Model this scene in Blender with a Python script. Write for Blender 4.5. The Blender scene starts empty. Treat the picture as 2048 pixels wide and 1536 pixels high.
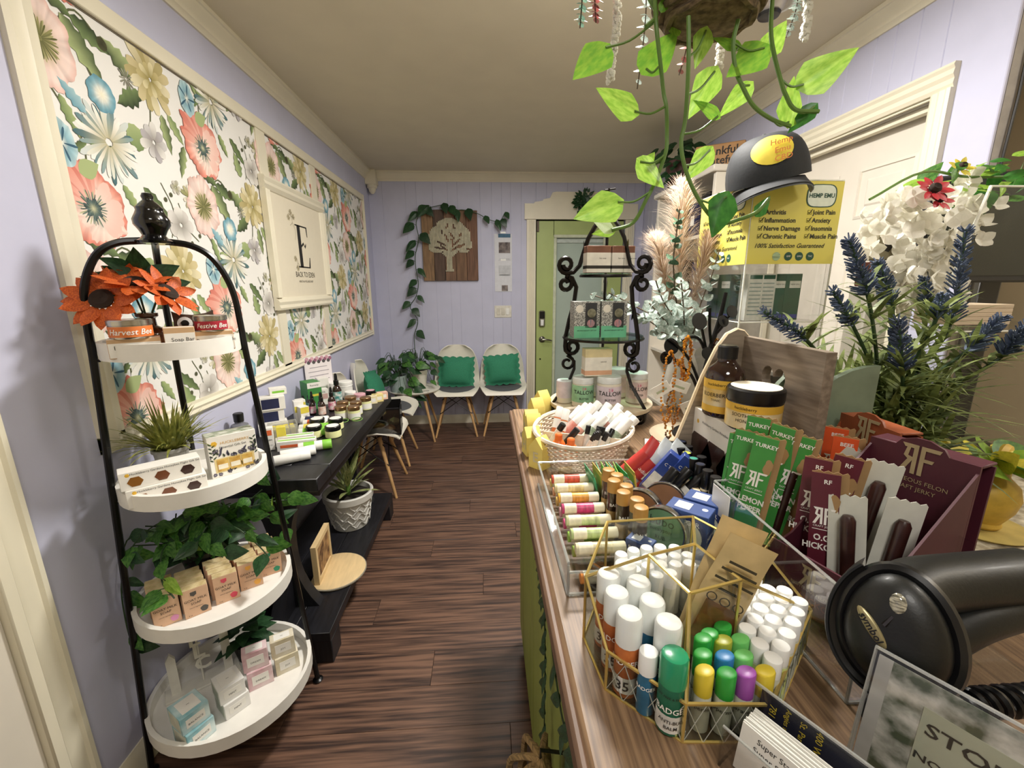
import bpy, math, random
from mathutils import Vector, Matrix, Euler

random.seed(11)
SC = bpy.context.scene
COL = SC.collection
PI = math.pi
rad = math.radians

# ---------------------------------------------------------------- camera, world, lights, exposure
cam = bpy.data.objects.new('camera', bpy.data.cameras.new('camera'))
COL.objects.link(cam)
cam.data.sensor_width = 36.0
cam.data.lens = 36.0 * 859.3 / 2048
cam.data.clip_start = 0.02
yaw, pit, rol = rad(3.47), rad(-13.05), rad(-0.342)
_f = Vector((math.sin(yaw) * math.cos(pit), math.cos(yaw) * math.cos(pit), math.sin(pit)))
_r = Vector((math.cos(yaw), -math.sin(yaw), 0)); _u = _r.cross(_f)
_r, _u = _r * math.cos(rol) + _u * math.sin(rol), -_r * math.sin(rol) + _u * math.cos(rol)
cam.matrix_world = Matrix(((_r.x, _u.x, -_f.x, 0), (_r.y, _u.y, -_f.y, 0), (_r.z, _u.z, -_f.z, 1.41), (0, 0, 0, 1)))
SC.camera = cam

w = bpy.data.worlds.new('world'); SC.world = w
w.use_nodes = True
w.node_tree.nodes['Background'].inputs[0].default_value = (0.9, 0.92, 1.0, 1)
w.node_tree.nodes['Background'].inputs[1].default_value = 0.28
SC.view_settings.view_transform = 'Standard'
SC.view_settings.look = 'None'
SC.view_settings.gamma = 1
SC.view_settings.exposure = 0.25
SC.view_settings.use_curve_mapping = False

def area_light(name, loc, size, power, col=(1, 0.96, 0.9), rot=(0, 0, 0)):
    l = bpy.data.lights.new(name, 'AREA'); l.shape = 'DISK'; l.size = size; l.energy = power; l.color = col
    o = bpy.data.objects.new(name, l); o.location = loc; o.rotation_euler = rot; COL.objects.link(o)
    return o
area_light('ceiling_lamp_and_fill_light', (0.4, 1.6, 2.39), 0.28, 42)
area_light('ceiling_lamp_and_fill_light', (0.15, -0.5, 2.39), 0.5, 14)  # dim fill added behind the camera, not an actual fixture
area_light('ceiling_lamp_and_fill_light', (0.3, 3.1, 2.39), 0.5, 8)  # fill added to brighten the far end; the ceiling has no fixture there
area_light('back_room_lamp_light', (1.92, 0.3, 2.39), 0.3, 12)
gl = bpy.data.lights.new('ceiling_glow_light', 'POINT'); gl.energy = 11; gl.shadow_soft_size = 0.12; gl.color = (1, 0.96, 0.9)  # point light added to throw direct light onto the ceiling
go = bpy.data.objects.new('ceiling_glow_light', gl); go.location = (0.4, 1.1, 2.2); COL.objects.link(go)

# ---------------------------------------------------------------- materials
def lin(h):
    if not isinstance(h, str): return tuple(h)
    h = h.lstrip('#')
    c = [int(h[i:i + 2], 16) / 255 for i in (0, 2, 4)]
    return tuple(x / 12.92 if x <= 0.04045 else ((x + 0.055) / 1.055) ** 2.4 for x in c)

_M = {}
def mat(name, col='#808080', rough=0.5, metal=0.0, var=0.08, scale=30, bump=0.0, trans=0.0, alpha=1.0, coat=0.0, sss=0.0, stretch=None, col2=None, emit=0.0, transl=0.0):
    """procedural principled material: a colour with noise-driven variation (or a second colour), optional bump"""
    if name in _M: return _M[name]
    m = bpy.data.materials.new(name); m.use_nodes = True
    nt = m.node_tree; N = nt.nodes; L = nt.links
    p = N['Principled BSDF']
    a = lin(col)
    b = lin(col2) if col2 else tuple(max(0, c * (1 - var)) for c in a)
    if not col2: a = tuple(min(1, c * (1 + var)) for c in a)
    tc = N.new('ShaderNodeTexCoord'); nz = N.new('ShaderNodeTexNoise')
    nz.inputs['Scale'].default_value = scale; nz.inputs['Detail'].default_value = 4
    if stretch:
        mp = N.new('ShaderNodeMapping'); mp.inputs['Scale'].default_value = stretch
        oi = N.new('ShaderNodeObjectInfo'); vm = N.new('ShaderNodeVectorMath'); vm.operation = 'ADD'
        mu = N.new('ShaderNodeMath'); mu.operation = 'MULTIPLY'; mu.inputs[1].default_value = 37.0
        L.new(oi.outputs['Random'], mu.inputs[0]); L.new(tc.outputs['Object'], vm.inputs[0]); L.new(mu.outputs[0], vm.inputs[1])
        L.new(vm.outputs[0], mp.inputs[0]); L.new(mp.outputs[0], nz.inputs['Vector'])
    else:
        L.new(tc.outputs['Object'], nz.inputs['Vector'])
    cr = N.new('ShaderNodeValToRGB')
    cr.color_ramp.elements[0].position = 0.36; cr.color_ramp.elements[1].position = 0.64
    cr.color_ramp.elements[0].color = (*b, 1); cr.color_ramp.elements[1].color = (*a, 1)
    L.new(nz.outputs['Fac'], cr.inputs[0]); L.new(cr.outputs[0], p.inputs['Base Color'])
    p.inputs['Roughness'].default_value = rough; p.inputs['Metallic'].default_value = metal
    if trans: p.inputs['Transmission Weight'].default_value = trans; p.inputs['IOR'].default_value = 1.45
    if coat: p.inputs['Coat Weight'].default_value = coat; p.inputs['Coat Roughness'].default_value = 0.08
    if alpha < 1: p.inputs['Alpha'].default_value = alpha
    if sss: p.inputs['Subsurface Weight'].default_value = sss; p.inputs['Subsurface Radius'].default_value = (0.01, 0.01, 0.006)
    if bump:
        bp = N.new('ShaderNodeBump'); bp.inputs['Strength'].default_value = bump; bp.inputs['Distance'].default_value = 0.002
        L.new(nz.outputs['Fac'], bp.inputs['Height']); L.new(bp.outputs[0], p.inputs['Normal'])
    if transl:
        td = N.new('ShaderNodeBsdfTranslucent'); mx = N.new('ShaderNodeMixShader'); mx.inputs[0].default_value = transl
        L.new(cr.outputs[0], td.inputs[0]); L.new(p.outputs[0], mx.inputs[1]); L.new(td.outputs[0], mx.inputs[2])
        L.new(mx.outputs[0], N['Material Output'].inputs[0])
    if emit:
        L.new(cr.outputs[0], p.inputs['Emission Color']); p.inputs['Emission Strength'].default_value = emit
    _M[name] = m
    return m

def glass_mat(name, tint='#ffffff', gloss=0.12, ior=1.45, haze=0.0):
    """thin clear plastic or pane: mostly see-through, with a fresnel reflection"""
    if name in _M: return _M[name]
    m = bpy.data.materials.new(name); m.use_nodes = True
    nt = m.node_tree; N = nt.nodes; L = nt.links; N.remove(N['Principled BSDF'])
    t = N.new('ShaderNodeBsdfTransparent'); g = N.new('ShaderNodeBsdfGlossy'); g.inputs['Roughness'].default_value = 0.04
    nz = N.new('ShaderNodeTexNoise'); nz.inputs['Scale'].default_value = 9
    cr = N.new('ShaderNodeValToRGB'); c = lin(tint)
    cr.color_ramp.elements[0].color = (*[x * 0.94 for x in c], 1); cr.color_ramp.elements[1].color = (*c, 1)
    L.new(nz.outputs['Fac'], cr.inputs[0]); L.new(cr.outputs[0], t.inputs[0])
    fr = N.new('ShaderNodeLayerWeight'); fr.inputs[0].default_value = 0.25
    mu = N.new('ShaderNodeMath'); mu.operation = 'MULTIPLY_ADD'; mu.inputs[1].default_value = 0.22; mu.inputs[2].default_value = gloss * 0.3
    L.new(fr.outputs['Fresnel'], mu.inputs[0])
    mx = N.new('ShaderNodeMixShader'); L.new(mu.outputs[0], mx.inputs[0]); L.new(t.outputs[0], mx.inputs[1]); L.new(g.outputs[0], mx.inputs[2])
    out = mx
    if haze:
        d = N.new('ShaderNodeBsdfDiffuse'); d.inputs[0].default_value = (0.8, 0.8, 0.78, 1)
        m2 = N.new('ShaderNodeMixShader'); m2.inputs[0].default_value = haze
        L.new(mx.outputs[0], m2.inputs[1]); L.new(d.outputs[0], m2.inputs[2]); out = m2
    L.new(out.outputs[0], N['Material Output'].inputs[0])
    _M[name] = m
    return m

def vcol_mat(name, rough=0.7):
    if name in _M: return _M[name]
    m = bpy.data.materials.new(name); m.use_nodes = True
    N = m.node_tree.nodes; a = N.new('ShaderNodeVertexColor'); a.layer_name = 'col'
    m.node_tree.links.new(a.outputs[0], N['Principled BSDF'].inputs['Base Color'])
    N['Principled BSDF'].inputs['Roughness'].default_value = rough
    N['Principled BSDF'].inputs['Specular IOR Level'].default_value = 0.2
    _M[name] = m
    return m

# ---------------------------------------------------------------- mesh building
class MB:
    def __init__(s): s.v = []; s.f = []; s.c = []
    def add(s, v, f, M=None, col=None):
        n = len(s.v)
        s.v += [tuple(M @ Vector(p)) for p in v] if M is not None else [tuple(p) for p in v]
        s.f += [tuple(i + n for i in q) for q in f]
        if col is not None: s.c += col if isinstance(col, list) else [col] * len(v)
        return s
    def box(s, sx, sy, sz, at=(0, 0, 0), b=0.0, rot=None):
        """box standing on z = at.z, centred in x and y, with chamfered edges"""
        M = Matrix.Translation(at)
        if rot: M = M @ Euler(rot).to_matrix().to_4x4()
        M = M @ Matrix.Translation((0, 0, sz / 2))
        b = min(b, sx * 0.45, sy * 0.45, sz * 0.45)
        if b <= 0:
            v = [(x * sx / 2, y * sy / 2, z * sz / 2) for x in (-1, 1) for y in (-1, 1) for z in (-1, 1)]
            f = [(0, 1, 3, 2), (4, 6, 7, 5), (0, 4, 5, 1), (2, 3, 7, 6), (0, 2, 6, 4), (1, 5, 7, 3)]
            return s.add(v, f, M)
        v = []; ix = {}
        for x in (-1, 1):
            for y in (-1, 1):
                for z in (-1, 1):
                    for k in range(3):
                        p = [x * (sx / 2 - b), y * (sy / 2 - b), z * (sz / 2 - b)]
                        p[k] = (x, y, z)[k] * (sx, sy, sz)[k] / 2
                        ix[(x, y, z, k)] = len(v); v.append(p)
        f = []
        for k in range(3):
            i, j = [(1, 2), (2, 0), (0, 1)][k]
            for sg in (-1, 1):
                q = []
                for a, c in ((-1, -1), (1, -1), (1, 1), (-1, 1)):
                    t = [0, 0, 0]; t[k] = sg; t[i] = a; t[j] = c; q.append(ix[(*t, k)])
                f.append(q if sg > 0 else q[::-1])
                for a in (-1, 1):   # edge strips between face k and face i
                    t0 = [0, 0, 0]; t0[k] = sg; t0[i] = a; t1 = list(t0); t0[j] = -1; t1[j] = 1
                    q = [ix[(*t0, k)], ix[(*t1, k)], ix[(*t1, i)], ix[(*t0, i)]]
                    f.append(q if sg * a < 0 else q[::-1])
        for x in (-1, 1):
            for y in (-1, 1):
                for z in (-1, 1):
                    q = [ix[(x, y, z, k)] for k in range(3)]
                    f.append(q if x * y * z > 0 else q[::-1])
        return s.add(v, f, M)
    def lathe(s, prof, n=20, at=(0, 0, 0), M=None, caps=True, arc=1.0):
        v = []; f = []; k = len(prof); full = arc >= 0.999; m = n if full else n + 1
        for i in range(m):
            a = 2 * PI * arc * i / n; c, d = math.cos(a), math.sin(a)
            v += [(r * c, r * d, z) for r, z in prof]
        for i in range(n):
            j = (i + 1) % m
            for q in range(k - 1):
                f.append((i * k + q, j * k + q, j * k + q + 1, i * k + q + 1))
        if caps and full:
            if prof[0][0] > 1e-6: f.append(tuple(i * k for i in range(n))[::-1])
            if prof[-1][0] > 1e-6: f.append(tuple(i * k + k - 1 for i in range(n)))
        T = Matrix.Translation(at)
        return s.add(v, f, T @ M if M is not None else T)
    def tube(s, pts, r, n=8, closed=False, flat=None):
        """round bar through pts; r number or list; flat=(a,b) scales the section"""
        pts = [Vector(p) for p in pts]; k = len(pts); v = []; f = []
        rs = r if isinstance(r, (list, tuple)) else [r] * k
        up = None
        for i, p in enumerate(pts):
            if closed: t = (pts[(i + 1) % k] - pts[i - 1])
            else: t = pts[min(i + 1, k - 1)] - pts[max(i - 1, 0)]
            if t.length < 1e-9: t = Vector((0, 0, 1))
            t.normalize()
            if up is None: up = Vector((0, 0, 1)) if abs(t.z) < 0.9 else Vector((0, 1, 0))
            x = up.cross(t)
            if x.length < 1e-4: x = Vector((1, 0, 0)).cross(t)
            x.normalize(); up = t.cross(x)
            for q in range(n):
                a = 2 * PI * q / n; fa, fb = flat or (1, 1)
                v.append(p + x * math.cos(a) * rs[i] * fa + up * math.sin(a) * rs[i] * fb)
        for i in range(k if closed else k - 1):
            j = (i + 1) % k
            for q in range(n):
                q2 = (q + 1) % n
                f.append((i * n + q, i * n + q2, j * n + q2, j * n + q))
        if not closed:
            f.append(tuple(range(n))[::-1]); f.append(tuple((k - 1) * n + q for q in range(n)))
        return s.add(v, f)
    def prism(s, poly, d, M=None):
        """outline in x,y extruded from z=0 to z=d"""
        n = len(poly)
        v = [(x, y, 0) for x, y in poly] + [(x, y, d) for x, y in poly]
        f = [tuple(range(n))[::-1], tuple(range(n, 2 * n))] + [(i, (i + 1) % n, n + (i + 1) % n, n + i) for i in range(n)]
        return s.add(v, f, M)
    def sweep(s, prof, a, b, up=(0, 0, 1)):
        """profile (u sideways, w up) swept from point a to point b; u points to the right of travel"""
        a, b = Vector(a), Vector(b); t = (b - a).normalized(); up = Vector(up); x = t.cross(up).normalized()
        n = len(prof)
        v = [a + x * u + up * q for u, q in prof] + [b + x * u + up * q for u, q in prof]
        f = [(i, (i + 1) % n, n + (i + 1) % n, n + i) for i in range(n)] + [tuple(range(n))[::-1], tuple(range(n, 2 * n))]
        return s.add(v, f)
    def ball(s, r, at=(0, 0, 0), n=10, m=6, sc=(1, 1, 1)):
        prof = [(max(1e-7, r * math.sin(PI * i / m)), -r * math.cos(PI * i / m)) for i in range(m + 1)]
        return s.lathe(prof, n, M=Matrix.Translation(at) @ Matrix.Diagonal((*sc, 1)), caps=False)
    def mesh(s, name='m', smooth=38):
        me = bpy.data.meshes.new(name); me.from_pydata(s.v, [], s.f); me.validate()
        if s.c:
            ca = me.color_attributes.new('col', 'FLOAT_COLOR', 'POINT')
            for i, c in enumerate(s.c): ca.data[i].color = (*c, 1)
        if smooth:
            me.shade_smooth(); me.set_sharp_from_angle(angle=rad(smooth))
        return me

_C = {}
def link(name, me, parent=None, loc=(0, 0, 0), rot=(0, 0, 0), sc=None, M=None):
    o = bpy.data.objects.new(name, me); COL.objects.link(o); o.parent = parent
    if M is not None: o.matrix_local = M
    else:
        o.location = loc; o.rotation_euler = rot
        if sc is not None: o.scale = (sc,) * 3 if isinstance(sc, (int, float)) else sc
    return o
def part(name, mb, material, parent=None, loc=(0, 0, 0), rot=(0, 0, 0), sc=None, key=None, smooth=38, M=None, kind=None, label=None):
    """one mesh object; mb is an MB or a function giving one; key shares the mesh between alike pieces"""
    me = None
    if key is not None: me = _C.get((key, material.name))
    if me is None:
        b = mb() if callable(mb) else mb
        me = b.mesh(name, smooth); me.materials.append(material)
        if key is not None: _C[(key, material.name)] = me
    o = link(name, me, parent, loc, rot, sc, M)
    if kind: o['kind'] = kind
    if label: o['label'] = label
    return o
def tag(o, label, cat, group=None):
    o['label'] = label; o['category'] = cat
    if group: o['group'] = group
    return o
def thing(name, label, cat, loc=(0, 0, 0), rz=0.0, group=None, rot=None):
    o = bpy.data.objects.new(name, None); COL.objects.link(o); o.empty_display_size = 0.05
    o.location = loc; o.rotation_euler = rot or (0, 0, rz)
    return tag(o, label, cat, group)
def struct(name, mb, material, loc=(0, 0, 0), smooth=38):
    return part(name, mb, material, None, loc, smooth=smooth, kind='structure')
def text(s, size, material, parent, loc, rot=(PI / 2, 0, 0), name='lettering', align='CENTER', wrap=None, bold=0.0, shear=0.0, space=1.0, sx=1.0):
    """flat lettering; wrap bends it round a vertical cylinder of that radius (local axis at the origin, front at -y)"""
    k = ('t', s, size, material.name, align, wrap, bold, shear, space, sx)
    me = _C.get(k)
    if me is None:
        cu = bpy.data.curves.new('txt', 'FONT'); cu.body = s; cu.size = size; cu.align_x = align; cu.align_y = 'CENTER'
        cu.resolution_u = 2; cu.offset = bold * size; cu.shear = shear; cu.space_line = space
        to = bpy.data.objects.new('txt', cu); me = bpy.data.meshes.new_from_object(to)
        bpy.data.objects.remove(to); bpy.data.curves.remove(cu)
        me.materials.clear(); me.materials.append(material)
        for v in me.vertices:
            v.co.x *= sx
            if wrap:
                a = v.co.x / wrap; v.co = (wrap * math.sin(a), -wrap * math.cos(a), v.co.y)
        _C[k] = me
    return link(name, me, parent, loc, (0, 0, 0) if wrap and rot == (PI / 2, 0, 0) else rot)
def face(d, z=(0, 0, 1)):
    """matrix whose y axis runs along d and whose z axis leans to z"""
    y = Vector(d).normalized(); x = y.cross(Vector(z))
    if x.length < 1e-4: x = y.cross(Vector((1, 0, 0)))
    x.normalize(); zz = x.cross(y)
    return Matrix((x, y, zz)).transposed().to_4x4()
def arc_pts(cx, cy, r, a0, a1, n): return [(cx + r * math.cos(rad(a0 + (a1 - a0) * i / n)), cy + r * math.sin(rad(a0 + (a1 - a0) * i / n))) for i in range(n + 1)]
def smooth_path(pts, n=6):
    """Catmull-Rom through pts"""
    P = [Vector(p) for p in pts]; P = [2 * P[0] - P[1]] + P + [2 * P[-1] - P[-2]]; out = []
    for i in range(1, len(P) - 2):
        for j in range(n):
            t = j / n; a, b, c, d = P[i - 1:i + 3]
            out.append(0.5 * ((2 * b) + (c - a) * t + (2 * a - 5 * b + 4 * c - d) * t * t + (3 * b - a - 3 * c + d) * t ** 3))
    return out + [P[-2]]
ORD = ['first', 'second', 'third', 'fourth', 'fifth', 'sixth', 'seventh', 'eighth', 'ninth', 'tenth', 'eleventh', 'twelfth', 'thirteenth', 'fourteenth', 'fifteenth', 'sixteenth']
def jit(a): return random.uniform(-a, a)
WHITE = mat('white_plastic', '#eeeeea', 0.35, var=0.02)
BLACK = mat('black_plastic', '#0d0d0f', 0.3, var=0.2)
INK = mat('dark_ink', '#1c1a18', 0.7)

# ---------------------------------------------------------------- the room
lav = mat('lavender_paint', '#c1c2d8', 0.6, var=0.025, scale=6, bump=0.05)
cream = mat('cream_paint', '#e3dcc6', 0.45, var=0.02, scale=8)
doorwhite = mat('white_door_paint', '#dcd5c8', 0.45, var=0.02, scale=8)
beige = mat('beige_paint', '#e3d3b3', 0.6, var=0.03, scale=5)
ceil_m = mat('ceiling_paint', '#d6cdb6', 0.8, var=0.02, scale=5)
grayw = mat('grey_wall_end', '#a09a94', 0.7)
plank_m = mat('walnut_plank', '#755746', 0.42, scale=3.2, stretch=(1.1, 22, 1), col2='#362620', bump=0.12)
under = mat('floor_base', '#1c1411', 0.8)

fl = struct('floor', MB().box(3.4, 6.6, 0.1, (0.6, 1.2, -0.104)), under)
for i in range(31):
    y = 4.33 - 0.0762 - i * 0.1524
    x = -1.055 - (i * 0.47 % 1.22)
    while x < 1.55:
        x0, x1 = max(x, -1.055), min(x + 1.22, 1.55)
        if x1 - x0 > 0.04:
            L = round(x1 - x0, 3)
            part('plank', lambda: MB().box(L - 0.0012, 0.1516, 0.004, (0, 0, -0.004), 0.0008), plank_m, fl, ((x0 + x1) / 2, y, 0), key=('plank', L))
        x += 1.22
struct('ceiling', MB().box(3.6, 6.6, 0.1, (0.6, 1.2, 2.42)), ceil_m)
struct('wall_left', MB().box(0.1, 6.6, 2.42, (-1.105, 1.2, 0)), lav)
wb = struct('wall_back', MB().box(2.9, 0.1, 2.42, (0.3, 4.44, 0)), lav)
gx = [-1.055, -0.93, -0.72, -0.62, -0.47, -0.33, -0.24, -0.028, 0.08, 0.174, 0.259, 0.36, 0.5, 0.6, 0.8, 0.95, 1.05, 1.2, 1.37, 1.45, 1.55]
for a, b in zip(gx, gx[1:]):
    if b <= 0.51 or a >= 1.36: part('panel', MB().box(b - a, 0.05, 2.42, ((a + b) / 2, 4.355, 0), 0.0018), lav, wb)
    else: part('panel', MB().box(b - a, 0.05, 2.42 - 2.03, ((a + b) / 2, 4.355, 2.03), 0.003), lav, wb)
wr = struct('wall_right', MB().box(0.035, 0.2, 2.42, (1.579, 1.45, 0)).box(0.11, 1.95, 2.42, (1.617, 3.385, 0)).box(0.11, 0.86, 0.4, (1.617, 1.985, 2.02)), grayw)
gy = [1.35, 1.56, 1.664, 1.76, 1.845, 1.98, 2.061, 2.2, 2.3, 2.41, 2.62, 2.7, 2.85, 3.0, 3.08, 3.25, 3.4, 3.5, 3.7, 3.8, 3.95, 4.1, 4.2, 4.33]
for a, b in zip(gy, gy[1:]):
    z0 = 2.03 if 1.555 < (a + b) / 2 < 2.415 else 0
    part('panel', MB().box(0.012, b - a, 2.42 - z0, (1.556, (a + b) / 2, z0), 0.003), lav, wr)
struct('wall_far_right', MB().box(0.1, 6.6, 2.42, (2.2, 1.2, 0)), beige)
struct('wall_rear', MB().box(3.6, 0.1, 2.42, (0.6, -2.05, 0)), beige)
struct('wall_nook', MB().box(0.6, 0.1, 2.42, (1.95, 4.38, 0)), beige)

# crown moulding: u = out from the wall, w = height
crown = [(0, 0), (0.008, 0), (0.012, 0.012), (0.02, 0.018), (0.024, 0.034), (0.042, 0.05), (0.048, 0.062), (0.055, 0.064), (0.055, 0.08), (0, 0.08)]
struct('trim_1', MB().sweep([(u, q) for u, q in crown], (-1.055, -2, 2.34), (-1.055, 4.33, 2.34)), cream)
struct('trim_2', MB().sweep(crown, (-1.055, 4.33, 2.34), (1.55, 4.33, 2.34)), cream)
struct('trim_3', MB().sweep(crown, (1.55, 4.33, 2.34), (1.55, 1.35, 2.34)), cream)
cb = MB().box(0.1, 0.1, 0.125, (-1.008, 4.284, 2.295), 0.006)
cb.lathe([(0.001, -0.075), (0.016, -0.07), (0.03, -0.05), (0.034, -0.03), (0.046, -0.022), (0.046, 0)], 12, (-1.005, 4.28, 2.295))
struct('trim_4', cb, cream)
base = [(0, 0), (0.014, 0), (0.014, 0.062), (0.008, 0.078), (0.004, 0.09), (0, 0.09)]
struct('baseboard_left', MB().sweep(base, (-1.055, 0.945, 0), (-1.055, 4.33, 0)), cream)
struct('baseboard_back', MB().sweep(base, (-1.055, 4.33, 0), (0.41, 4.33, 0)), cream)
struct('baseboard_right', MB().sweep(base, (1.55, 4.33, 0), (1.55, 2.5, 0)), cream)

def casing(profile_w, a, b, up):
    w = profile_w
    return MB().sweep([(-u, q) for u, q in [(0, 0), (0, w), (0.018, w), (0.02, w * 0.82), (0.013, w * 0.74), (0.016, w * 0.5), (0.012, w * 0.2), (0.014, w * 0.08), (0.008, 0)]], a, b, up)
# left doorway beside the tiered stand
c = casing(0.072, (-1.055, 0.873, 0), (-1.055, 0.873, 2.06), (0, 1, 0))
d1 = struct('door_1', MB().box(0.03, 0.78, 2.03, (-1.055, 0.455, 0), 0.004), doorwhite)
part('door_casing', c, cream, d1)
part('door_stop', MB().box(0.03, 0.03, 2.03, (-1.036, 0.858, 0), 0.004), cream, d1)

# right-hand six-panel white door set back in its frame
dx = 1.61
d2 = struct('door_2', MB().box(0.04, 0.82, 2.03, (dx + 0.045, 1.975, 0), 0.003), doorwhite)
for y0, y1 in ((1.662, 1.925), (2.035, 2.295)):
    for z0, z1 in ((1.68, 1.885), (0.98, 1.56), (0.22, 0.86)):
        def panel(a=y1 - y0, h=z1 - z0):
            b = MB(); v = []; q = []
            for k, (ins, dep) in enumerate(((0, 0.0), (0.012, -0.004), (0.02, 0.012), (0.03, 0.012), (0.055, -0.003))):
                v += [(dep, -a / 2 + ins, -h / 2 + ins), (dep, a / 2 - ins, -h / 2 + ins), (dep, a / 2 - ins, h / 2 - ins), (dep, -a / 2 + ins, h / 2 - ins)]
            for k in range(4):
                for e in range(4): q.append((k * 4 + e, k * 4 + (e + 1) % 4, k * 4 + 4 + (e + 1) % 4, k * 4 + 4 + e))
            q.append((16, 17, 18, 19))
            return b.add([(x, y, z) for x, y, z in v], q)
        part('door_panel', panel, doorwhite, d2, (dx + 0.0235, (y0 + y1) / 2, (z0 + z1) / 2), key=('dpan', round(z1 - z0, 3), round(y1 - y0, 3)), smooth=0)
jm = MB().box(0.11, 0.02, 2.03, (1.605, 1.557, 0)).box(0.11, 0.02, 2.03, (1.605, 2.413, 0)).box(0.11, 0.86, 0.02, (1.605, 1.985, 2.022))
jm.box(0.03, 0.02, 2.02, (1.6, 1.572, 0)).box(0.03, 0.02, 2.02, (1.6, 2.398, 0)).box(0.03, 0.84, 0.02, (1.6, 1.985, 2.0))
part('door_jamb', jm, cream, d2)
cs = [(0, 0), (0, 0.075), (0.02, 0.075), (0.024, 0.066), (0.018, 0.056), (0.021, 0.04), (0.014, 0.028), (0.016, 0.012), (0.01, 0)]
fr = MB().sweep([(-u, q) for u, q in cs], (1.55, 1.567, 0), (1.55, 1.567, 2.03), (0, -1, 0)).sweep([(u, q) for u, q in cs], (1.55, 2.403, 0), (1.55, 2.403, 2.03), (0, 1, 0))
fr.sweep([(u, q) for u, q in cs], (1.55, 2.478, 2.03), (1.55, 1.492, 2.03))
part('door_casing', fr, cream, d2, smooth=0)

# green glazed entrance door in the back wall
green_door = mat('green_door_paint', '#a9b873', 0.45, var=0.04, scale=6)
d3 = struct('door_3', MB().box(0.17, 0.04, 1.995, (0.595, 4.35, 0.005), 0.002).box(0.17, 0.04, 1.995, (1.272, 4.35, 0.005), 0.002).box(0.52, 0.04, 0.14, (0.933, 4.35, 1.86)).box(0.52, 0.04, 0.24, (0.933, 4.35, 0.005)), green_door)
gf = MB()
for a in (0.69, 1.176): gf.box(0.03, 0.02, 1.58, (a, 4.326, 0.265), 0.005)
for zz in (0.235, 1.845): gf.box(0.516, 0.02, 0.03, (0.933, 4.326, zz), 0.005)
part('window_frame', gf, mat('pale_green_frame', '#c9cfb4', 0.5), d3)
part('window_pane', MB().box(0.47, 0.006, 1.6, (0.933, 4.352, 0.25)), mat('frosted_pane', '#aebdb2', 0.12, var=0.05, scale=3), d3, label='frosted grey green window pane')
part('blind_rail', MB().box(0.46, 0.012, 0.035, (0.933, 4.343, 1.8), 0.002), mat('blind_grey', '#b9c2ba', 0.5), d3)
steel = mat('satin_nickel', '#8d8a80', 0.28, 1.0)
part('door_hinge', MB().box(0.022, 0.012, 0.1, (0.52, 4.327, 1.9), 0.002), mat('dark_bronze', '#4a4038', 0.4, 0.8), d3)
kp = part('keypad_lock', MB().box(0.062, 0.028, 0.165, (0.567, 4.317, 0.99), 0.012), mat('lock_silver', '#a8a59a', 0.3, 0.9), d3)
part('keypad', MB().box(0.05, 0.008, 0.07, (0.567, 4.3, 1.075), 0.003), BLACK, kp)
part('key_button', MB().box(0.03, 0.008, 0.06, (0.567, 4.3, 1.005), 0.003), WHITE, kp)
hn = part('door_handle', MB().lathe([(0.03, 0), (0.032, 0.006), (0.02, 0.016), (0.012, 0.02), (0.012, 0.045)], 14, M=Matrix.Translation((0.57, 4.33, 0.865)) @ Matrix.Rotation(PI / 2, 4, 'X')).tube([(0.57, 4.285, 0.865), (0.6, 4.28, 0.868), (0.64, 4.283, 0.862), (0.665, 4.29, 0.852)], [0.01, 0.009, 0.008, 0.006]), steel, d3)
part('peg', MB().lathe([(0.008, 0), (0.008, 0.006)], 8, M=Matrix.Translation((0.553, 4.33, 0.663)) @ Matrix.Rotation(PI / 2, 4, 'X')), BLACK, d3)
t3 = MB()
for x0, x1 in ((0.411, 0.5), (1.37, 1.459)):
    t3.box(x1 - x0, 0.022, 2.01, ((x0 + x1) / 2, 4.319, 0), 0.003)
    for k in (0.2, 0.4, 0.6): t3.box(0.011, 0.008, 1.99, (x0 + (x1 - x0) * k + 0.008, 4.305, 0.01), 0.003)
part('door_casing', t3, cream, d3)
hp = [(0.391, 2.012), (1.479, 2.012), (1.479, 2.152), (1.39, 2.152), (1.385, 2.165), (1.31, 2.175), (1.3, 2.19), (1.24, 2.2), (1.215, 2.25), (1.18, 2.256), (0.69, 2.256), (0.655, 2.25), (0.63, 2.2), (0.57, 2.19), (0.56, 2.175), (0.485, 2.165), (0.48, 2.152), (0.391, 2.152)]
part('door_header', MB().prism(hp, 0.03, Matrix(((1, 0, 0, 0), (0, 0, -1, 4.332), (0, 1, 0, 0), (0, 0, 0, 1)))), cream, d3)
part('door_reveal', MB().box(0.87, 0.01, 2.02, (0.933, 4.384, 0)), mat('door_gap_dark', '#15130f', 0.8), d3)

# recessed ceiling spot above the hanging basket
t = thing('ceiling_spotlight', 'white ringed recessed ceiling spotlight behind the hanging basket', 'light', (1.06, 1.78, 2.42))
part('trim_ring', MB().lathe([(0.075, 0), (0.1, -0.004), (0.104, -0.012), (0.085, -0.016), (0.072, -0.006)], 28, caps=False), WHITE, t)
part('eyeball', MB().ball(0.07, (0, 0, 0.012), 20, 10), mat('spot_silver', '#b5b0a8', 0.3, 0.4), t)
part('bulb', MB().lathe([(0.02, -0.062), (0.035, -0.059), (0.04, -0.05)], 20), BLACK, t)
cb2 = MB().tube([(1.592, 1.344, 2.42), (1.594, 1.343, 2.1), (1.597, 1.343, 1.95), (1.592, 1.343, 1.8), (1.588, 1.343, 1.6), (1.59, 1.343, 1.2)], 0.004, 6)
tag(part('power_cord', cb2, BLACK), 'thin black cord running down the grey end of the right wall', 'cord')

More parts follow.
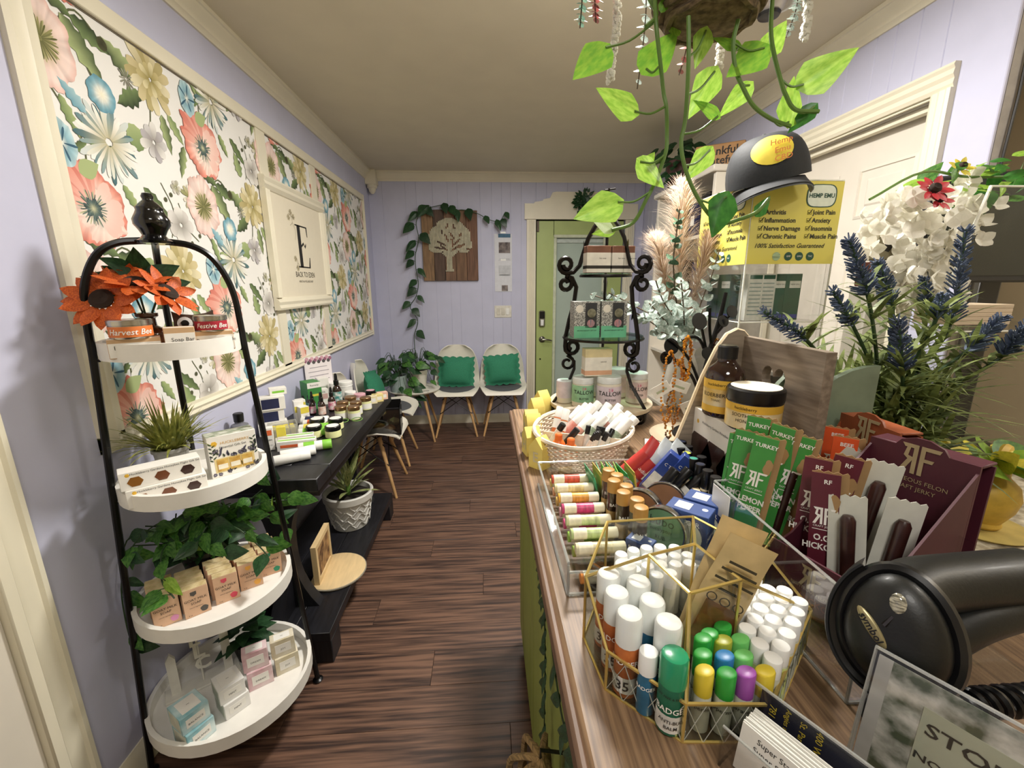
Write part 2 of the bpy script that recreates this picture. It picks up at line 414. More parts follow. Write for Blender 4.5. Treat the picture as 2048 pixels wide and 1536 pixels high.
# ---------------------------------------------------------------- shared builders
def leafgrid(L, W, fold=0.15, curl=0.2, heart=True, nu=8, nv=3, twist=0.0):
    """leaf along +y from its stalk at the origin, upper side +z"""
    b = MB(); rows = []
    for i in range(nu + 1):
        s = i / nu
        if heart:
            t = -0.14 + 1.14 * s
            w = W / 2 * (max(0.0, min(1, s / 0.3)) ** 0.5 if s < 0.3 else (math.cos((s - 0.3) / 0.7 * PI / 2) ** 1.05 * (1 - 0.12 * math.sin(PI * (s - 0.3) / 0.7))))
        else:
            t = s; w = W / 2 * math.sin(PI * min(1, s ** 0.8)) ** 0.7
        row = []
        for j in range(-nv, nv + 1):
            u = j / nv; x = u * w; y = t * L
            if heart and s < 0.3: y += (1 - abs(u)) ** 1.5 * 0.14 * L * (1 - s / 0.3)
            z = -fold * abs(x) * 0.9 + fold * abs(u) ** 2 * w * 0.5 - curl * L * t * t + twist * x * t
            row.append((x, y, z))
        rows.append(row)
    n = 2 * nv + 1
    b.add([p for r in rows for p in r], [(i * n + j, i * n + j + 1, i * n + n + j + 1, i * n + n + j) for i in range(nu) for j in range(n - 1)])
    return b
G_BRIGHT = mat('bright_variegated_leaf', '#a9cd58', 0.32, scale=5, col2='#85b23f', transl=0.45, stretch=(2.5, 1, 1))
G_MID = mat('mid_green_leaf', '#5f9140', 0.35, scale=6, col2='#34652b', transl=0.3, stretch=(2, 1, 1))
G_DARK = mat('dark_green_leaf', '#2f5430', 0.4, scale=6, col2='#1b3a21', transl=0.15, stretch=(3, 1, 1))
G_STEM = mat('green_stem', '#5d7f36', 0.5)
G_DSTEM = mat('dark_green_stem', '#2c4426', 0.5)
SOIL = mat('dark_soil', '#1d1610', 0.95, scale=90, bump=0.6)
def leaf(parent, p, d, L, m, up=(0, 0, 1), kind=0, name='leaf'):
    W = (0.78, 0.62, 0.86)[kind]
    M = Matrix.Translation(p) @ face(d, up) @ Matrix.Scale(L, 4)
    return part(name, lambda: leafgrid(1, W, (0.25, 0.5, 0.15)[kind], (0.12, 0.25, 0.3)[kind], twist=(0, 0.3, -0.2)[kind]), m, parent, key=('leaf', kind), M=M)
def vine(parent, pts, r, m_stem, leaves, mats, n=5, name='vine_stem'):
    """leaves: (fraction along the stem, side vector, length, droop)"""
    P = smooth_path(pts, n)
    part(name, MB().tube(P, r, 6), m_stem, parent)
    for k, (fr, side, L, dr) in enumerate(leaves):
        q = P[min(len(P) - 1, int(fr * (len(P) - 1)))]
        s = Vector(side); e = q + s * L * 0.35
        part('leaf_stalk', MB().tube([q, q + s * L * 0.2 + Vector((0, 0, L * 0.05)), e], r * 0.7, 5), m_stem, parent)
        leaf(parent, e, s * 0.6 + Vector((0, 0, -dr)), L, mats[k % len(mats)], up=Vector((jit(.3), -1, 0.35)), kind=k % 3)
def decal(t, f, dims, u, v, wd, ht, m, name='label', d=0.0005):
    """thin printed patch on a face of a box of dims standing on the local origin; f = f,b,l,r,t"""
    sx, sy, sz = dims
    if f == 't': return part(name, MB().box(wd, ht, d, (u, v, sz)), m, t)
    if f == 'f': return part(name, MB().box(wd, d, ht, (u, -sy / 2 - d / 2, v - ht / 2)), m, t)
    if f == 'l': return part(name, MB().box(d, wd, ht, (-sx / 2 - d / 2, -u, v - ht / 2)), m, t)
    if f == 'r': return part(name, MB().box(d, wd, ht, (sx / 2 + d / 2, u, v - ht / 2)), m, t)
def tx(t, f, dims, u, v, s, size, m, **k):
    sx, sy, sz = dims; e = 0.0008
    loc, rot = {'f': ((u, -sy / 2 - e, v), (PI / 2, 0, 0)), 't': ((u, v, sz + e), (0, 0, 0)), 'l': ((-sx / 2 - e, -u, v), (PI / 2, 0, -PI / 2)), 'r': ((sx / 2 + e, u, v), (PI / 2, 0, PI / 2))}[f]
    return text(s, size, m, t, loc, k.pop('rot', rot), **k)
def carton(name, label, cat, loc, rz, dims, m, decals=(), texts=(), group=None, rot=None, b=0.001):
    t = thing(name, label, cat, loc, rz, group, rot)
    part('box_body', lambda: MB().box(*dims, b=b), m, t, key=('carton', dims, b))
    for f, u, v, wd, ht, dm in decals: decal(t, f, dims, u, v, wd, ht, dm)
    for f, u, v, s, size, tm in texts: tx(t, f, dims, u, v, s, size, tm)
    return t
def band(r, z0, z1, n=24, arc=1.0, a0=0.0):
    """printed wrap on a round body"""
    b = MB(); v = []
    for i in range(n + 1):
        a = -PI / 2 + a0 + 2 * PI * arc * (i / n - 0.5)
        v += [(r * math.cos(a), r * math.sin(a), z0), (r * math.cos(a), r * math.sin(a), z1)]
    return b.add(v, [(2 * i, 2 * i + 2, 2 * i + 3, 2 * i + 1) for i in range(n)])
def jar(name, label, cat, loc, r, h, m_body, m_lid, lid_h, m_label=None, lz=None, group=None, rz=0.0, fill=None, lid_r=1.04, neck=0.85, txt=None, rot=None, top=None, key=None):
    """round jar: body with shoulder, screw lid, wrap label"""
    t = thing(name, label, cat, loc, rz, group, rot)
    K = (r, h, lid_h, lid_r, neck)
    bh = h - lid_h
    part('jar_body', lambda: MB().lathe([(r * 0.9, 0), (r, r * 0.08), (r, bh * 0.86), (r * (neck + 0.08), bh * 0.96), (r * neck, bh), (r * neck, bh + lid_h * 0.5)], 22), m_body, t, key=('jb', K))
    if fill: part('contents', lambda: MB().lathe([(r * 0.85, 0.003), (r * 0.93, r * 0.1), (r * 0.93, bh * 0.8)], 20), fill, t, key=('jf', K))
    part('lid', lambda: MB().lathe([(r * neck * lid_r, bh), (r * neck * lid_r * 1.02, bh + lid_h * 0.1), (r * neck * lid_r * 1.02, h - lid_h * 0.12), (r * neck * lid_r * 0.95, h), (0.0001, h)], 22), m_lid, t, key=('jl', K))
    if top: part('lid_sticker', lambda: MB().lathe([(r * neck * 0.86, h + 0.0002), (r * neck * 0.86, h + 0.0006), (0.0001, h + 0.0007)], 20), top, t, key=('jt', K))
    if m_label:
        z0, z1 = lz or (bh * 0.12, bh * 0.8)
        part('label', lambda: band(r + 0.0005, z0, z1), m_label, t, key=('jw', r, z0, z1))
    for s, z, size, tm in (txt or ()): text(s, size, tm, t, (0, 0, z), wrap=r + 0.0012, bold=0.01)
    return t
def tube_item(name, label, cat, loc, r, h, cap_h, m_body, m_cap, group=None, rz=0.0, rot=None, m_label=None, lz=None, cap_r=1.0, round_cap=0.15, txt=None, slant=0.0):
    """stick, balm tube or roll-on: cylinder body, cap, optional wrap"""
    t = thing(name, label, cat, loc, rz, group, rot)
    K = (r, h, cap_h, cap_r, round_cap, slant); bh = h - cap_h
    part('tube_body', lambda: MB().lathe([(r * 0.94, 0), (r * 0.98, r * 0.06), (r * 0.98, bh)], 16), m_body, t, key=('tb', r, bh))
    def cap():
        R = r * cap_r; q = round_cap * R
        b = MB().lathe([(R, bh), (R, h - q), (R - q * 0.35, h - q * 0.3), (R - q, h), (0.0001, h)], 16)
        if slant: b.v = [(x, y, z + (slant * x if z > h - q * 1.1 else 0)) for x, y, z in b.v]
        return b
    part('cap', cap, m_cap, t, key=('tc', K))
    if m_label:
        z0, z1 = lz or (bh * 0.1, bh * 0.85)
        part('label', lambda: band(r * 0.98 + 0.0004, z0, z1, 18), m_label, t, key=('tl', r, z0, z1))
    for s, z, size, tm in (txt or ()): text(s, size, tm, t, (0, 0, z), wrap=r + 0.001, bold=0.01)
    return t
def pot_soil(t, r, z): part('soil', lambda: MB().lathe([(0.0001, 0), (r, 0), (r, 0.004), (0.0001, 0.008)], 20), SOIL, t, (0, 0, z))

# ---------------------------------------------------------------- floral wallpaper on the left wall
WX = -1.055
paper_m = mat('wallpaper_ground', '#e8e6e1', 0.7, var=0.015, scale=6)
print_m = vcol_mat('floral_print_ink')
def hexs(*h): return [lin(x) for x in h]
def mixc(a, b, t): return tuple(a[i] + (b[i] - a[i]) * t for i in range(3))
rng = random.Random(5)
def disc_flower(b, cy, cz, r, cols, seed, rings=5, n=64, ruff=0.1, ell=(1, 1), ang=0.0, streak=0.2, x=0.0):
    """round ruffled flower print: colours from centre outward with radial streaks"""
    q = random.Random(seed); v = []; c = []; f = []
    rf = [1 + ruff * (0.6 * math.sin(i * 2 * PI / n * 7 + seed) + 0.5 * q.uniform(-1, 1)) for i in range(n)]
    st = [q.uniform(-1, 1) for i in range(n)]
    for k in range(rings + 1):
        t = k / rings; s = t * (len(cols) - 1); i0 = min(int(s), len(cols) - 2); base = mixc(cols[i0], cols[i0 + 1], s - i0)
        for i in range(n):
            a = 2 * PI * i / n; rr = r * t * (1 + (rf[i] - 1) * t); yy, zz = rr * math.cos(a) * ell[0], rr * math.sin(a) * ell[1]
            ca, sa = math.cos(ang), math.sin(ang)
            v.append((cy + yy * ca - zz * sa, cz + yy * sa + zz * ca)); g = 1 + streak * st[i] * (0.3 + 0.7 * t); c.append(tuple(min(1, max(0, h * g)) for h in base))
    for k in range(rings):
        for i in range(n): f.append((k * n + i, k * n + (i + 1) % n, k * n + n + (i + 1) % n, k * n + n + i))
    b.append((v, f, c))
def petals(b, cy, cz, r, n, w, cols, seed, a0=0.0, notch=0.0, ell=1.0):
    q = random.Random(seed)
    for i in range(n):
        a = a0 + 2 * PI * i / n + q.uniform(-.1, .1); L = r * q.uniform(0.82, 1.05); col = cols[i % (len(cols) - 1)]; v = []; c = []
        for s, ww in ((0.12, 0.25), (0.45, 0.8), (0.75, 1.0), (0.93, 0.7), (1.0, 0.12 + notch)):
            for sg in (-1, 1):
                px, py = L * s, sg * w * ww / 2
                v.append((cy + (px * math.cos(a) - py * math.sin(a)) * ell, cz + px * math.sin(a) + py * math.cos(a)))
                c.append(mixc(cols[-1], col, min(1, s * 1.2)))
        b.append((v, [(2 * k, 2 * k + 1, 2 * k + 3, 2 * k + 2) for k in range(4)], c))
def pleaf(b, y0, z0, ang, L, W, col, col2, serr=0.22):
    v = []; c = []; n = 9
    for i in range(n + 1):
        s = i / n; w = W / 2 * math.sin(PI * s ** 0.75) * (1 + serr * (1 if i % 2 else -1))
        for u in (-1, 0, 1):
            px, py = L * s, u * w
            v.append((y0 + px * math.cos(ang) - py * math.sin(ang), z0 + px * math.sin(ang) + py * math.cos(ang))); c.append(col if u > 0 else col2 if u < 0 else mixc(col, col2, 0.5))
    b.append((v, [(3 * i + j, 3 * i + j + 1, 3 * i + j + 4, 3 * i + j + 3) for i in range(n) for j in (0, 1)], c))
def stroke(b, pts, w, col):
    v = []; P = smooth_path([(y, z, 0) for y, z in pts], 4)
    for i, p in enumerate(P):
        t = P[min(i + 1, len(P) - 1)] - P[max(i - 1, 0)]; n = Vector((-t.y, t.x, 0)).normalized() * w / 2
        v += [(p.x + n.x, p.y + n.y), (p.x - n.x, p.y - n.y)]
    b.append((v, [(2 * i, 2 * i + 1, 2 * i + 3, 2 * i + 2) for i in range(len(P) - 1)], [col] * len(v)))
dk, dk2, lg, lg2, ol = hexs('#4f5c3e', '#37422f', '#a5b27e', '#76895a', '#5f6446')
def tile(b, y, z, sd):
    """one repeat of the pattern, anchored at the pink poppy"""
    P = hexs('#77774a', '#a5a070', '#e5c9be', '#ecd9d0', '#dfb9ae'); Cc = hexs('#5f6b62', '#7a8578', '#efd2c6', '#e9ab99', '#d07c6c')
    def T(dy, dz): return (y + dy, z + dz)
    stroke(b, [T(.0, -.1), T(.06, -.2), T(.05, -.33)], .004, ol); stroke(b, [T(.19, .077), T(.12, .12), T(.05, .06)], .005, ol)
    stroke(b, [T(.36, .06), T(.33, -.08), T(.3, -.15)], .004, ol); stroke(b, [T(.15, -.06), T(.12, .0), T(.1, .06)], .004, ol)
    stroke(b, [T(.33, -.25), T(.37, -.33), T(.34, -.42)], .003, ol); stroke(b, [T(.4, -.3), T(.43, -.38), T(.48, -.42)], .003, ol)
    pleaf(b, *T(.07, .09), -0.9, .17, .06, dk, lg); pleaf(b, *T(.1, .1), -0.35, .12, .045, dk2, lg2); pleaf(b, *T(.02, -.11), -1.2, .1, .03, lg, lg2)
    pleaf(b, *T(.3, .03), 2.6, .13, .06, dk, lg); pleaf(b, *T(.31, .0), 3.7, .12, .05, dk2, lg2); pleaf(b, *T(.39, -.03), -1.4, .12, .04, dk, lg); pleaf(b, *T(.42, -.02), -0.9, .1, .035, lg2, lg)
    pleaf(b, *T(.06, -.16), -0.7, .11, .05, lg, lg2); pleaf(b, *T(.1, -.2), -0.2, .09, .035, dk, dk2); pleaf(b, *T(.22, -.15), 0.3, .09, .075, lg, lg2, .04)
    pleaf(b, *T(.17, -.29), -1.0, .09, .03, lg, lg2); pleaf(b, *T(.25, -.28), -0.7, .13, .035, dk, lg2); pleaf(b, *T(.0, -.45), -0.4, .12, .04, lg2, dk)
    pleaf(b, *T(.3, -.42), 1.9, .1, .05, lg, lg2); pleaf(b, *T(.48, -.1), -1.9, .12, .035, lg, dk); pleaf(b, *T(.02, -.24), 0.6, .07, .02, dk, lg2)
    disc_flower(b, *T(0, 0), .098, P, sd, ell=(.9, 1.1)); petals(b, *T(0, 0), .052, 40, .005, hexs('#7d7c50', '#98945f', '#5f6038', '#a9a574', '#5f5f3c'), sd)
    disc_flower(b, *T(.053, -.372), .105, Cc, sd + 1, ell=(1, 1)); disc_flower(b, *T(.075, -.395), .07, hexs('#7a8578', '#f0dccf', '#eecabc'), sd + 7, ruff=.2)
    for k in range(9): petals(b, *T(.053, -.372), .112 + .012 * (k % 3), 1, .03, hexs('#cf7a6b', '#cf7a6b', '#e8b3a4') if k % 2 else hexs('#dd9584', '#dd9584', '#ecc4b6'), sd + k, 1.5 + .19 * k)
    for k in range(7): petals(b, *T(.053, -.372), .1, 1, .034, hexs('#ebbfb2', '#ebbfb2', '#f0dccf'), sd + k, -.9 + .3 * k)
    petals(b, *T(.05, -.375), .05, 34, .004, hexs('#6f7f74', '#98a08a', '#4f6058', '#b9b894', '#59685c'), sd)
    disc_flower(b, *T(.05, -.375), .026, hexs('#c9c6a0', '#5f7068', '#49585a'), sd + 2, ruff=.25, streak=.5)
    petals(b, *T(.361, .065), .105, 15, .034, hexs('#cdbf94', '#b5a878', '#ddd3b0', '#9a8c55'), sd, .3, .3); petals(b, *T(.365, .06), .055, 10, .022, hexs('#dacfa5', '#c0b280', '#8d8147'), sd)
    petals(b, *T(.149, -.184), .112, 22, .019, hexs('#e4e4dc', '#4d6e74', '#cfd6d2', '#eceae2', '#6f8a8e', '#b9b294'), sd, .1); petals(b, *T(.149, -.184), .1, 19, .012, hexs('#f0ede4', '#8aa0a0', '#dcdccf', '#b5ab84'), sd + 3)
    disc_flower(b, *T(.155, -.062), .046, hexs('#efe8cf', '#e8e6da', '#83adb9', '#6797a8'), sd + 4, ruff=.1, n=30)
    disc_flower(b, *T(-.002, -.228), .05, hexs('#e8e8da', '#7fa0ac', '#93b8c2', '#b3cbcf'), sd + 5, ruff=.06, n=30, ell=(.8, 1.15)); petals(b, *T(-.002, -.228), .048, 5, .007, hexs('#3f6277', '#3f6277', '#2f4f60'), sd)
    pleaf(b, *T(.09, -.13), 2.4, .09, .035, *hexs('#6f9fae', '#a5c3c8'))
    petals(b, *T(.332, -.131), .062, 9, .03, hexs('#c9c6c4', '#b3aeb0', '#dddad4', '#8d8780'), sd); petals(b, *T(.396, -.373), .066, 7, .045, hexs('#d9d5cf', '#cfcac4', '#e2dfd8', '#8a857c'), sd + 2)
    petals(b, *T(.26, .02), .03, 12, .005, hexs('#a7a59a', '#8f8d80', '#77755f'), sd); petals(b, *T(.47, -.27), .05, 11, .016, hexs('#dfd9c9', '#b9b38f', '#9a9a72', '#8d8a50'), sd)
    pleaf(b, *T(.03, -.29), 0.5, .075, .05, lg, lg, .02); disc_flower(b, *T(.191, .077), .017, hexs('#3a3a28', '#4c4c34'), sd, rings=2, n=14, ruff=.03)
    for dy, dz in ((.34, -.3), (.37, -.28), (.44, -.43), (.3, -.36), (.49, -.4)): disc_flower(b, *T(dy, dz), .008, hexs('#4f5038', '#5d5f48'), sd, rings=1, n=8, ruff=.05)
    petals(b, *T(.4, -.25), .025, 6, .016, hexs('#cfccc2', '#b5b2a5', '#8f8c60'), sd + 4)
wp = thing('wallpaper_panel', 'large panel of floral wallpaper with cream mouldings on the lavender wall', 'wallpaper', (WX, 0, 0))
for y0, y1, off in ((1.225, 2.275, 0), (2.345, 2.91, 1.145), (2.975, 4.06, 1.73)):
    part('paper_sheet', MB().box(0.003, y1 - y0, 1.16, (0.0015, (y0 + y1) / 2, 0.985)), paper_m, wp)
    parts = []
    for i in range(-1, 4):
        for j in range(-2, 3):
            ty, tz = 1.255 + off + 0.54 * i, 1.991 - 0.29 * i + 0.59 * j
            if ty < y1 + .1 and ty + .56 > y0 - .1 and 0.7 < tz < 2.7: tile(parts, ty, tz, 10 + i * 7 + j * 3)
    b = MB(); eps = 0
    for v, f, c in parts:
        eps += 1
        if all(p[0] < y0 or p[0] > y1 or p[1] < .985 or p[1] > 2.145 for p in v): continue
        b.add([(0.0032 + eps * 1.2e-6, min(max(p[0], y0), y1), min(max(p[1], .985), 2.145)) for p in v], f, None, c)
    part('floral_print', b, print_m, wp, smooth=0, kind='stuff')
ms = [(0, 0), (0.014, 0), (0.02, 0.012), (0.016, 0.03), (0.02, 0.045), (0.012, 0.062), (0.012, 0.078), (0, 0.078)]
part('moulding', MB().sweep([(-u, q) for u, q in ms], (0, 1.166, 0.963), (0, 1.166, 2.175), (0, 1, 0)), cream, wp)
part('moulding', MB().sweep([(u, q * 0.6) for u, q in ms], (0, 1.166, 0.963), (0, 4.085, 0.963)), cream, wp)
part('moulding', MB().box(0.018, 2.92, 0.05, (0.009, 2.626, 2.125), 0.003), cream, wp)
part('moulding', MB().sweep([(u, q * 0.5) for u, q in ms], (0, 4.085, 0.963), (0, 4.085, 2.175), (0, -1, 0)), cream, wp)
for yy in (2.31, 2.942): part('moulding', MB().box(0.012, 0.085, 1.16, (0.006, yy, 0.985), 0.002), cream, wp)
part('shadow_gap', MB().box(0.006, 2.78, 0.008, (0.003, 2.63, 2.121)), mat('dark_gap', '#6d6456', 0.8), wp)

# framed letter sign
t = thing('framed_sign', 'cream framed sign with a large black letter E hung on the floral wallpaper', 'sign', (WX + 0.008, 2.625, 1.605))
fb = MB()
fp = [(0, 0), (0.028, 0), (0.032, 0.01), (0.026, 0.025), (0.03, 0.04), (0.018, 0.058), (0.012, 0.062), (0, 0.062)]
for a, e, u in (((0, -0.385, -0.315), (0, 0.385, -0.315), (0, 0, 1)), ((0, 0.385, 0.315), (0, -0.385, 0.315), (0, 0, -1))): fb.sweep(fp, a, e, u)
for a, e, u in (((0, -0.385, 0.2535), (0, -0.385, -0.2535), (0, 1, 0)), ((0, 0.385, -0.2535), (0, 0.385, 0.2535), (0, -1, 0))): fb.sweep(fp, a, e, u)
part('picture_frame', fb, cream, t, smooth=0)
part('sign_board', MB().box(0.01, 0.66, 0.52, (0.007, 0, -0.26)), mat('sign_paper', '#e2d9c3', 0.7, var=0.01), t)
def glyphE():
    b = MB(); M = Matrix(((0, 0, 1, 0), (1, 0, 0, 0), (0, 1, 0, 0), (0, 0, 0, 1)))
    b.prism([(-.05, -.115), (-.012, -.115), (-.012, .115), (-.05, .115)], .001, M)
    b.prism([(-.075, .115), (-.075, .108), (.072, .108), (.08, .06), (.086, .06), (.084, .115)], .001, M).prism([(-.075, -.115), (.088, -.115), (.095, -.055), (.089, -.055), (.072, -.108), (-.075, -.108)], .001, M)
    b.prism([(-.012, -.004), (.02, .014), (.04, -.006), (.052, .01), (.052, .022), (.036, .006), (.018, .026), (-.012, .008)], .001, M)
    return b
part('letter', glyphE(), INK, t, (0.0125, 0.01, 0.02))
text('BACK TO EDEN', 0.042, mat('sign_ink', '#4d473c', 0.7), t, (0.0132, 0.015, -0.135), (PI / 2, 0, PI / 2), sx=0.9)
text('HEALTH & WELLNESS SHOP', 0.016, mat('sign_ink', '#4d473c'), t, (0.0132, 0.015, -0.172), (PI / 2, 0, PI / 2))
sp = []
for q in ([(-.12, .12), (-.09, .14), (-.1, .17), (-.13, .18)], [(-.09, .14), (-.06, .1), (-.075, .05)], [(-.1, .17), (-.07, .165)], [(-.1, -.1), (-.075, -.07), (-.09, -.04)], [(-.075, -.07), (-.05, -.09)]):
    stroke(sp, [(y, z) for y, z in q], .003, lin('#a3987c'))
for y, z in ((-.13, .16), (-.1, .19), (-.07, .17), (-.1, -.05), (-.08, -.1)): petals(sp, y, z, .02, 6, .012, hexs('#b5aa8e', '#c4bb9f', '#8f8468'), 3)
bb = MB()
for v, f, c in sp: bb.add([(0.0127, *p) for p in v], f, None, c)
part('floral_print', bb, print_m, t, smooth=0, kind='stuff')

# ---------------------------------------------------------------- tree art on planks, papers, switch on the back wall
t = thing('tree_wall_art', 'brown plank board with a corrugated cream metal tree on the back wall', 'wall art', (-0.32, 4.312, 1.768))
for i, (x0, x1, c) in enumerate(((-.263, -.155, '#85694c'), (-.155, -.052, '#544136'), (-.052, .05, '#755844'), (.05, .155, '#735640'), (.155, .263, '#6d4e3c'))):
    part('plank', MB().box(x1 - x0 - .003, .018, .64 + (i % 2) * .006, ((x0 + x1) / 2, 0, -.32), .002), mat('art_plank_%d' % i, c, .7, scale=7, stretch=(9, 3, 1), var=.25, bump=.2), t)
def intree(x, z):
    if z < -.06: return abs(x + .01) < (.022 + max(0, -.17 - z) * .25 + max(0, z + .12) ** 1.5 * 4) and z > -.235
    blobs = ((0, .12, .13), (-.1, .08, .1), (.1, .08, .1), (-.15, .0, .06), (.15, .01, .06), (-.12, -.03, .05), (.13, -.04, .045), (0, .0, .09), (-.06, .16, .07), (.07, .15, .07), (0, -.05, .05))
    if not any((x - a) ** 2 + (z - c) ** 2 < r * r for a, c, r in blobs): return False
    for a, c, l, an in ((-.03, .07, .04, 2.0), (.02, .09, .04, 2.2), (-.08, .02, .05, 2.7), (.06, .03, .05, .7), (.02, .03, .05, 1.7), (.11, .0, .04, .5), (-.11, -.02, .04, 2.9), (-.06, -.02, .05, 2.5), (.05, -.02, .05, .6), (-.07, .12, .025, 1.8), (.1, .1, .02, 1.3), (-.02, .18, .03, 1.2), (.04, .17, .025, 1.8), (.17, -.03, .02, 0)):
        u = (x - a) * math.cos(an) + (z - c) * math.sin(an); v = -(x - a) * math.sin(an) + (z - c) * math.cos(an)
        if (u / l) ** 2 + (v / .009) ** 2 < 1: return False
    return True
tb = MB()
for i in range(31):
    x = -.21 + i * .0137; z = -.24; run = None
    while z < .27:
        ins = intree(x, z)
        if ins and run is None: run = z
        if not ins and run is not None:
            if z - run > .006: tb.tube([(x, -.014, run), (x, -.014, z)], .0062, 6, flat=(1, .8))
            run = None
        z += .006
part('metal_tree', tb, mat('corrugated_cream', '#b9b49d', .5, .3, var=.12), t, kind='stuff')
t = thing('wall_notice', 'white notice sheet with blue header taped beside the green door', 'notice', (0.185, 4.327, 1.6))
part('paper_sheet', MB().box(.168, .002, .54, (0, 0, -.258)), mat('notice_paper', '#d5d6dc', .7, var=.03), t)
gi = mat('grey_print', '#b3b5ba', .8); photo = mat('print_photo', '#8f8480', .8, scale=22, col2='#4c4548')
for z, h, wd, c in ((.265, .034, .118, mat('teal_header', '#35607e', .6)), (.155, .1, .11, photo), (.05, .006, .1, gi), (.04, .004, .12, gi), (-.06, .1, .115, mat('notice_grey', '#c3c5ca', .8)), (-.1, .005, .1, gi), (-.225, .055, .06, photo)):
    part('printed_patch', MB().box(wd, .0006, h, (.012, -.0015, z - h / 2)), c, t)
for z in (.285, .035): part('tape', MB().box(.05, .001, .016, (.0, -.002, z)), WHITE, t)
t = thing('light_switch', 'white triple light switch plate on the back wall', 'switch', (0.177, 4.328, 1.088))
part('switch_plate', MB().box(.17, .008, .118, (0, 0, 0), .004), mat('switch_cream', '#dad6cb', .4), t)
for k in (-1, 0, 1): part('rocker', MB().box(.033, .006, .066, (k * .046, -.005, .026), .003), WHITE if k == 1 else mat('switch_cream2', '#cfcabd', .4), t)

# ---------------------------------------------------------------- four-tier stand
iron = mat('black_iron', '#0c0c0e', 0.28, 0.3, var=0.2)
traywhite = mat('white_tray', '#e9e6df', 0.45, var=0.02)
SX, SY = -0.829, 1.193
RA = Vector((.81, .587, 0)); FD = Vector((.587, -.81, 0)); FZ = rad(36)
def tp(a, b, z): return Vector((SX, SY, z)) + RA * a + FD * b
st = thing('tiered_stand', 'four-tier black iron stand with round white trays beside the wallpaper', 'stand', (SX, SY, 0))
tiers = ((1.237, .15), (.865, .174), (.50, .2), (.15, .225))
def legr(z): return .236 - z * (.236 - .156) / 1.3
TH = {}
for k, an in enumerate((36, 216, 126)):
    d = Vector((math.cos(rad(an)), math.sin(rad(an)), 0))
    pts = [d * legr(z) + Vector((0, 0, z)) for z in (0.008, .4, .8, 1.2)]
    pts += [d * r + Vector((0, 0, z)) for r, z in ((.158, 1.3), (.153, 1.38), (.138, 1.44), (.11, 1.49), (.07, 1.515), (.02, 1.522))]
    part('leg', MB().tube(smooth_path(pts, 5), .0085, 8), iron, st)
    part('foot', MB().lathe([(.016, 0), (.018, .006), (.01, .012)], 12, d * .236), iron, st)
for i, (z, r) in enumerate(tiers):
    tr = part('tray', MB().lathe([(.0001, z), (r, z), (r, z + .042), (r - .012, z + .042), (r - .012, z + .008), (.0001, z + .008)], 44), traywhite, st)
    for an in (36, 216, 126):
        d = Vector((math.cos(rad(an)), math.sin(rad(an)), 0))
        part('bracket', MB().tube([d * (r - .002) + Vector((0, 0, z - .004)), d * (legr(z) + .001) + Vector((0, 0, z - .004))], .004, 6), iron, tr)
part('finial', MB().lathe([(.04, 1.515), (.042, 1.521), (.03, 1.527), (.024, 1.535), (.03, 1.548), (.038, 1.56), (.0385, 1.572), (.032, 1.585), (.028, 1.594), (.029, 1.6), (.022, 1.608), (.016, 1.614), (.012, 1.617), (.011, 1.62), (.013, 1.627), (.01, 1.634), (.0001, 1.637)], 24), mat('black_gloss', '#09090b', 0.15, coat=.5), st)

kraft = mat('kraft_soap', '#c9a57c', 0.7, var=.08, scale=14)
card_w = mat('white_card', '#ece9e2', 0.6, var=.02)
tin = mat('tin_silver', '#bdb9b0', 0.25, 1.0)
orange_l = mat('orange_label', '#d9783a', .5); red_l = mat('crimson_label', '#a52234', .5); WTXT = mat('white_print', '#f4f1ea', .6)
z1 = 1.2452
for nm, a, b, dm, lab, tt in (('L', -.075, .075, (.098, .05, .045), 'tan candle bar in white sleeve under the orange-labelled tin', 'Beeswax Candle'), ('M', .012, .085, (.062, .05, .066), 'tan soap bar in white sleeve in the middle of the top tray', 'Soap Bar'), ('R', .083, .06, (.088, .05, .05), 'tan candle bar in white sleeve under the red-labelled tin', 'Beeswax Candle')):
    carton('candle_bar', lab, 'candle', tp(a, b, z1), FZ, dm, kraft, [('f', 0, dm[2] * .42, dm[0] * .98, dm[2] * .75, card_w), ('t', 0, -.012, dm[0] * .98, .02, card_w)], [('f', .005, dm[2] * .55, tt, .013, INK)], 'beeswax bars on the top tray')
def lowtin(label, p, r, h, lm, s):
    t = thing('candle_tin', label, 'candle', p, FZ, 'candle tins on the top tray')
    part('tin_body', MB().lathe([(r * .97, 0), (r, .003), (r, h * .7)], 26), tin, t)
    part('tin_lid', MB().lathe([(r, h * .7), (r * 1.04, h * .72), (r * 1.04, h * .96), (r, h), (.0001, h)], 26), tin, t)
    part('label', band(r + .0006, h * .1, h * .66, 20, .6), lm, t)
    text(s, h * .42, WTXT, t, (0, 0, h * .36), wrap=r + .0015, bold=.01, shear=.25)
lowtin('round silver candle tin with orange label on the top tray', tp(-.078, .075, z1 + .0452), .041, .044, orange_l, 'Harvest Bee')
lowtin('round silver candle tin with red label on the top tray', tp(.083, .06, z1 + .0502), .036, .04, red_l, 'Festive Bee')
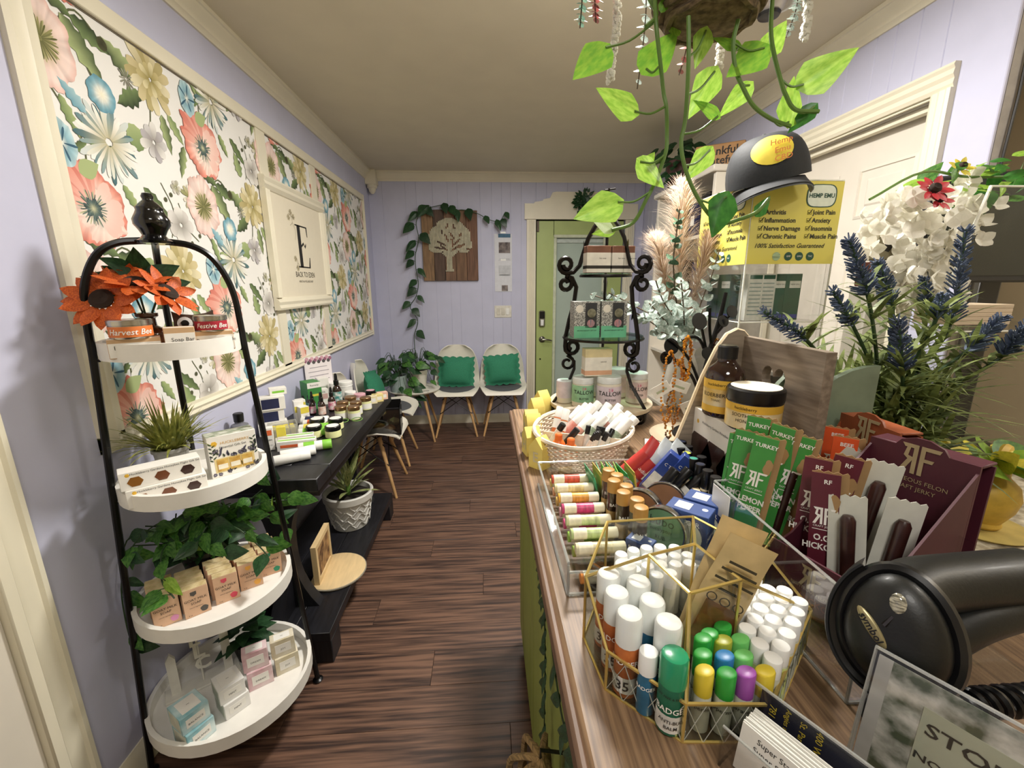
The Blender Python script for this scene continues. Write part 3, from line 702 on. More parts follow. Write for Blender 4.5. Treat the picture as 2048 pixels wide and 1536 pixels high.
# bottle of orange flowers
t = thing('flower_vase', 'brown glass bottle of orange sunflowers on the top tray', 'vase', tp(-.045, -.015, z1))
part('bottle', MB().lathe([(.036, 0), (.04, .006), (.04, .04), (.034, .055), (.018, .066), (.017, .085), (.024, .09), (.024, .098), (.015, .1)], 20), mat('brown_bottle_glass', '#4a2c1a', .12, var=.1, coat=.5), t)
og = mat('orange_petal', '#e0702a', .55, scale=18, col2='#b5481a', transl=.2); brn = mat('flower_brown', '#2b1c12', .9, scale=80, bump=.6)
def sunflower(parent, p, d, R, pm, n=15):
    M = Matrix.Translation(p) @ face(Vector(d).orthogonal(), d)
    h = part('flower_head', MB().lathe([(R * .3, -.002), (R * .34, .006), (R * .22, .011), (.0001, .008)], 16), brn, parent, M=M)
    for k in range(n):
        a = 2 * PI * k / n + jit(.1); q = .25 + (k % 2) * .35 + jit(.1)
        dd = Vector((math.cos(a), math.sin(a), q)); Mq = Matrix.Translation(Vector((math.cos(a), math.sin(a), 0)) * R * .28) @ face(dd, (0, 0, 1)) @ Matrix.Scale(R * .78, 4)
        part('petal', lambda: leafgrid(1, .58, .4, .25, heart=False, nu=5, nv=2), pm, h, M=Mq, key='sunpetal')
for dx_, dy_, z, nx, ny, nz, R in ((-.075, .03, .135, -.3, .7, .4, .075), (-.01, .02, .175, .05, .35, .9, .075), (.05, .03, .15, .55, .5, .6, .072), (-.03, -.05, .17, -.3, -.5, .6, .06)):
    c = RA * dx_ + FD * dy_ + Vector((0, 0, z)); part('flower_stem', MB().tube([(0, 0, .07), c * .6 + Vector((0, 0, .05)), c], .0025, 6), G_DSTEM, t)
    sunflower(t, c, RA * nx + FD * ny + Vector((0, 0, nz)), R, og)
for a, b, z, L in ((-.02, -.04, .2, .075), (.03, -.02, .21, .08), (-.06, -.03, .19, .07), (.0, -.06, .22, .08), (.06, -.03, .19, .07), (-.03, -.02, .235, .06), (.02, -.05, .19, .08), (-.08, -.02, .21, .06)):
    leaf(t, RA * a * .6 + FD * b + Vector((0, 0, z - .03)), RA * a * 12 + Vector((0, 0, .3)) + FD * .3, L, G_DARK, up=FD * .8 + Vector((0, 0, .5)), kind=2)
# owl
t = thing('owl_figurine', 'small brown owl figurine with white ringed eyes on the top tray', 'figurine', tp(.052, -.02, z1), FZ)
ob = [(-.036, .0), (.036, 0), (.042, .02), (.046, .05), (.044, .075), (.046, .1), (.03, .092), (0, .088), (-.03, .092), (-.046, .1), (-.044, .075), (-.046, .05), (-.042, .02)]
brown = mat('owl_brown', '#4a3226', .6, scale=20)
part('body', MB().prism(ob, .03, Matrix(((1, 0, 0, 0), (0, 0, -1, .015), (0, 1, 0, 0), (0, 0, 0, 1)))), brown, t)
for s in (-1, 1):
    e = part('eye', MB().lathe([(.017, 0), (.017, .003), (.0001, .004)], 18, M=Matrix.Translation((s * .021, -.0151, .068)) @ Matrix.Rotation(PI / 2, 4, 'X')), WHITE, t)
    part('pupil', MB().lathe([(.009, 0.004), (.009, .0055), (.0001, .006)], 14, M=Matrix.Translation((s * .021, -.0151, .068)) @ Matrix.Rotation(PI / 2, 4, 'X')), BLACK, e)
part('beak', MB().lathe([(.006, 0), (.0001, .012)], 8, M=Matrix.Translation((0, -.015, .055)) @ Matrix.Rotation(PI / 2, 4, 'X')), mat('beak_tan', '#b98f5a', .5), t)

# second tray: gift boxes, grass plant
z2 = .8732
hexm = [mat('amber_window', '#8a5a26', .3, coat=.4), mat('brown_window', '#6f4128', .3, coat=.4), mat('dark_window', '#3a2320', .3, coat=.4)]
def hexbox(label, loc, rz, dm=(.165, .05, .046), order=(0, 1, 2), group=None):
    t = carton('gift_box', label, 'box', loc, rz, dm, card_w, [], [('f', .01, dm[2] * .86, 'Huckleberry Gardens Honeybee Flight Gift Set', .0075, INK)], group)
    for k, o in enumerate(order):
        b = MB(); r = dm[2] * .3; M = Matrix(((1, 0, 0, (k - 1) * dm[0] * .32), (0, 0, -1, -dm[1] / 2), (0, 1, 0, dm[2] * .42), (0, 0, 0, 1)))
        b.prism([(r * 1.15 * math.cos(PI / 3 * q), r * math.sin(PI / 3 * q)) for q in range(6)], .0006, M)
        part('hexagon_window', b, hexm[o], t)
    part('print_dot', MB().lathe([(.005, 0), (.0001, .0006)], 6, M=Matrix.Translation((-dm[0] * .4, -dm[1] / 2, dm[2] * .84)) @ Matrix.Rotation(PI / 2, 4, 'X')), mat('honey_yellow', '#e0b23c', .5), t)
    return t
hexbox('lower white honey gift box with hexagon windows on the second tray', tp(-.068, .075, z2), FZ + .05, group='white honey gift boxes')
hexbox('upper white honey gift box with hexagon windows stacked on another', tp(-.076, .068, z2 + .0463), FZ + .08, group='white honey gift boxes')
dm = (.122, .055, .122)
t = carton('gift_box', 'tall white gift box with three honey jars in its window', 'box', tp(.088, .0, z2), FZ + .1, dm, card_w, [('t', 0, 0, .12, .05, mat('fern_print', '#cfd0c4', .6, scale=60, col2='#7f8a72'))], [('f', .006, .1, 'HUCKLEBERRY', .011, mat('gold_ink', '#c99a35', .5)), ('f', .0, .087, 'Essential Gift Set', .01, INK)])
part('hexagon_mark', MB().prism([(.008 * math.cos(PI / 3 * q), .008 * math.sin(PI / 3 * q)) for q in range(6)], .0008, Matrix(((1, 0, 0, -.045), (0, 0, -1, -.0275), (0, 1, 0, .101), (0, 0, 0, 1)))), mat('honey_yellow', '#e0b23c', .5), t)
fl2 = []
for k in range(46):
    x = rng.uniform(-.06, .06); edge = abs(x) / .06; z = rng.uniform(.008, .02) if rng.random() < .45 else .058 + edge * .03 * rng.random()
    (pleaf(fl2, x, z, rng.uniform(.6, 2.5), rng.uniform(.008, .02), .006, *hexs(rng.choice(['#33323c', '#4d5a40', '#5d5a74']), '#3b3a3c')) if k % 2 else petals(fl2, x, z, .006, 6, .004, hexs('#3c3a44', '#57524f', '#8f8aa0'), k))
for s in (-1, 1):
    for q in range(9): pleaf(fl2, s * .052, .05 + q * .006, PI / 2 + s * (.9 if q % 2 else -.9), .013, .004, *hexs('#3f5138', '#2c3a2a'))
bb = MB()
for v, f, c in fl2: bb.add([(min(max(p[0], -.06), .06), -.0283, p[1]) for p in v], f, None, c)
part('floral_print', bb, print_m, t, smooth=0, kind='stuff')
part('window_rim', MB().box(.1, .0008, .042, (0, -.0279, .014)), mat('gold_rim', '#d8c48a', .4), t)
for k in (-1, 0, 1):
    w_ = part('jar_window', MB().box(.028, .001, .035, (k * .031, -.0284, .0175)), mat('honey_jar_print', '#d9b765', .3, scale=60, col2='#b98d3c'), t)
    part('jar_label', MB().box(.024, .0006, .014, (k * .031, -.0292, .024)), mat('jar_label_pale', '#e8e2cf', .5), w_)
grassm = mat('yellow_green_blade', '#b3b25c', .5, scale=30, col2='#66722f', transl=.2)
t = thing('grass_plant', 'bushy yellow-green grass plant in a grey pot on the second tray', 'plant', tp(-.05, -.085, z2))
part('pot', MB().lathe([(.034, 0), (.042, .075), (.046, .075), (.046, .085), (.04, .085), (.034, .05)], 20), mat('grey_pot', '#a9a8a4', .6), t)
pot_soil(t, .039, .07)
gb = MB()
def blade(b, p, d, L, w, droop, seg=5):
    d = Vector(d).normalized(); s = d.cross(Vector((0, 0, 1)))
    s = Vector((1, 0, 0)) if s.length < .01 else s.normalized(); v = []
    for i in range(seg + 1):
        q = i / seg; c = Vector(p) + d * L * q - Vector((0, 0, droop * L * q * q)); ww = w * (1 - q ** 2.2) * (.6 + .4 * min(1, q * 4))
        v += [c - s * ww / 2, c + s * ww / 2]
    b.add(v, [(2 * i, 2 * i + 1, 2 * i + 3, 2 * i + 2) for i in range(seg)])
for k in range(230):
    a = rng.uniform(0, 2 * PI); tilt = rng.uniform(0, 1) ** .7 * 1.05; d = Vector((math.cos(a) * math.sin(tilt), math.sin(a) * math.sin(tilt), math.cos(tilt)))
    blade(gb, (math.cos(a) * rng.uniform(0, .03), math.sin(a) * rng.uniform(0, .03), .075), d, rng.uniform(.12, .205), rng.uniform(.006, .01), rng.uniform(.1, .5))
part('grass_blades', gb, grassm, t, kind='stuff', smooth=0)

# third tray: goat-milk soaps under a pothos
z3 = .5082
soapb = mat('soap_kraft', '#d3ad8e', .7, var=.05, scale=25); papertop = mat('cream_paper_edge', '#d8c598', .8, scale=40, col2='#b69c66', bump=.5)
sc_ = [('pink', '#d68fb9'), ('charcoal', '#4e4a46'), ('rose red', '#cf4a5c'), ('amber', '#e5a84a'), ('green', '#2f8a66')]
fronts = ((-.122, .085, 0), (-.056, .092, .02), (.014, .082, .0), (.08, .062, -.02), (.142, .03, -.05))
for k, (a, b, tw) in enumerate(fronts):
    cm = mat('soap_mark_%s' % sc_[k][0].replace(' ', '_'), sc_[k][1], .6)
    for q in range(4):
        dm = (.06, .028, .086)
        pos = tp(a - q * .004 + jit(.002), b - .0145 - q * .029, z3); rz = FZ + tw + jit(.03)
        lab = 'front kraft goat milk soap with %s emblem on the third tray' % sc_[k][0] if q == 0 else '%s kraft soap behind the front one with %s emblem' % (ORD[q - 1], sc_[k][0])
        t = carton('soap_box', lab, 'soap', pos, rz, dm, soapb, [('t', 0, 0, .059, .027, papertop)], [], 'goat milk soaps on the third tray')
        if q == 0:
            part('emblem', MB().prism([(-.007, .006), (.007, .006), (.007, -.003), (0, -.008), (-.007, -.003)], .0006, Matrix(((1, 0, 0, -.004), (0, 0, -1, -.014), (0, 1, 0, .071), (0, 0, 0, 1)))), cm, t)
            for s, z in (('GOAT MILK', .052), ('SOAP', .041)): tx(t, 'f', dm, -.001, z, s, .0098, INK)
            tx(t, 'f', dm, -.002, .029, 'natural ingredients', .0042, INK)
            part('flavour_mark', MB().prism([(.009 * math.cos(u) * (1 + .12 * math.sin(5 * u)), .009 * math.sin(u)) for u in [2 * PI * i / 16 for i in range(16)]], .0006, Matrix(((1, 0, 0, .015), (0, 0, -1, -.014), (0, 1, 0, .016), (0, 0, 0, 1)))), cm, t)
            tx(t, 'f', dm, -.018, .007, '4 oz', .005, INK)
t = thing('pothos_plant', 'trailing pothos sprawling behind the soaps on the third tray', 'plant', tp(-.02, -.105, z3))
part('pot', MB().lathe([(.045, 0), (.06, .09), (.064, .09), (.064, .105), (.056, .105), (.05, .06)], 22), mat('black_pot', '#161616', .5), t)
pot_soil(t, .055, .09)
def lv(a, b, z): return RA * a + FD * b + Vector((0, 0, z))
strands = [([(0, 0, .09), lv(.1, .05, .2), lv(.2, .08, .22), lv(.27, .08, .2)], 7), ([(0, 0, .09), lv(.07, .1, .19), lv(.12, .16, .15), lv(.15, .19, .1)], 7), ([(0, 0, .09), lv(-.08, .08, .18), lv(-.1, .17, .13), lv(-.08, .21, .085)], 7),
           ([(0, 0, .09), lv(-.15, .0, .2), lv(-.19, .05, .1), lv(-.2, .06, -.02), lv(-.195, .08, -.12)], 9), ([(0, 0, .09), lv(.05, .0, .25), lv(.14, .0, .29), lv(.22, .02, .28)], 7), ([(0, 0, .09), lv(-.06, .02, .22), lv(-.13, .06, .22), lv(-.17, .12, .18)], 7),
           ([(0, 0, .09), lv(.02, .08, .2), lv(.0, .14, .19), lv(.04, .18, .14)], 7), ([(0, 0, .09), lv(.1, -.02, .16), lv(.2, -.0, .12), lv(.24, .02, .06)], 6), ([(0, 0, .09), lv(0, .05, .24), lv(-.05, .1, .26)], 6)]
for k in range(16): strands.append(([(0, 0, .09), lv(rng.uniform(-.12, .14), rng.uniform(-.02, .05), rng.uniform(.13, .2)), lv(rng.uniform(-.16, .22), rng.uniform(-.02, .08), rng.uniform(.14, .3))], 6))
for k, (pts, n) in enumerate(strands):
    lf = []
    for i in range(n):
        s = RA * (jit(1) if k not in (3, 5) else rng.uniform(-.1, .7)) + FD * (.5 + jit(.5)) + Vector((0, 0, .3 + jit(.3))); lf.append(((i + .8) / n, s.normalized(), rng.uniform(.045, .068), rng.uniform(.1, .7)))
    vine(t, pts, .002, G_DSTEM, lf, [G_DARK, G_MID, G_DARK, G_MID] if k not in (0, 2) else [G_MID, G_BRIGHT, G_MID])
# fourth tray
z4 = .1582
teal_box = mat('marbled_teal', '#d7e6e6', .6, scale=14, col2='#7fb6c0'); pink_box = mat('marbled_pink', '#e6d3d3', .6, scale=16, col2='#c99aa2'); beige_box = mat('marbled_beige', '#e3dccb', .6, scale=16, col2='#c5b894'); grey_box = mat('marbled_grey', '#e6e4e0', .6, var=.03, scale=14)
side_p = mat('paper_side', '#cfd0c0', .7)
def sleeve(label, p, rz, dm, m, s):
    t = carton('soap_box', label, 'soap', p, rz, dm, m, [('f', 0, dm[2] * .5, dm[0] * .66, dm[2] * .5, card_w), ('t', 0, 0, dm[0] * .66, dm[1] * .7, card_w), ('l', 0, dm[2] * .5, dm[1] * .8, dm[2] * .8, side_p)], [('f', 0, dm[2] * .45, s, .0085, INK), ('t', 0, 0, '~', .014, INK)], 'boxed soaps on the lowest tray')
    return t
for (a, b, tw, nm, m, s, dm) in ((-.115, .125, .42, 'teal marbled', teal_box, 'BALANCE', (.07, .075, .055)), (-.018, .088, .25, 'plain pale grey', grey_box, 'MINT', (.068, .072, .05)), (.062, .052, -.05, 'pink marbled', pink_box, 'DREAM', (.07, .04, .066)), (.142, .045, -.05, 'beige marbled', beige_box, 'JOY', (.07, .04, .062))):
    for q in range(2): sleeve('%s %s soap box of its stack on the lowest tray' % (('lower', 'upper')[q], nm), tp(a - q * .004, b - q * .006, z4 + q * (dm[2] + .0003)), FZ + tw - q * .07, dm, m, s)
wpn = mat('white_wood', '#e2dfd4', .6, var=.04)
t = thing('welcome_sign', 'white wooden stake sign with letters spelling welcome on the lowest tray', 'sign', tp(-.08, -.07, z4), FZ)
for x in (-.07, .07):
    part('post', MB().prism([(-.012, 0), (.012, 0), (.012, .2 if x > 0 else .13), (0, .22 if x > 0 else .15), (-.012, .2 if x > 0 else .13)], .012, Matrix(((1, 0, 0, x), (0, 0, -1, .006), (0, 1, 0, 0), (0, 0, 0, 1)))), wpn, t)
part('foot_bar', MB().box(.2, .06, .008, (0, 0, 0), .002), wpn, t)
for k, ch in enumerate('WELC'):
    m_ = text(ch, .062, wpn, t, (-.012 + .006 * k, -.004, .21 - k * .046), bold=.03, name='letter')
part('letter_rod', MB().tube([(0, 0, .008), (0, 0, .25)], .003, 6), wpn, t)
t = thing('leafy_plant', 'dark round-leaved plant behind the pink and beige soap boxes', 'plant', tp(.05, -.09, z4))
part('pot', MB().lathe([(.03, 0), (.042, .06), (.042, .065), (.036, .06)], 18), mat('black_pot', '#161616', .5), t)
for k in range(22):
    a = 2.4 * k; r = .03 + .0028 * k
    leaf(t, (math.cos(a) * r * .5, math.sin(a) * r * .5, .07 + .004 * (22 - k)), (math.cos(a), math.sin(a), .5 - .03 * k), .06, G_DARK, kind=2)

# ---------------------------------------------------------------- black console bench along the left wall
blackwood = mat('black_stained_wood', '#17171c', .42, scale=5, stretch=(18, 2, 1), var=.35, bump=.08)
bn = thing('console_bench', 'long black wooden console bench with a lower shelf along the left wall', 'bench', (-.815, 2.0, 0))
part('breadboard_end', MB().box(.43, .13, .05, (0, -.505, .70), .003), blackwood, bn)
for i, x in enumerate((-.144, 0, .144)): part('top_plank', MB().box(.141, 1.09, .05, (x, .107, .70), .002), blackwood, bn)
part('apron', MB().box(.38, 1.1, .05, (0, .05, .65), .002), blackwood, bn)
for i, x in enumerate((-.14, 0, .14)): part('shelf_plank', MB().box(.138, 1.12, .04, (x, -.04, .10), .002), blackwood, bn)
for y in (-.55, .47): part('shelf_foot', MB().box(.42, .09, .1, (0, y, 0), .003), blackwood, bn)
def curvy(w0, w1, h): return [(-w0, 0)] + [(-w1 - (w0 - w1) * abs(2 * i / 12 - 1) ** 2.4, h * i / 12) for i in range(1, 12)] + [(-w0, h), (w0, h)] + [(w1 + (w0 - w1) * abs(2 * i / 12 - 1) ** 2.4, h * (1 - i / 12)) for i in range(1, 12)] + [(w0, 0)]
for y in (-.43, .42):
    part('pedestal', MB().prism(curvy(.12, .04, .51), .05, Matrix(((1, 0, 0, 0), (0, 0, -1, y + .025), (0, 1, 0, .14), (0, 0, 0, 1)))).prism(curvy(.16, .03, .51), .05, Matrix(((0, 0, 1, -.025), (1, 0, 0, y), (0, 1, 0, .14), (0, 0, 0, 1)))), blackwood, bn)
BZ = .7503
# framed notice leaning at the back
t = thing('sign_holder', 'upright white notice with pink flower border at the back of the bench', 'sign', (-.99, 2.56, BZ), rad(52))
part('notice_sheet', MB().box(.17, .004, .25, (0, 0, .006), .001), mat('pale_pink_paper', '#e6dfe0', .6, var=.02), t)
part('holder_foot', MB().box(.17, .06, .006, (0, .01, 0), .002), glass_mat('clear_acrylic'), t)
for k in range(16): part('flower_print', MB().lathe([(.012, 0), (.0001, .0006)], 6, M=Matrix.Translation((-.078 + .0104 * k, -.0021, .235 + .012 * math.sin(k * 2.1))) @ Matrix.Rotation(PI / 2, 4, 'X')), mat('berry_print_%d' % (k % 3), ('#8f5a72', '#c79aa5', '#4d4a4a')[k % 3], .7), t)
for z, wd in ((.19, .11), (.165, .13), (.14, .12), (.115, .13), (.09, .1)): part('text_line', MB().box(wd, .0006, .004, (0, -.0023, z)), mat('grey_text', '#9a959a', .7), t)
box_w = mat('white_box', '#e8e6e0', .55, var=.03, scale=20); box_g = mat('green_box', '#3f8a44', .5, var=.1, scale=12)
def cb_(label, x, y, rz, dm, m, dec=(), tex=(), z=BZ, g='boxed remedies on the bench', rot=None): return carton('product_box', label, 'box', (x, y, z), rz, dm, m, dec, tex, g, rot)
navy = mat('navy_panel', '#20264a', .5); purp = mat('violet_panel', '#4d4a9a', .5); yel = mat('yellow_panel', '#d9c94a', .5); org = mat('orange_panel', '#dd6a3a', .5); lime = mat('lime_panel', '#7fbf3f', .5)
cb_('tall green box behind the dropper bottles on the bench', -.965, 2.36, .75, (.075, .1, .15), box_g, [('f', 0, .135, .074, .03, box_w), ('f', 0, .08, .05, .012, yel)], [('f', 0, .135, 'Remedy', .014, INK)])
for q in range(2): cb_('%s white box with navy panel at the left end of the bench stack' % ('lower', 'upper')[q], -.99 + q * .01, 1.96, .5, (.1, .06, .06), box_w, [('f', -.01, .03, .07, .045, navy)], [], BZ + .0603 * q + .0503)
cb_('flat white box with violet panel under the navy ones', -.985, 1.95, .5, (.12, .085, .05), box_w, [('f', 0, .024, .11, .03, purp)], [])
cb_('small white carton on top of the navy boxes', -.97, 2.0, .55, (.07, .05, .03), box_w, [('f', 0, .014, .05, .01, lime)], [], BZ + .171)
for k, (x, y) in enumerate(((-.93, 2.1), (-.95, 2.17), (-.9, 2.08))): cb_('upright yellow and white carton, %s from the navy boxes' % ORD[k], x, y, .6 + .1 * k, (.042, .042, .11 - .012 * k), box_w, [('f', 0, .07, .04, .03, yel)], [('f', 0, .04, 'tea', .014, INK)])
t = thing('plastic_tub', 'clear plastic tub of yellow packets at the front of the bench stack', 'tub', (-.9, 1.86, BZ), .5)
part('tub_wall', MB().box(.11, .004, .07, (0, -.04, 0)).box(.11, .004, .07, (0, .04, 0)).box(.004, .08, .07, (-.055, 0, 0)).box(.004, .08, .07, (.055, 0, 0)), glass_mat('hazy_plastic', '#f2f2ee', haze=.25), t)
for k in range(4): part('packet', MB().box(.02, .06, .055, (-.035 + .024 * k, 0, .002), .003), yel, t)
cb_('upright white carton with orange spot at the left of the bench front', -.9, 1.735, .45, (.035, .035, .095), box_w, [('f', 0, .075, .024, .022, org)], [('f', 0, .045, 'calm', .012, INK), ('f', 0, .02, '* * *', .01, INK)])
cb_('upright yellow carton beside the orange-spotted one', -.868, 1.775, .45, (.035, .035, .085), yel, [('f', 0, .03, .033, .03, box_w)], [])
for k, (x, y, rz) in enumerate(((-.79, 1.735, .25), (-.82, 1.79, .3))): cb_('long white carton lying at the bench front, %s from the camera' % ORD[k], x, y, rz, (.145, .04, .04), box_w, [('f', -.02, .02, .08, .012, org), ('t', 0, 0, .14, .012, lime)], [('r', 0, .02, 'BR', .02, INK)])
tubw = mat('white_tube', '#ecebe7', .35, var=.02)
for k, (x, y, rz, cm, lm) in enumerate(((-.765, 1.685, .35, lime, lime), (-.80, 1.605, .5, WHITE, None), (-.80, 1.552, .55, WHITE, None), (-.84, 1.87, .2, lime, lime), (-.86, 1.93, .15, lime, yel), (-.87, 2.0, .12, WHITE, org), (-.9, 2.05, .1, WHITE, navy))):
    lab = ('green-capped white tube lying beside the long cartons', 'upper of two white tubes lying at the bench corner', 'lower of two white tubes lying at the bench corner', 'green tube lying behind the cartons', 'yellow-banded tube lying behind the green tube', 'orange-banded white tube lying in the middle of the bench', 'navy-banded white tube lying before the droppers')[k]
    tube_item('lotion_tube', lab, 'tube', (x, y, BZ + .0205), .02, .125, .035, tubw, cm, 'lotion tubes lying on the bench', rot=(PI / 2, 0, rz + PI / 2 ), m_label=lm, lz=(.02, .06), txt=[('balm', .045, .014, INK)])
amberb = mat('amber_glass_dark', '#2a1610', .1, var=.15, coat=.6)
def dropper(label, x, y, s=1.0, lm=None):
    t = thing('dropper_bottle', label, 'bottle', (x, y, BZ), .6, 'dropper bottles on the bench')
    part('bottle', lambda: MB().lathe([(.014 * s, 0), (.016 * s, .003), (.016 * s, .05 * s), (.012 * s, .06 * s), (.007 * s, .066 * s), (.007 * s, .07 * s)], 16), amberb, t, key=('drb', s))
    part('dropper_cap', lambda: MB().lathe([(.009 * s, .068 * s), (.009 * s, .083 * s), (.006 * s, .086 * s), (.0055 * s, .1 * s), (.004 * s, .108 * s), (.0001, .11 * s)], 12), BLACK, t, key=('drc', s))
    part('label', lambda: band(.0163 * s, .008 * s, .045 * s, 16), lm, t, key=('drl', s))
cl = [mat('label_pink', '#d64a7a', .5, scale=50, col2='#e9e4e0'), mat('label_violet', '#6a5fae', .5, scale=50, col2='#e6e2ea'), mat('label_peach', '#d9a08a', .5, scale=50, col2='#efe6de'), mat('label_teal', '#3f8f8a', .5, scale=50, col2='#e9e9e4')]
for k, (x, y, s, c, d) in enumerate(((-.945, 2.2, 1, 1, 'violet-labelled'), (-.915, 2.23, 1, 0, 'pink-labelled'), (-.93, 2.27, 1.05, 1, 'violet and white labelled'), (-.885, 2.27, 1, 1, 'blue-violet labelled'), (-.855, 2.2, 1.15, 2, 'peach-labelled'), (-.835, 2.29, 1.2, 0, 'rose-labelled'), (-.855, 2.44, 1.6, 3, 'tallest teal and pink labelled'), (-.96, 2.31, 1, 3, 'teal-labelled'))):
    dropper('%s amber dropper bottle on the bench%s' % (d, ', %s in the cluster' % ORD[k]), x, y, s, cl[c])
cr_fill = mat('cream_balm', '#dfe0a5', .6); clear = glass_mat('jar_glass', '#fbfbf5', gloss=.2); goldlid = mat('rose_gold_lid', '#a5805c', .3, .9); paperl = mat('white_paper_label', '#e9e7e1', .6, var=.02); pinkst = mat('pink_sticker', '#d9a7b2', .5)
for k, (x, y) in enumerate(((-.775, 1.88), (-.69, 1.872), (-.8, 1.985), (-.715, 1.985))):
    jar('balm_jar', 'black-lidded cream balm jar, %s of the four at the bench front' % ('near left', 'near right', 'far left', 'far right')[k], 'jar', (x, y, BZ), .034, .052, cr_fill, BLACK, .02, group='black-lidded balm jars', neck=.9, top=paperl, lid_r=1.08)
for k, (x, y) in enumerate(((-.738, 2.135), (-.672, 2.13), (-.757, 2.225), (-.685, 2.215), (-.66, 2.305), (-.745, 2.32))):
    jar('candle_jar', 'gold-lidded glass candle jar, %s of %s row on the bench' % (('left', 'right', 'left', 'right', 'right', 'left')[k], ('front', 'front', 'middle', 'middle', 'back', 'back')[k]), 'jar', (x, y, BZ), .03, .068, cr_fill, goldlid, .02, paperl, (.008, .036), 'gold-lidded candle jars', lid_r=1.08, neck=.9)
t = thing('eyeglasses', 'green-rimmed reading glasses folded on the bench front', 'glasses', (-.67, 2.055, BZ), .3)
for s in (-1, 1): part('rim', MB().tube([(s * .032 + .024 * math.cos(a), .017 * math.sin(a), .018 + .004 * math.sin(a)) for a in [2 * PI * i / 16 for i in range(16)]], .002, 6, closed=True), mat('green_plastic', '#6f9a4a', .3), t)
part('temple_arm', MB().tube([(.056, .0, .018), (.06, .06, .006), (-.04, .065, .003)], .0022, 6), BLACK, t)
part('temple_arm', MB().tube([(-.056, .0, .018), (-.06, .05, .006), (.04, .055, .003)], .0022, 6), BLACK, t)
for k, (x, y, m_, nm) in enumerate(((-.66, 2.42, mat('cream_soap', '#e5d9b0', .6), 'cream'), (-.635, 2.46, mat('yellow_soap', '#e3d28f', .6), 'pale yellow'), (-.62, 2.51, mat('peach_soap', '#e0b8a5', .6), 'peach'))):
    cb_('%s soap carton at the far end of the bench' % nm, x, y, .5, (.06, .035, .045), m_, [('f', 0, .022, .04, .02, paperl)], [], g='pastel soap cartons')
jar('cosmetic_jar', 'black jar with pink sticker at the far end of the bench', 'jar', (-.7, 2.56, BZ), .03, .045, BLACK, BLACK, .02, top=pinkst, neck=.95)
for k, (x, y, h) in enumerate(((-.74, 2.48, .045), (-.8, 2.5, .055), (-.77, 2.4, .05))):
    jar('cosmetic_jar', ('white jar with pink lid beside the black jar', 'white jar behind the pink-lidded one', 'pink-striped white jar near the gold lids')[k], 'jar', (x, y, BZ), .032, h, tubw, (mat('pink_lid', '#dba9b4', .4), WHITE, goldlid)[k], .018, paperl, neck=.95)
for k, (x, y, r, h) in enumerate(((-.85, 2.58, .04, .1), (-.92, 2.6, .038, .09))):
    jar('supplement_tub', ('large white supplement tub at the back of the bench', 'second white supplement tub beside the notice')[k], 'tub', (x, y, BZ), r, h, tubw, WHITE, .022, paperl, neck=.97)
cb_('tall white carton at the back of the bench near the tubs', -.955, 2.5, .6, (.06, .06, .14), box_w, [('f', 0, .07, .04, .05, mat('grey_leaf_print', '#b5bdae', .6))], [])
cb_('small white and grey carton right of the green box', -.93, 2.43, .6, (.05, .045, .09), box_w, [('f', 0, .05, .04, .03, mat('rose_print', '#c9a5a0', .6))], [('f', 0, .075, 'OIL', .012, INK)])
t = thing('pump_bottle', 'grey bottle with black cap at the left end of the bench', 'bottle', (-1.0, 1.72, BZ), .5)
part('bottle', MB().lathe([(.034, 0), (.036, .004), (.036, .1), (.03, .115), (.016, .122), (.016, .13)], 20), mat('grey_plastic', '#6f7078', .4), t)
part('cap', MB().lathe([(.018, .128), (.019, .16), (.016, .163), (.0001, .163)], 16), BLACK, t)

# on the lower shelf
t = thing('potted_plant', 'striped dracaena in a woven-pattern white pot on the bench shelf', 'plant', (-.755, 2.17, .1402))
wp_ = mat('white_ceramic_pot', '#c9c7c1', .5, var=.03)
pp = part('pot', MB().lathe([(.085, 0), (.09, .004), (.118, .16), (.128, .162), (.13, .195), (.124, .2), (.115, .198), (.11, .17), (.085, .15)], 32), wp_, t)
wv = MB()
for k in range(22):
    for j in range(5):
        a = 2 * PI * (k + .5 * (j % 2)) / 22; z0 = .02 + .026 * j; sg = 1 if (k + j) % 2 else -1
        def at_(a, z): rr = .092 + .026 * z / .16 + .001; return (rr * math.cos(a), rr * math.sin(a), z)
        wv.tube([at_(a - .11 * sg, z0), at_(a + .11 * sg, z0 + .026)], .0042, 4)
part('woven_relief', wv, wp_, pp, kind='stuff')
pot_soil(t, .112, .168)
str_leaf = mat('striped_leaf', '#b5b77a', .4, scale=9, col2='#46602f', stretch=(9, 1, 1), transl=.15)
for k in range(15):
    a = k * 2.4; e = .35 + .055 * k; d = (math.cos(a) * (1 - .04 * k), math.sin(a) * (1 - .04 * k), .45 + .11 * k)
    part('leaf', lambda: leafgrid(1, .17, .35, .35, heart=False, nu=8, nv=2), str_leaf, t, M=Matrix.Translation((.012 * math.cos(a), .012 * math.sin(a), .18 + .004 * k)) @ face(d, (-d[0], -d[1], 1)) @ Matrix.Scale(.15 + .006 * k, 4), key='drac')
part('plant_stem', MB().tube([(0, 0, .16), (.005, 0, .26)], .012, 8), G_STEM, t)
bl = mat('birch_ply', '#d9bd8d', .55, scale=4, stretch=(12, 2, 1), var=.08)
t = thing('wooden_stand', 'round pale wooden board with an upright framed panel on the bench shelf', 'stand', (-.70, 1.755, .1402), rad(4))
disc = MB().lathe([(.128, 0), (.13, .003), (.13, .012), (.126, .015), (.0001, .015)], 40)
disc.v = [(max(x, -.085), y, z) for x, y, z in disc.v]
part('round_base', disc, bl, t)
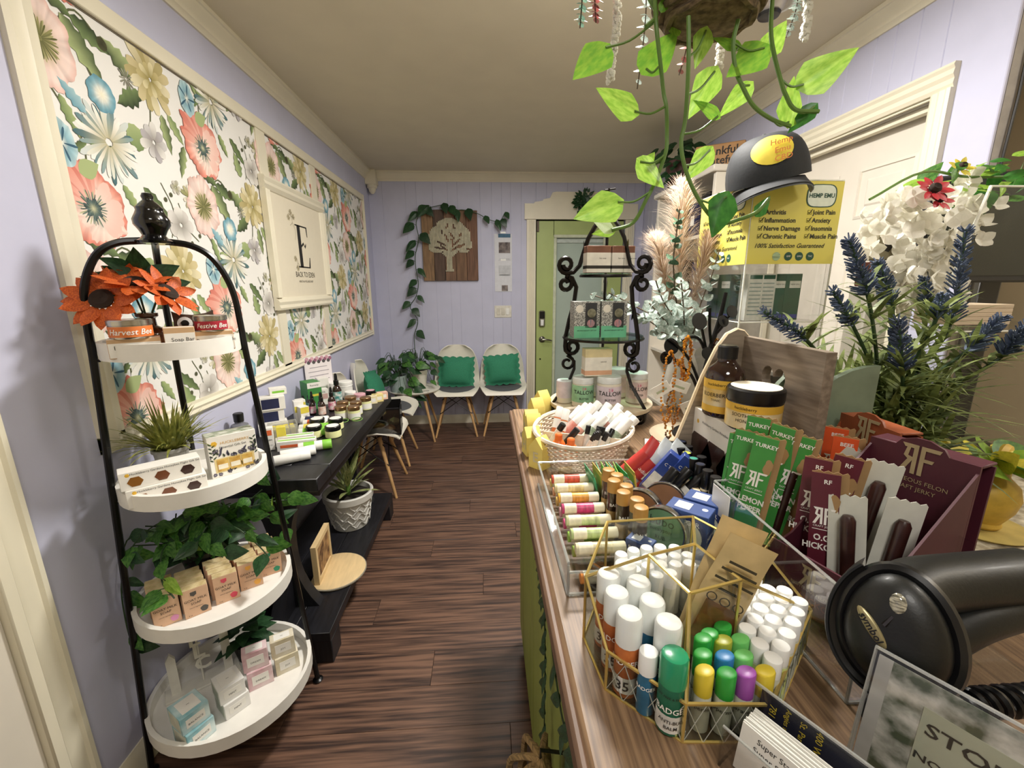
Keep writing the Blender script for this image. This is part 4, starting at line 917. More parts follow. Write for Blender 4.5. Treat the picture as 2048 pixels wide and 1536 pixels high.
part('base_edge', MB().tube([(.1305 * math.cos(a), .1305 * math.sin(a), .0075) for a in [rad(-128 + 256 * i / 30) for i in range(31)]], .004, 5), mat('grey_bark_edge', '#8f8878', .8), t)
fp = part('frame_panel', MB().box(.022, .2, .02, (-.05, 0, .015)).box(.022, .2, .02, (-.05, 0, .175)).box(.022, .02, .14, (-.05, -.09, .035)).box(.022, .02, .14, (-.05, .09, .035)), bl, t)
part('plaque', MB().box(.012, .16, .14, (-.05, 0, .035)), mat('carved_brown', '#5a3c26', .7, scale=30, col2='#b08a5c'), fp)
t = thing('black_bowl', 'black round bowl behind the framed wooden panel on the bench shelf', 'bowl', (-.86, 1.62, .1402))
part('bowl_body', MB().lathe([(.05, 0), (.06, .004), (.09, .07), (.085, .072), (.055, .01), (.0001, .008)], 24), BLACK, t)

# ---------------------------------------------------------------- moulded chairs
shellw = mat('white_chair_shell', '#e7e2d4', .38, var=.015); beech = mat('beech_leg', '#c39a68', .45, scale=5, stretch=(9, 9, 1.2), var=.15); padg = mat('grey_felt_pad', '#55575a', .9, scale=120, bump=.4); wire = mat('black_wire', '#101010', .4, .5)
def thick(grid, nu, nv, th):
    """grid[(i,j)] -> thick surface"""
    b = MB(); P = [[Vector(grid(i / nu, j / nv)) for j in range(nv + 1)] for i in range(nu + 1)]; N = nv + 1
    def nrm(i, j):
        a = P[min(i + 1, nu)][j] - P[max(i - 1, 0)][j]; c = P[i][min(j + 1, nv)] - P[i][max(j - 1, 0)]; n = a.cross(c)
        return n.normalized() if n.length > 1e-9 else Vector((0, 0, 1))
    top = [P[i][j] for i in range(nu + 1) for j in range(N)]; bot = [P[i][j] - nrm(i, j) * th for i in range(nu + 1) for j in range(N)]; o = len(top); f = []
    for i in range(nu):
        for j in range(nv):
            q = (i * N + j, i * N + N + j, i * N + N + j + 1, i * N + j + 1); f += [q, tuple(x + o for x in q[::-1])]
    ring = [j for j in range(N)] + [i * N + nv for i in range(1, nu + 1)] + [nu * N + j for j in range(nv - 1, -1, -1)] + [i * N for i in range(nu - 1, 0, -1)]
    for k in range(len(ring)): a, c = ring[k], ring[(k + 1) % len(ring)]; f.append((a, c, c + o, a + o))
    return b.add(top + bot, f)
prof = smooth_path([(-.225, .405, .165), (-.2, .43, .2), (-.1, .425, .226), (.03, .412, .232), (.13, .425, .226), (.19, .49, .222), (.222, .6, .215), (.24, .7, .195), (.252, .78, .155), (.258, .825, .09)], 3)
def shell():
    n = len(prof) - 1
    def g(s, t):
        k = s * n; i = min(int(k), n - 1); y, z, hw = prof[i].lerp(prof[i + 1], k - i); u = 2 * t - 1; c = abs(u) ** 3
        back = max(0, min(1, (z - .44) / .15)) if y > .05 else 0
        return (u * hw, y - c * .06 * back, z + c * .045 * (1 - back) * min(1, (y + .23) / .12))
    return thick(g, n, 14, .008)
def chair(label, loc, rz):
    t = thing('dining_chair', label, 'chair', loc, rz, 'white moulded chairs')
    part('seat_shell', shell, shellw, t, key='shell', smooth=60)
    for sx in (-1, 1):
        for sy in (-1, 1):
            part('leg', lambda: MB().tube([(0, 0, 0), (-sx * .05, -sy * .055, .2), (-sx * .1, -sy * .11, .405)], [.0095, .0125, .0155], 10), beech, t, (sx * .195, sy * .19, 0), key=('cleg', sx, sy))
    wr_ = MB()
    for a, b_ in (((-.13, -.12, .35), (.0, -.0, .41)), ((.13, -.12, .35), (0, 0, .41)), ((-.13, .12, .35), (0, 0, .41)), ((.13, .12, .35), (0, 0, .41)), ((-.15, -.145, .22), (.1, -.1, .39)), ((.15, -.145, .22), (-.1, -.1, .39)), ((-.15, .145, .22), (.1, .1, .39)), ((.15, .145, .22), (-.1, .1, .39)), ((-.15, -.145, .22), (-.1, .1, .39)), ((.15, -.145, .22), (.1, .1, .39)), ((-.15, .145, .22), (-.1, -.1, .39)), ((.15, .145, .22), (.1, -.1, .39))): wr_.tube([a, b_], .0035, 5)
    part('wire_brace', wr_, wire, t, key='cwire', kind='stuff')
    def pad():
        b = MB(); v = []; n = 28
        for r_, z in ((1.0, .004), (1.0, .012), (.94, .018), (.0, .02)):
            for k in range(n):
                a = 2 * PI * k / n; x, y = .182 * r_ * math.cos(a), -.035 + .165 * r_ * math.sin(a)
                v.append((x, y, z + .413 + .012 * min(1, abs(y + .02) / .2) + abs(x / .23) ** 3 * .045))
        f = [(q * n + k, q * n + (k + 1) % n, q * n + n + (k + 1) % n, q * n + n + k) for q in range(3) for k in range(n)]
        return b.add(v, f)
    part('seat_pad', pad, padg, t, key='cpad')
    return t
chair('white moulded chair with green cushion against the back wall, left one', (-.292, 4.07, 0), 0)
chair('white moulded chair with green cushion against the back wall beside the green door', (.16, 4.08, 0), 0)
chair('white moulded chair holding the box of gourds, beside the bench end', (-.815, 2.905, 0), rad(90))
chair('white moulded chair with cushion on the left wall beside the corner plants', (-.815, 3.43, 0), rad(90))
gfab = mat('green_cushion_fabric', '#2f8060', .85, scale=160, var=.12, bump=.3)
def cushion():
    b = MB(); n = 26; v = []; N = n + 1
    for side in (1, -1):
        for i in range(N):
            for j in range(N):
                u, w_ = 2 * i / n - 1, 2 * j / n - 1; e = max(abs(u), abs(w_))
                sc = 1 + .1 * abs(math.sin((u if abs(w_) > abs(u) else w_) * PI * 2.5)) * e ** 8
                th = .062 * (max(0, 1 - abs(u / .88) ** 2.4) * max(0, 1 - abs(w_ / .88) ** 2.4)) ** .5 if e < .88 else .0
                v.append((u * .162 * sc, side * (th + .003), w_ * .138 * sc))
    f = []
    for i in range(n):
        for j in range(n):
            q = (i * N + j, i * N + N + j, i * N + N + j + 1, i * N + j + 1); f += [q[::-1], tuple(x + N * N for x in q)]
    ring = [j for j in range(N)] + [i * N + n for i in range(1, N)] + [n * N + j for j in range(n - 1, -1, -1)] + [i * N for i in range(n - 1, 0, -1)]
    for k in range(len(ring)): a, c = ring[k], ring[(k + 1) % len(ring)]; f.append((a, c, c + N * N, a + N * N))
    return b.add(v, f)
for lab, loc, rot in (('green scalloped cushion on the left chair of the back wall', (-.292, 4.15, .58), (rad(-14), rad(2), 0)), ('green scalloped cushion on the chair beside the green door', (.155, 4.155, .592), (rad(-12), rad(-4), 0)), ('green scalloped cushion on the chair in the left corner', (-.9, 3.43, .595), (rad(-14), rad(8), rad(90)))):
    t = thing('cushion', lab, 'cushion', loc, 0, 'green cushions', rot)
    part('cushion_cover', cushion, gfab, t, key='cushion', smooth=60)
# box of gourds on the near chair
t = thing('gourd_box', 'open black box with a clear front holding gourds on the nearest chair', 'box', (-.74, 2.86, .436), rad(8))
bx_ = MB().box(.3, .24, .006, (0, 0, 0)).box(.29, .006, .18, (0, .117, .006))
part('box_frame', bx_, BLACK, t); part('box_rail', MB().box(.3, .008, .012, (0, -.118, .174)).box(.3, .008, .012, (0, -.118, 0)), BLACK, t)
for k, (x, y, z, r, sq, c, c2, nm) in enumerate(((-.06, -.03, .05, .05, .8, '#d8a83c', '#b57a20', 'orange-yellow gourd at the left of the black box'), (.02, -.06, .045, .045, .75, '#c99a35', '#8f6a20', 'squat amber gourd at the front of the black box'), (.08, -.02, .04, .04, .9, '#3f5a34', '#1d2e1c', 'dark green gourd in the black box'), (.1, .05, .045, .045, .8, '#c9c49a', '#7f8a52', 'pale striped gourd at the back of the black box'), (-.08, .06, .06, .05, 1.1, '#d9b45a', '#a5742a', 'tall yellow gourd at the back of the black box'), (.01, .04, .11, .042, .85, '#cdb765', '#8f8a3a', 'yellow-green gourd on top of the pile'), (.1, -.07, .035, .032, 1.1, '#cf8a35', '#96561d', 'small orange gourd at the front right of the black box'))):
    g = thing('gourd', nm, 'gourd', (-.75 + x, 2.86 + y, .44 + z - r * sq * .8), 0, 'gourds in the black box')
    def gd():
        b = MB().lathe([(.0001, 0)] + [(r * math.sin(PI * q / 10) ** .8 * (1 - .25 * max(0, q - 6) / 4), r * 2 * sq * q / 10 * .8) for q in range(1, 10)] + [(.004, r * 1.6 * sq)], 20)
        b.v = [(px * (1 + .06 * math.cos(8 * math.atan2(py, px))), py * (1 + .06 * math.cos(8 * math.atan2(py, px))), pz) for px, py, pz in b.v]
        return b
    part('gourd_body', gd, mat('gourd_skin_%d' % k, c, .5, scale=25, col2=c2), g); part('gourd_stem', MB().tube([(0, 0, r * 1.55 * sq), (.003, 0, r * 1.55 * sq + .015), (.01, 0, r * 1.55 * sq + .02)], .004, 6), G_DSTEM, g)
part('clear_front', MB().box(.288, .003, .16, (0, -.118, .014)), glass_mat('smoky_acrylic', '#b5b3ae', .3), t)
for s in (-1, 1): part('clear_side', MB().box(.003, .23, .17, (s * .147, 0, .006)), glass_mat('smoky_acrylic'), t); part('corner_post', MB().box(.008, .008, .18, (s * .146, -.118, .006)), BLACK, t)
# corner side table with plants
t = thing('side_table', 'white round plastic side table with slots in the corner', 'table', (-.68, 3.96, 0))
part('tabletop', MB().lathe([(.14, .43), (.2, .44), (.24, .462), (.243, .47), (.236, .472), (.0001, .47)], 40), shellw, t)
for sx in (-1, 1):
    for sy in (-1, 1): part('leg', lambda: MB().tube([(0, 0, 0), (-sx * .1, -sy * .11, .435)], [.0095, .0155], 10), beech, t, (sx * .195, sy * .19, 0), key=('sleg', sx, sy))
for x in (.05, .13):
    for y in (-.18, -.13): part('slot', MB().box(.055, .018, .001, (x, y, .4708), 0, (0, 0, .2)), BLACK, t)
def trailing(label, loc, potm, pr, ph, n, seed, spread, mats, drop=0.0, lo=.07, hi=.12):
    t = thing('potted_pothos', label, 'plant', loc)
    part('pot', MB().lathe([(pr * .75, 0), (pr, ph * .95), (pr * 1.05, ph), (pr * .94, ph), (pr * .85, ph * .7)], 24), potm, t); pot_soil(t, pr * .9, ph * .88)
    q = random.Random(seed)
    for k in range(n):
        a = q.uniform(0, 2 * PI); rr = q.uniform(.2, 1) * spread; top = Vector((math.cos(a) * rr, math.sin(a) * rr, ph + q.uniform(.02, .16) - (q.random() < .5) * drop * rr / spread)); top.y = min(top.y, 4.29 - loc[1]); top.x = max(top.x, -1.03 - loc[0])
        part('leaf_stalk', MB().tube(smooth_path([(0, 0, ph * .85), (top.x * .5, top.y * .5, max(ph, top.z) + .05), top], 3), .0022, 5), G_DSTEM, t)
        leaf(t, top, (math.cos(a), math.sin(a) - .35, -.35 + jit(.4)), q.uniform(lo, hi), mats[k % len(mats)], up=(jit(.4), -.7, .7), kind=k % 3)
    return t
paleblue = mat('pale_blue_pot', '#a9bab8', .4)
tr1 = trailing('bushy pothos trailing from a pale blue pot on the corner table', (-.8, 3.84, .4725), paleblue, .085, .15, 44, 3, .2, [G_DARK, G_DARK, G_MID], .3)
tr2 = trailing('pothos in a white pot on the corner table, its vine climbing the wall', (-.64, 4.03, .4725), shellw, .085, .16, 30, 4, .2, [G_DARK, G_MID, G_DARK], .2)
o2 = Vector((-.64, 4.03, .4725))
def wl(x, z, y=4.285): return Vector((x, y, z)) - o2
vp = [(-.66, .62, 4.05), (-.69, .8, 4.2), (-.70, .93), (-.66, 1.07), (-.725, 1.2), (-.665, 1.3), (-.635, 1.42), (-.65, 1.55), (-.65, 1.68), (-.61, 1.83), (-.625, 1.98), (-.55, 2.09), (-.46, 2.115), (-.35, 2.13), (-.28, 2.07), (-.2, 2.09), (-.06, 2.06), (.05, 2.005), (.15, 1.99), (.2, 2.06)]
lfs = []
for k, (fr, sx, L) in enumerate(((.12, 1, .1), (.16, -1, .1), (.2, 1, .09), (.235, -1, .09), (.27, 1, .085), (.3, -1, .1), (.33, -1, .09), (.37, 1, .1), (.4, -1, .085), (.44, -1, .1), (.47, -1, .12), (.49, 1, .11), (.52, -1, .12), (.56, -1, .11), (.58, 1, .09), (.6, -.6, .12), (.63, -1, .1), (.68, .3, .09), (.71, .6, .1), (.76, .2, .11), (.82, .2, .1), (.88, .5, .08), (.93, .4, .1), (.96, .6, .08), (1, .5, .07))):
    lfs.append((fr, (sx * .8, -.45, .2), L * 1.05, .6))
vine(tr2, [wl(*p) for p in vp], .0035, G_DSTEM, lfs, [G_DARK, G_DARK, mat('deep_green_leaf', '#24482a', .4, scale=20, col2='#132a18', transl=.1)])

# ---------------------------------------------------------------- service counter
CZ = .975
oak = mat('counter_oak_laminate', '#927557', .45, scale=4.5, stretch=(46, 1.4, 4), col2='#644c38', bump=.08)
oakdark = mat('counter_edge_wood', '#6f5440', .5, scale=5, stretch=(3, 1, 14), var=.2)
sage = mat('green_counter_paint', '#92a04e', .5, var=.06, scale=7)
kick = mat('brown_kick', '#3d3028', .7)
ct = thing('service_counter', 'long service counter with wood top and green boarded front', 'counter', (.4, .4, 0))
part('countertop', MB().box(.633, 2.08, .036, (.0035, .04, .939), .006), oak, ct)
part('countertop_edge', MB().box(.012, 2.07, .03, (-.316, .04, .942), .004), oakdark, ct)
part('counter_body', MB().box(.56, 2.0, .85, (.01, .06, .09)), sage, ct)
part('toe_kick', MB().box(.55, 1.98, .09, (.015, .06, 0)), kick, ct)
yy = 1.06
for k, wdt in enumerate((.13, .03, .22, .09, .25, .16, .2, .12, .28, .2, .3)):
    part('front_board', MB().box(.014, wdt - .004, .845, (-.277, yy - wdt / 2, .092), .003), sage, ct); yy -= wdt
gt = thing('granite_worktop', 'lower speckled granite worktop behind the service counter', 'counter', (1.12, 1.0, 0))
granite = mat('speckled_granite', '#e3dac6', .2, scale=34, col2='#8a7f6a', coat=.3)
part('granite_slab', MB().box(.8, .66, .04, (0, -.025, .86), .008), granite, gt); part('cabinet_front', MB().box(.76, .6, .84, (0, -.01, .02)), cream, gt); part('edge_strip', MB().box(.78, .02, .012, (0, -.34, .846), .002), cream, gt)
far = thing('display_ledge', 'wooden display ledge behind the far end of the service counter', 'counter', (.93, 1.44, 0))
part('ledge_top', MB().box(.4, .32, .036, (.0, .0, .939), .004), oak, far); part('ledge_body', MB().box(.38, .22, .93, (0, .02, .005)), sage, far)
# leaf garlands and rope on the counter front
def small_vine(label, pts, n, L):
    t = thing('leaf_garland', label, 'garland', pts[0]); o = Vector(pts[0]); P = smooth_path([Vector(p) - o for p in pts], 6)
    part('garland_string', MB().tube(P, .0014, 5), G_DSTEM, t)
    for k in range(n):
        q = P[int((k + .5) / n * (len(P) - 1))]; s = -1 if k % 2 else 1
        leaf(t, q, (-.5, s * .7, -.6), L, G_DARK, up=(-1, 0, .3), kind=1)
small_vine('dark leaf garland hanging down the green counter front', [(.09, .672, .938), (.097, .675, .86), (.1, .67, .74), (.1, .668, .62), (.1, .66, .45), (.1, .655, .3)], 26, .032)
small_vine('second leaf garland under the counter edge nearest the camera', [(.086, .6, .938), (0.09, 0.468, 0.858), (0.09, 0.409, 0.875), (0.09, 0.366, 0.888), (0.09, 0.329, 0.893)], 9, .032)
t = thing('rope_bundle', 'bundle of brown jute rope hanging on the counter front nearest the camera', 'rope', (.07, .5, .7))
ropem = mat('jute_rope', '#8a7048', .9, scale=60, stretch=(1, 1, 6), var=.4, bump=.6)
rb = MB()
for k in range(26):
    a = 2 * PI * k / 26; r = .02 + .014 * (k % 3) ; rb.tube(smooth_path([(0, 0, .006 * (k % 3)), (min(.012, r * .7 * math.cos(a)), r * math.sin(a), -.012), (min(.018, r * 1.1 * math.cos(a)), r * 1.6 * math.sin(a), -.06), (min(.018, r * math.cos(a)), r * 1.7 * math.sin(a), -.3)], 4), .0055, 5)
part('rope_strand', rb, ropem, t, kind='stuff'); part('rope_tie', MB().tube([(min(.02, .03 * math.cos(a)), .045 * math.sin(a), -.1) for a in [2 * PI * i / 16 for i in range(16)]], .006, 6, closed=True), ropem, t); part('hook', MB().tube([(.04, 0, .02), (.0, 0, .03), (0, 0, .005)], .003, 6), BLACK, t)

# yellow wooden letter houses along the counter edge
hy = mat('yellow_house_paint', '#efd976', .55, var=.03)
hy2 = mat('yellow_house_letter', '#d6cba0', .6)
for k, (x, y, rz, h, w_) in enumerate(((.128, .975, .5, .078, .042), (.115, 1.06, .05, .075, .042), (.128, 1.14, -.1, .085, .042), (.13, 1.215, -.05, .075, .042), (.157, 1.31, .2, .085, .042), (.186, 1.385, .35, .09, .045))):
    t = thing('letter_house', 'yellow wooden letter house, %s in the row along the counter edge%s' % (ORD[k], ', its E showing' if k == 0 else ''), 'ornament', (x, y, CZ + .0003), rz - rad(75) if k == 0 else rz - rad(80), 'yellow letter houses')
    pr = [(-w_ / 2, 0), (w_ / 2, 0), (w_ / 2, h * .68), (0, h), (-w_ / 2, h * .68)]
    part('house_body', MB().prism(pr, .04, Matrix(((1, 0, 0, 0), (0, 0, -1, .02), (0, 1, 0, 0), (0, 0, 0, 1)))), hy, t)
    text('EHOMES'[k], .036, hy2, t, (0, -.0206, h * .36), bold=.02, name='letter')

# ---------------------------------------------------------------- clear lip balm organiser and what is in it
acr = glass_mat('clear_acrylic')
acr_edge = glass_mat('acrylic_edge', '#e9efec', .6, haze=.25)
t = thing('acrylic_organizer', 'clear acrylic organiser of balms and tins on the counter', 'organizer', (.25, .7, CZ))
ow = MB()
for (sx, sy, sz, x, y) in ((.003, .35, .05, -.14, 0), (.003, .35, .05, .135, 0), (.278, .003, .05, -.0025, .175), (.278, .003, .035, -.0025, -.175), (.003, .345, .035, -.025, 0), (.11, .003, .04, -.083, -.128), (.16, .003, .03, .055, .06)): ow.box(sx, sy, sz, (x, y, .003))
part('organizer_floor', MB().box(.278, .353, .003, (-.0025, 0, .0003)), acr, t); part('wall_panes', ow, acr, t, kind='stuff')
ed = MB()
for p, q in (((-.14, -.175), (-.14, .175)), ((-.14, .175), (.135, .175)), ((.135, .175), (.135, -.175)), ((-.14, -.175), (.135, -.175))): ed.tube([(*p, .0535 if p[1] + q[1] > -.3 else .0385), (*q, .0535 if p[1] + q[1] > -.3 else .0385)], .0022, 5)
ed.tube([(-.14, -.175, .003), (-.14, .175, .003)], .0022, 5).tube([(-.14, -.175, .003), (.135, -.175, .003)], .0022, 5).tube([(-.14, -.175, .003), (-.14, -.175, .05)], .0022, 5)
part('polished_edge', ed, acr_edge, t, kind='stuff')
cap_cream = mat('cream_cap', '#ece5c9', .35, var=.02)
flav = [('orange', '#d98a3f'), ('coconut white', '#e5dcb8'), ('green pear', '#8fae4a'), ('pale green', '#b7c98a'), ('lime', '#8dbb4a'), ('cream green', '#cdd4a0'), ('pink berry', '#d9508a'), ('deep pink', '#c9487a'), ('pale pink', '#e3a5b0'), ('amber', '#e0a845'), ('honey', '#e3bb62'), ('cream', '#e9dca5'), ('peach', '#e0a070'), ('red', '#cf5a45'), ('yellow', '#e6d27a')]
for k, (nm, c) in enumerate(flav):
    y = .545 + .0 if k == 0 else .582 + .0203 * (k - 1)
    z = CZ + .0135 if k == 0 else CZ + .0145 + .018 * (k % 2) + .004
    tube_item('lip_balm', '%s lip balm lying in the clear organiser, %s from its front' % (nm, ORD[k]), 'lip balm', (.132, y, z), .0092, .078, .02, mat('balm_wrap_%d' % k, c, .4, scale=50, stretch=(1, 1, 3), var=.25), cap_cream, 'lip balms lying in the organiser', rot=(0, PI / 2, 0), m_label=mat('balm_paper', '#efe8cc', .45, scale=70, var=.12), lz=(.004, .026))
brown_t = mat('dark_brown_tube', '#3a2a1c', .3, scale=60, var=.4, coat=.3); tan_cap = mat('tan_cap', '#b08440', .45); paper_tan = mat('tan_tube_label', '#a58a55', .5, scale=60, var=.25)
for k, (u, v) in enumerate(((.203, .735), (.212, .712), (.2, .69), (.215, .668), (.203, .646), (.217, .62), (.214, .594))):
    tube_item('balm_stick', 'dark brown balm stick with tan cap, %s from the back of the organiser row' % ORD[k], 'balm', (u + .022, v + .0, CZ + .0035), .0115, .094, .022, brown_t, tan_cap, 'tan-capped brown balm sticks', m_label=paper_tan, lz=(.012, .038), txt=[('BALM', .05, .008, WTXT)])
teag = [mat('green_sachet', '#3f9a6a', .4), mat('lime_sachet', '#8fbf4a', .4), mat('yellow_sachet', '#d1b04a', .4), mat('mint_sachet', '#6fbf9a', .4)]
t = thing('sachet_bin', 'clear bin of green and yellow sachets at the back of the organiser', 'bin', (.262, .8, CZ + .0036))
bnw = MB()
for sx, sy, x, y in ((.098, .002, 0, -.036), (.098, .002, 0, .036), (.002, .07, -.048, 0), (.002, .07, .048, 0)): bnw.box(sx, sy, .04, (x, y, 0))
part('bin_wall', bnw, acr, t, kind='stuff')
for k in range(10):
    x = .262 - .04 + .0085 * k; nm = ('green', 'lime', 'mint', 'yellow')[(k * 7) % 4]
    s = thing('tea_sachet', '%s sachet standing %s from the left in the clear bin' % (nm, ORD[k]), 'sachet', (x, .8, CZ + .004), 0, 'sachets in the clear bin', rot=(0, rad(-14 + jit(5)), rad(jit(6))))
    part('sachet_body', lambda: MB().box(.004, .058, .062, (0, 0, 0), .0018), teag[{'green': 0, 'lime': 1, 'yellow': 2, 'mint': 3}[nm]], s, key='sach')
    part('crimp', lambda: MB().box(.0012, .058, .007, (0, 0, .062)), teag[{'green': 0, 'lime': 1, 'yellow': 2, 'mint': 3}[nm]], s, key='sachc')
silver = mat('silver_tin', '#c4c4c0', .22, 1.0, var=.04); tin_green = mat('tin_green_print', '#7fa283', .4, scale=12, col2='#5f8a68'); tin_cop = mat('tin_copper_print', '#9a6f4d', .35, scale=12, var=.2); tin_teal = mat('tin_teal_print', '#4f7f78', .4)
def round_tin(label, loc, r, d, rz, fm, tilt=0, s=None):
    t = thing('round_tin', label, 'tin', loc, 0, 'round silver balm tins', rot=(rad(90) - tilt, 0, rz))
    part('tin_body', MB().lathe([(r * .97, -d), (r, -d * .9), (r, -d * .5)], 36), silver, t)
    part('tin_lid', MB().lathe([(r * 1.03, -d * .55), (r * 1.03, -.001), (r * .99, 0), (r * .93, -.0012), (.0001, -.0012)], 36), silver, t)
    part('lid_print', MB().lathe([(r * .91, -.001), (r * .91, -.0006), (.0001, -.0006)], 32), fm, t)
    if s:
        for q, (tt, sz) in enumerate(s): text(tt, sz, mat('tin_ink', '#3a4a3c', .6), t, (0, r * .42 - q * r * .34, -.0001), (0, 0, 0))
round_tin('large green-faced silver tin standing at the front of the organiser', (.275, .605, CZ + .045), .0395, .02, -.75, tin_green, .12, [('bubo', .02), ('eucalyptus', .0085), ('RUB', .009)])
round_tin('copper-faced silver tin standing behind the green-faced tin', (.262, .668, CZ + .045), .0395, .02, -.75, tin_cop, .1, [('hemp', .012)])
round_tin('copper-faced tin leaning right of the other copper tin', (.315, .69, CZ + .045), .0395, .018, -.55, tin_cop, .25)
round_tin('smallest teal-faced tin behind the brown balm sticks', (.245, .745, CZ + .04), .034, .02, -.9, tin_teal, .1)
bluebox = mat('blue_carton', '#2f4a86', .5, scale=14, var=.1); bluel = mat('blue_label', '#1f2f66', .5); pale = mat('pale_label_patch', '#d9dee6', .5)
def badger(label, loc, rz, dm, s, g='blue balm cartons'):
    t = carton('balm_carton', label, 'box', loc, rz, dm, bluebox, [('t', -dm[0] * .15, 0, dm[0] * .35, dm[1] * .6, pale)], [], g)
    part('round_window', MB().lathe([(dm[2] * .42, 0), (dm[2] * .42, .0006), (.0001, .0006)], 24, M=Matrix.Translation((-.001, -dm[1] / 2, dm[2] * .48)) @ Matrix.Rotation(PI / 2, 4, 'X')), mat('tin_pale', '#c9cbbf', .4, scale=20, var=.15), t)
    part('blue_ring', MB().tube([(dm[2] * .4 * math.cos(a), -dm[1] / 2 - .0006, dm[2] * .48 + dm[2] * .4 * math.sin(a)) for a in [2 * PI * i / 24 for i in range(24)]], .0045, 5, closed=True, flat=(1, .3)), bluel, t)
    decal(t, 'r', dm, 0, dm[2] * .5, dm[1], dm[2] * .3, bluel)
    tx(t, 'r', dm, 0, dm[2] * .5, s, dm[1] * .22, WTXT)
    text('BADGER', dm[2] * .15, WTXT, t, (0, -dm[1] / 2 - .002, dm[2] * .78))
    part('print_dot', MB().lathe([(dm[0] * .07, 0), (.0001, .0005)], 12, (dm[0] * .32, dm[1] * .1, dm[2])), pale, t)
badger('small blue balm carton at the front of the organiser', (.232, .575, CZ + .0036), -.75, (.04, .024, .05), 'BALM')
badger('blue carton with chest rub on its side beside the green tin', (.326, .615, CZ + .0036), -.75, (.068, .04, .078), 'CHEST RUB')
badger('rightmost blue balm carton by the caddy wall', (.368, .64, CZ + .0036), -.75, (.068, .04, .078), 'AROMA')
# leaning tubes in the back right of the organiser
redt = mat('red_tube', '#c73f3a', .4); bluet = mat('deep_blue_tube', '#243f8a', .4); whitec = mat('white_blue_cap', '#d9e2e6', .4); blk_t = mat('black_tube', '#17171a', .35); lab_w = mat('tube_label_white', '#dcdad2', .5, scale=60, var=.15)
def lean(i, name, label, x, y, z, r, h, ch, mb_, mc, ml, tilt, rz, g, txt=None): return tube_item(name, label, 'tube', (x, y, z), r, h, ch, mb_, mc, g, rot=(tilt, 0, rz), m_label=ml, lz=(h * .12, h * .5), txt=txt)
for k, (x, y) in enumerate(((.275, .862), (.3, .853), (.322, .845))):
    t = thing('ointment_tube', '%s red ointment tube with a white crimped end leaning by the basket' % ('left', 'middle', 'right')[k], 'tube', (x, y, CZ + .006), 0, 'red ointment tubes', rot=(-.1, .75, -.35))
    part('tube_cap', MB().lathe([(.011, 0), (.0115, .02)], 14), redt, t)
    b = MB().lathe([(.015, .02), (.0155, .06), (.0155, .1)], 16, caps=False); n0 = len(b.v); b.lathe([(.0155, .1), (.016, .115), (.017, .135)], 16, caps=False)
    b.v = b.v[:n0] + [(px * (1 + (pz - .1) * 9), py * max(.06, 1 - (pz - .1) * 27), pz) for px, py, pz in b.v[n0:]]
    part('tube_body', b, whitec if k else redt, t); part('label', band(.0162, .03, .08, 18), redt if k < 2 else lab_w, t); text('Radiant', .012, WTXT if k < 2 else INK, t, (0, 0, .05), wrap=.0168)
for k, (x, y) in enumerate(((.33, .81), (.352, .795))):
    carton('ointment_carton', '%s deep blue carton leaning behind the black tubes' % ('left', 'right')[k], 'box', (x, y, CZ + .012), 0, (.036, .03, .1), bluet, [('f', 0, .03, .034, .04, lab_w)], [('f', 0, .075, 'C TBS', .009, WTXT)], 'deep blue cartons', rot=(-.1, .6, -.5))
for k, (x, y, c) in enumerate(((.3, .745, 0), (.325, .752, 0), (.345, .738, 0), (.358, .715, 0), (.362, .69, 0))):
    tube_item('roll_on', 'black-capped roll-on leaning in the organiser, %s from the left' % ORD[k], 'tube', (x, y, CZ + .008), .0105, .1, .042, lab_w if k % 2 == 0 else blk_t, BLACK, 'black-capped leaning roll-ons', rot=(-.15, .62 + .05 * k, -.3), m_label=lab_w, lz=(.006, .05))

# ---------------------------------------------------------------- wicker basket of roll-ons
t = thing('wicker_basket', 'oval white wicker basket full of roll-ons behind the organiser', 'basket', (.252, 1.065, CZ), rad(-22))
wick = mat('whitewashed_wicker', '#d9cbb8', .7, scale=40, var=.18)
wb_ = MB()
for k in range(11):
    z = .006 + .0058 * k; f = .9 + .1 * k / 10
    wb_.tube([((.122 + .0025 * (1 if i % 2 else -1) * (1 if k % 2 else -1)) * f * math.cos(a), (.165 + .0025 * (1 if i % 2 else -1) * (1 if k % 2 else -1)) * f * math.sin(a), z) for i, a in enumerate([2 * PI * i / 56 for i in range(56)])], .0028, 5, closed=True)
part('woven_side', wb_, wick, t, kind='stuff'); part('basket_floor', MB().lathe([(.0001, 0), (.11, 0), (.11, .004), (.0001, .004)], 30, M=Matrix.Diagonal((1, 1.35, 1, 1))), wick, t)
part('rim', MB().tube([(.126 * math.cos(a), .169 * math.sin(a), .071) for a in [2 * PI * i / 40 for i in range(40)]], .0055, 6, closed=True), wick, t)
part('divider', MB().box(.2, .004, .05, (0, -.03, .006), .001), wick, t)
inkgrey = mat('roll_label_grey', '#cfccc4', .5, scale=90, col2='#77736c'); pinkl = mat('roll_label_pink', '#e3b5ab', .5, scale=60, col2='#d98f80'); greenl = mat('roll_label_green', '#c5d0bb', .5, scale=60, col2='#7f937a'); orl = mat('roll_label_orange', '#e0a070', .5, scale=40, col2='#d9763f')
rows = [(-.05, .115, 0), (-.015, .12, 0), (.02, .118, 1), (.05, .1, 0), (-.06, .075, 0), (-.025, .08, 0), (.01, .082, 1), (.045, .068, 1), (.075, .06, 2), (-.045, .04, 1), (-.01, .043, 1), (.025, .04, 1), (.06, .03, 2), (.085, .02, 2), (-.02, .005, 1), (.015, .0, 2), (.05, -.008, 2), (.08, -.02, 2)]
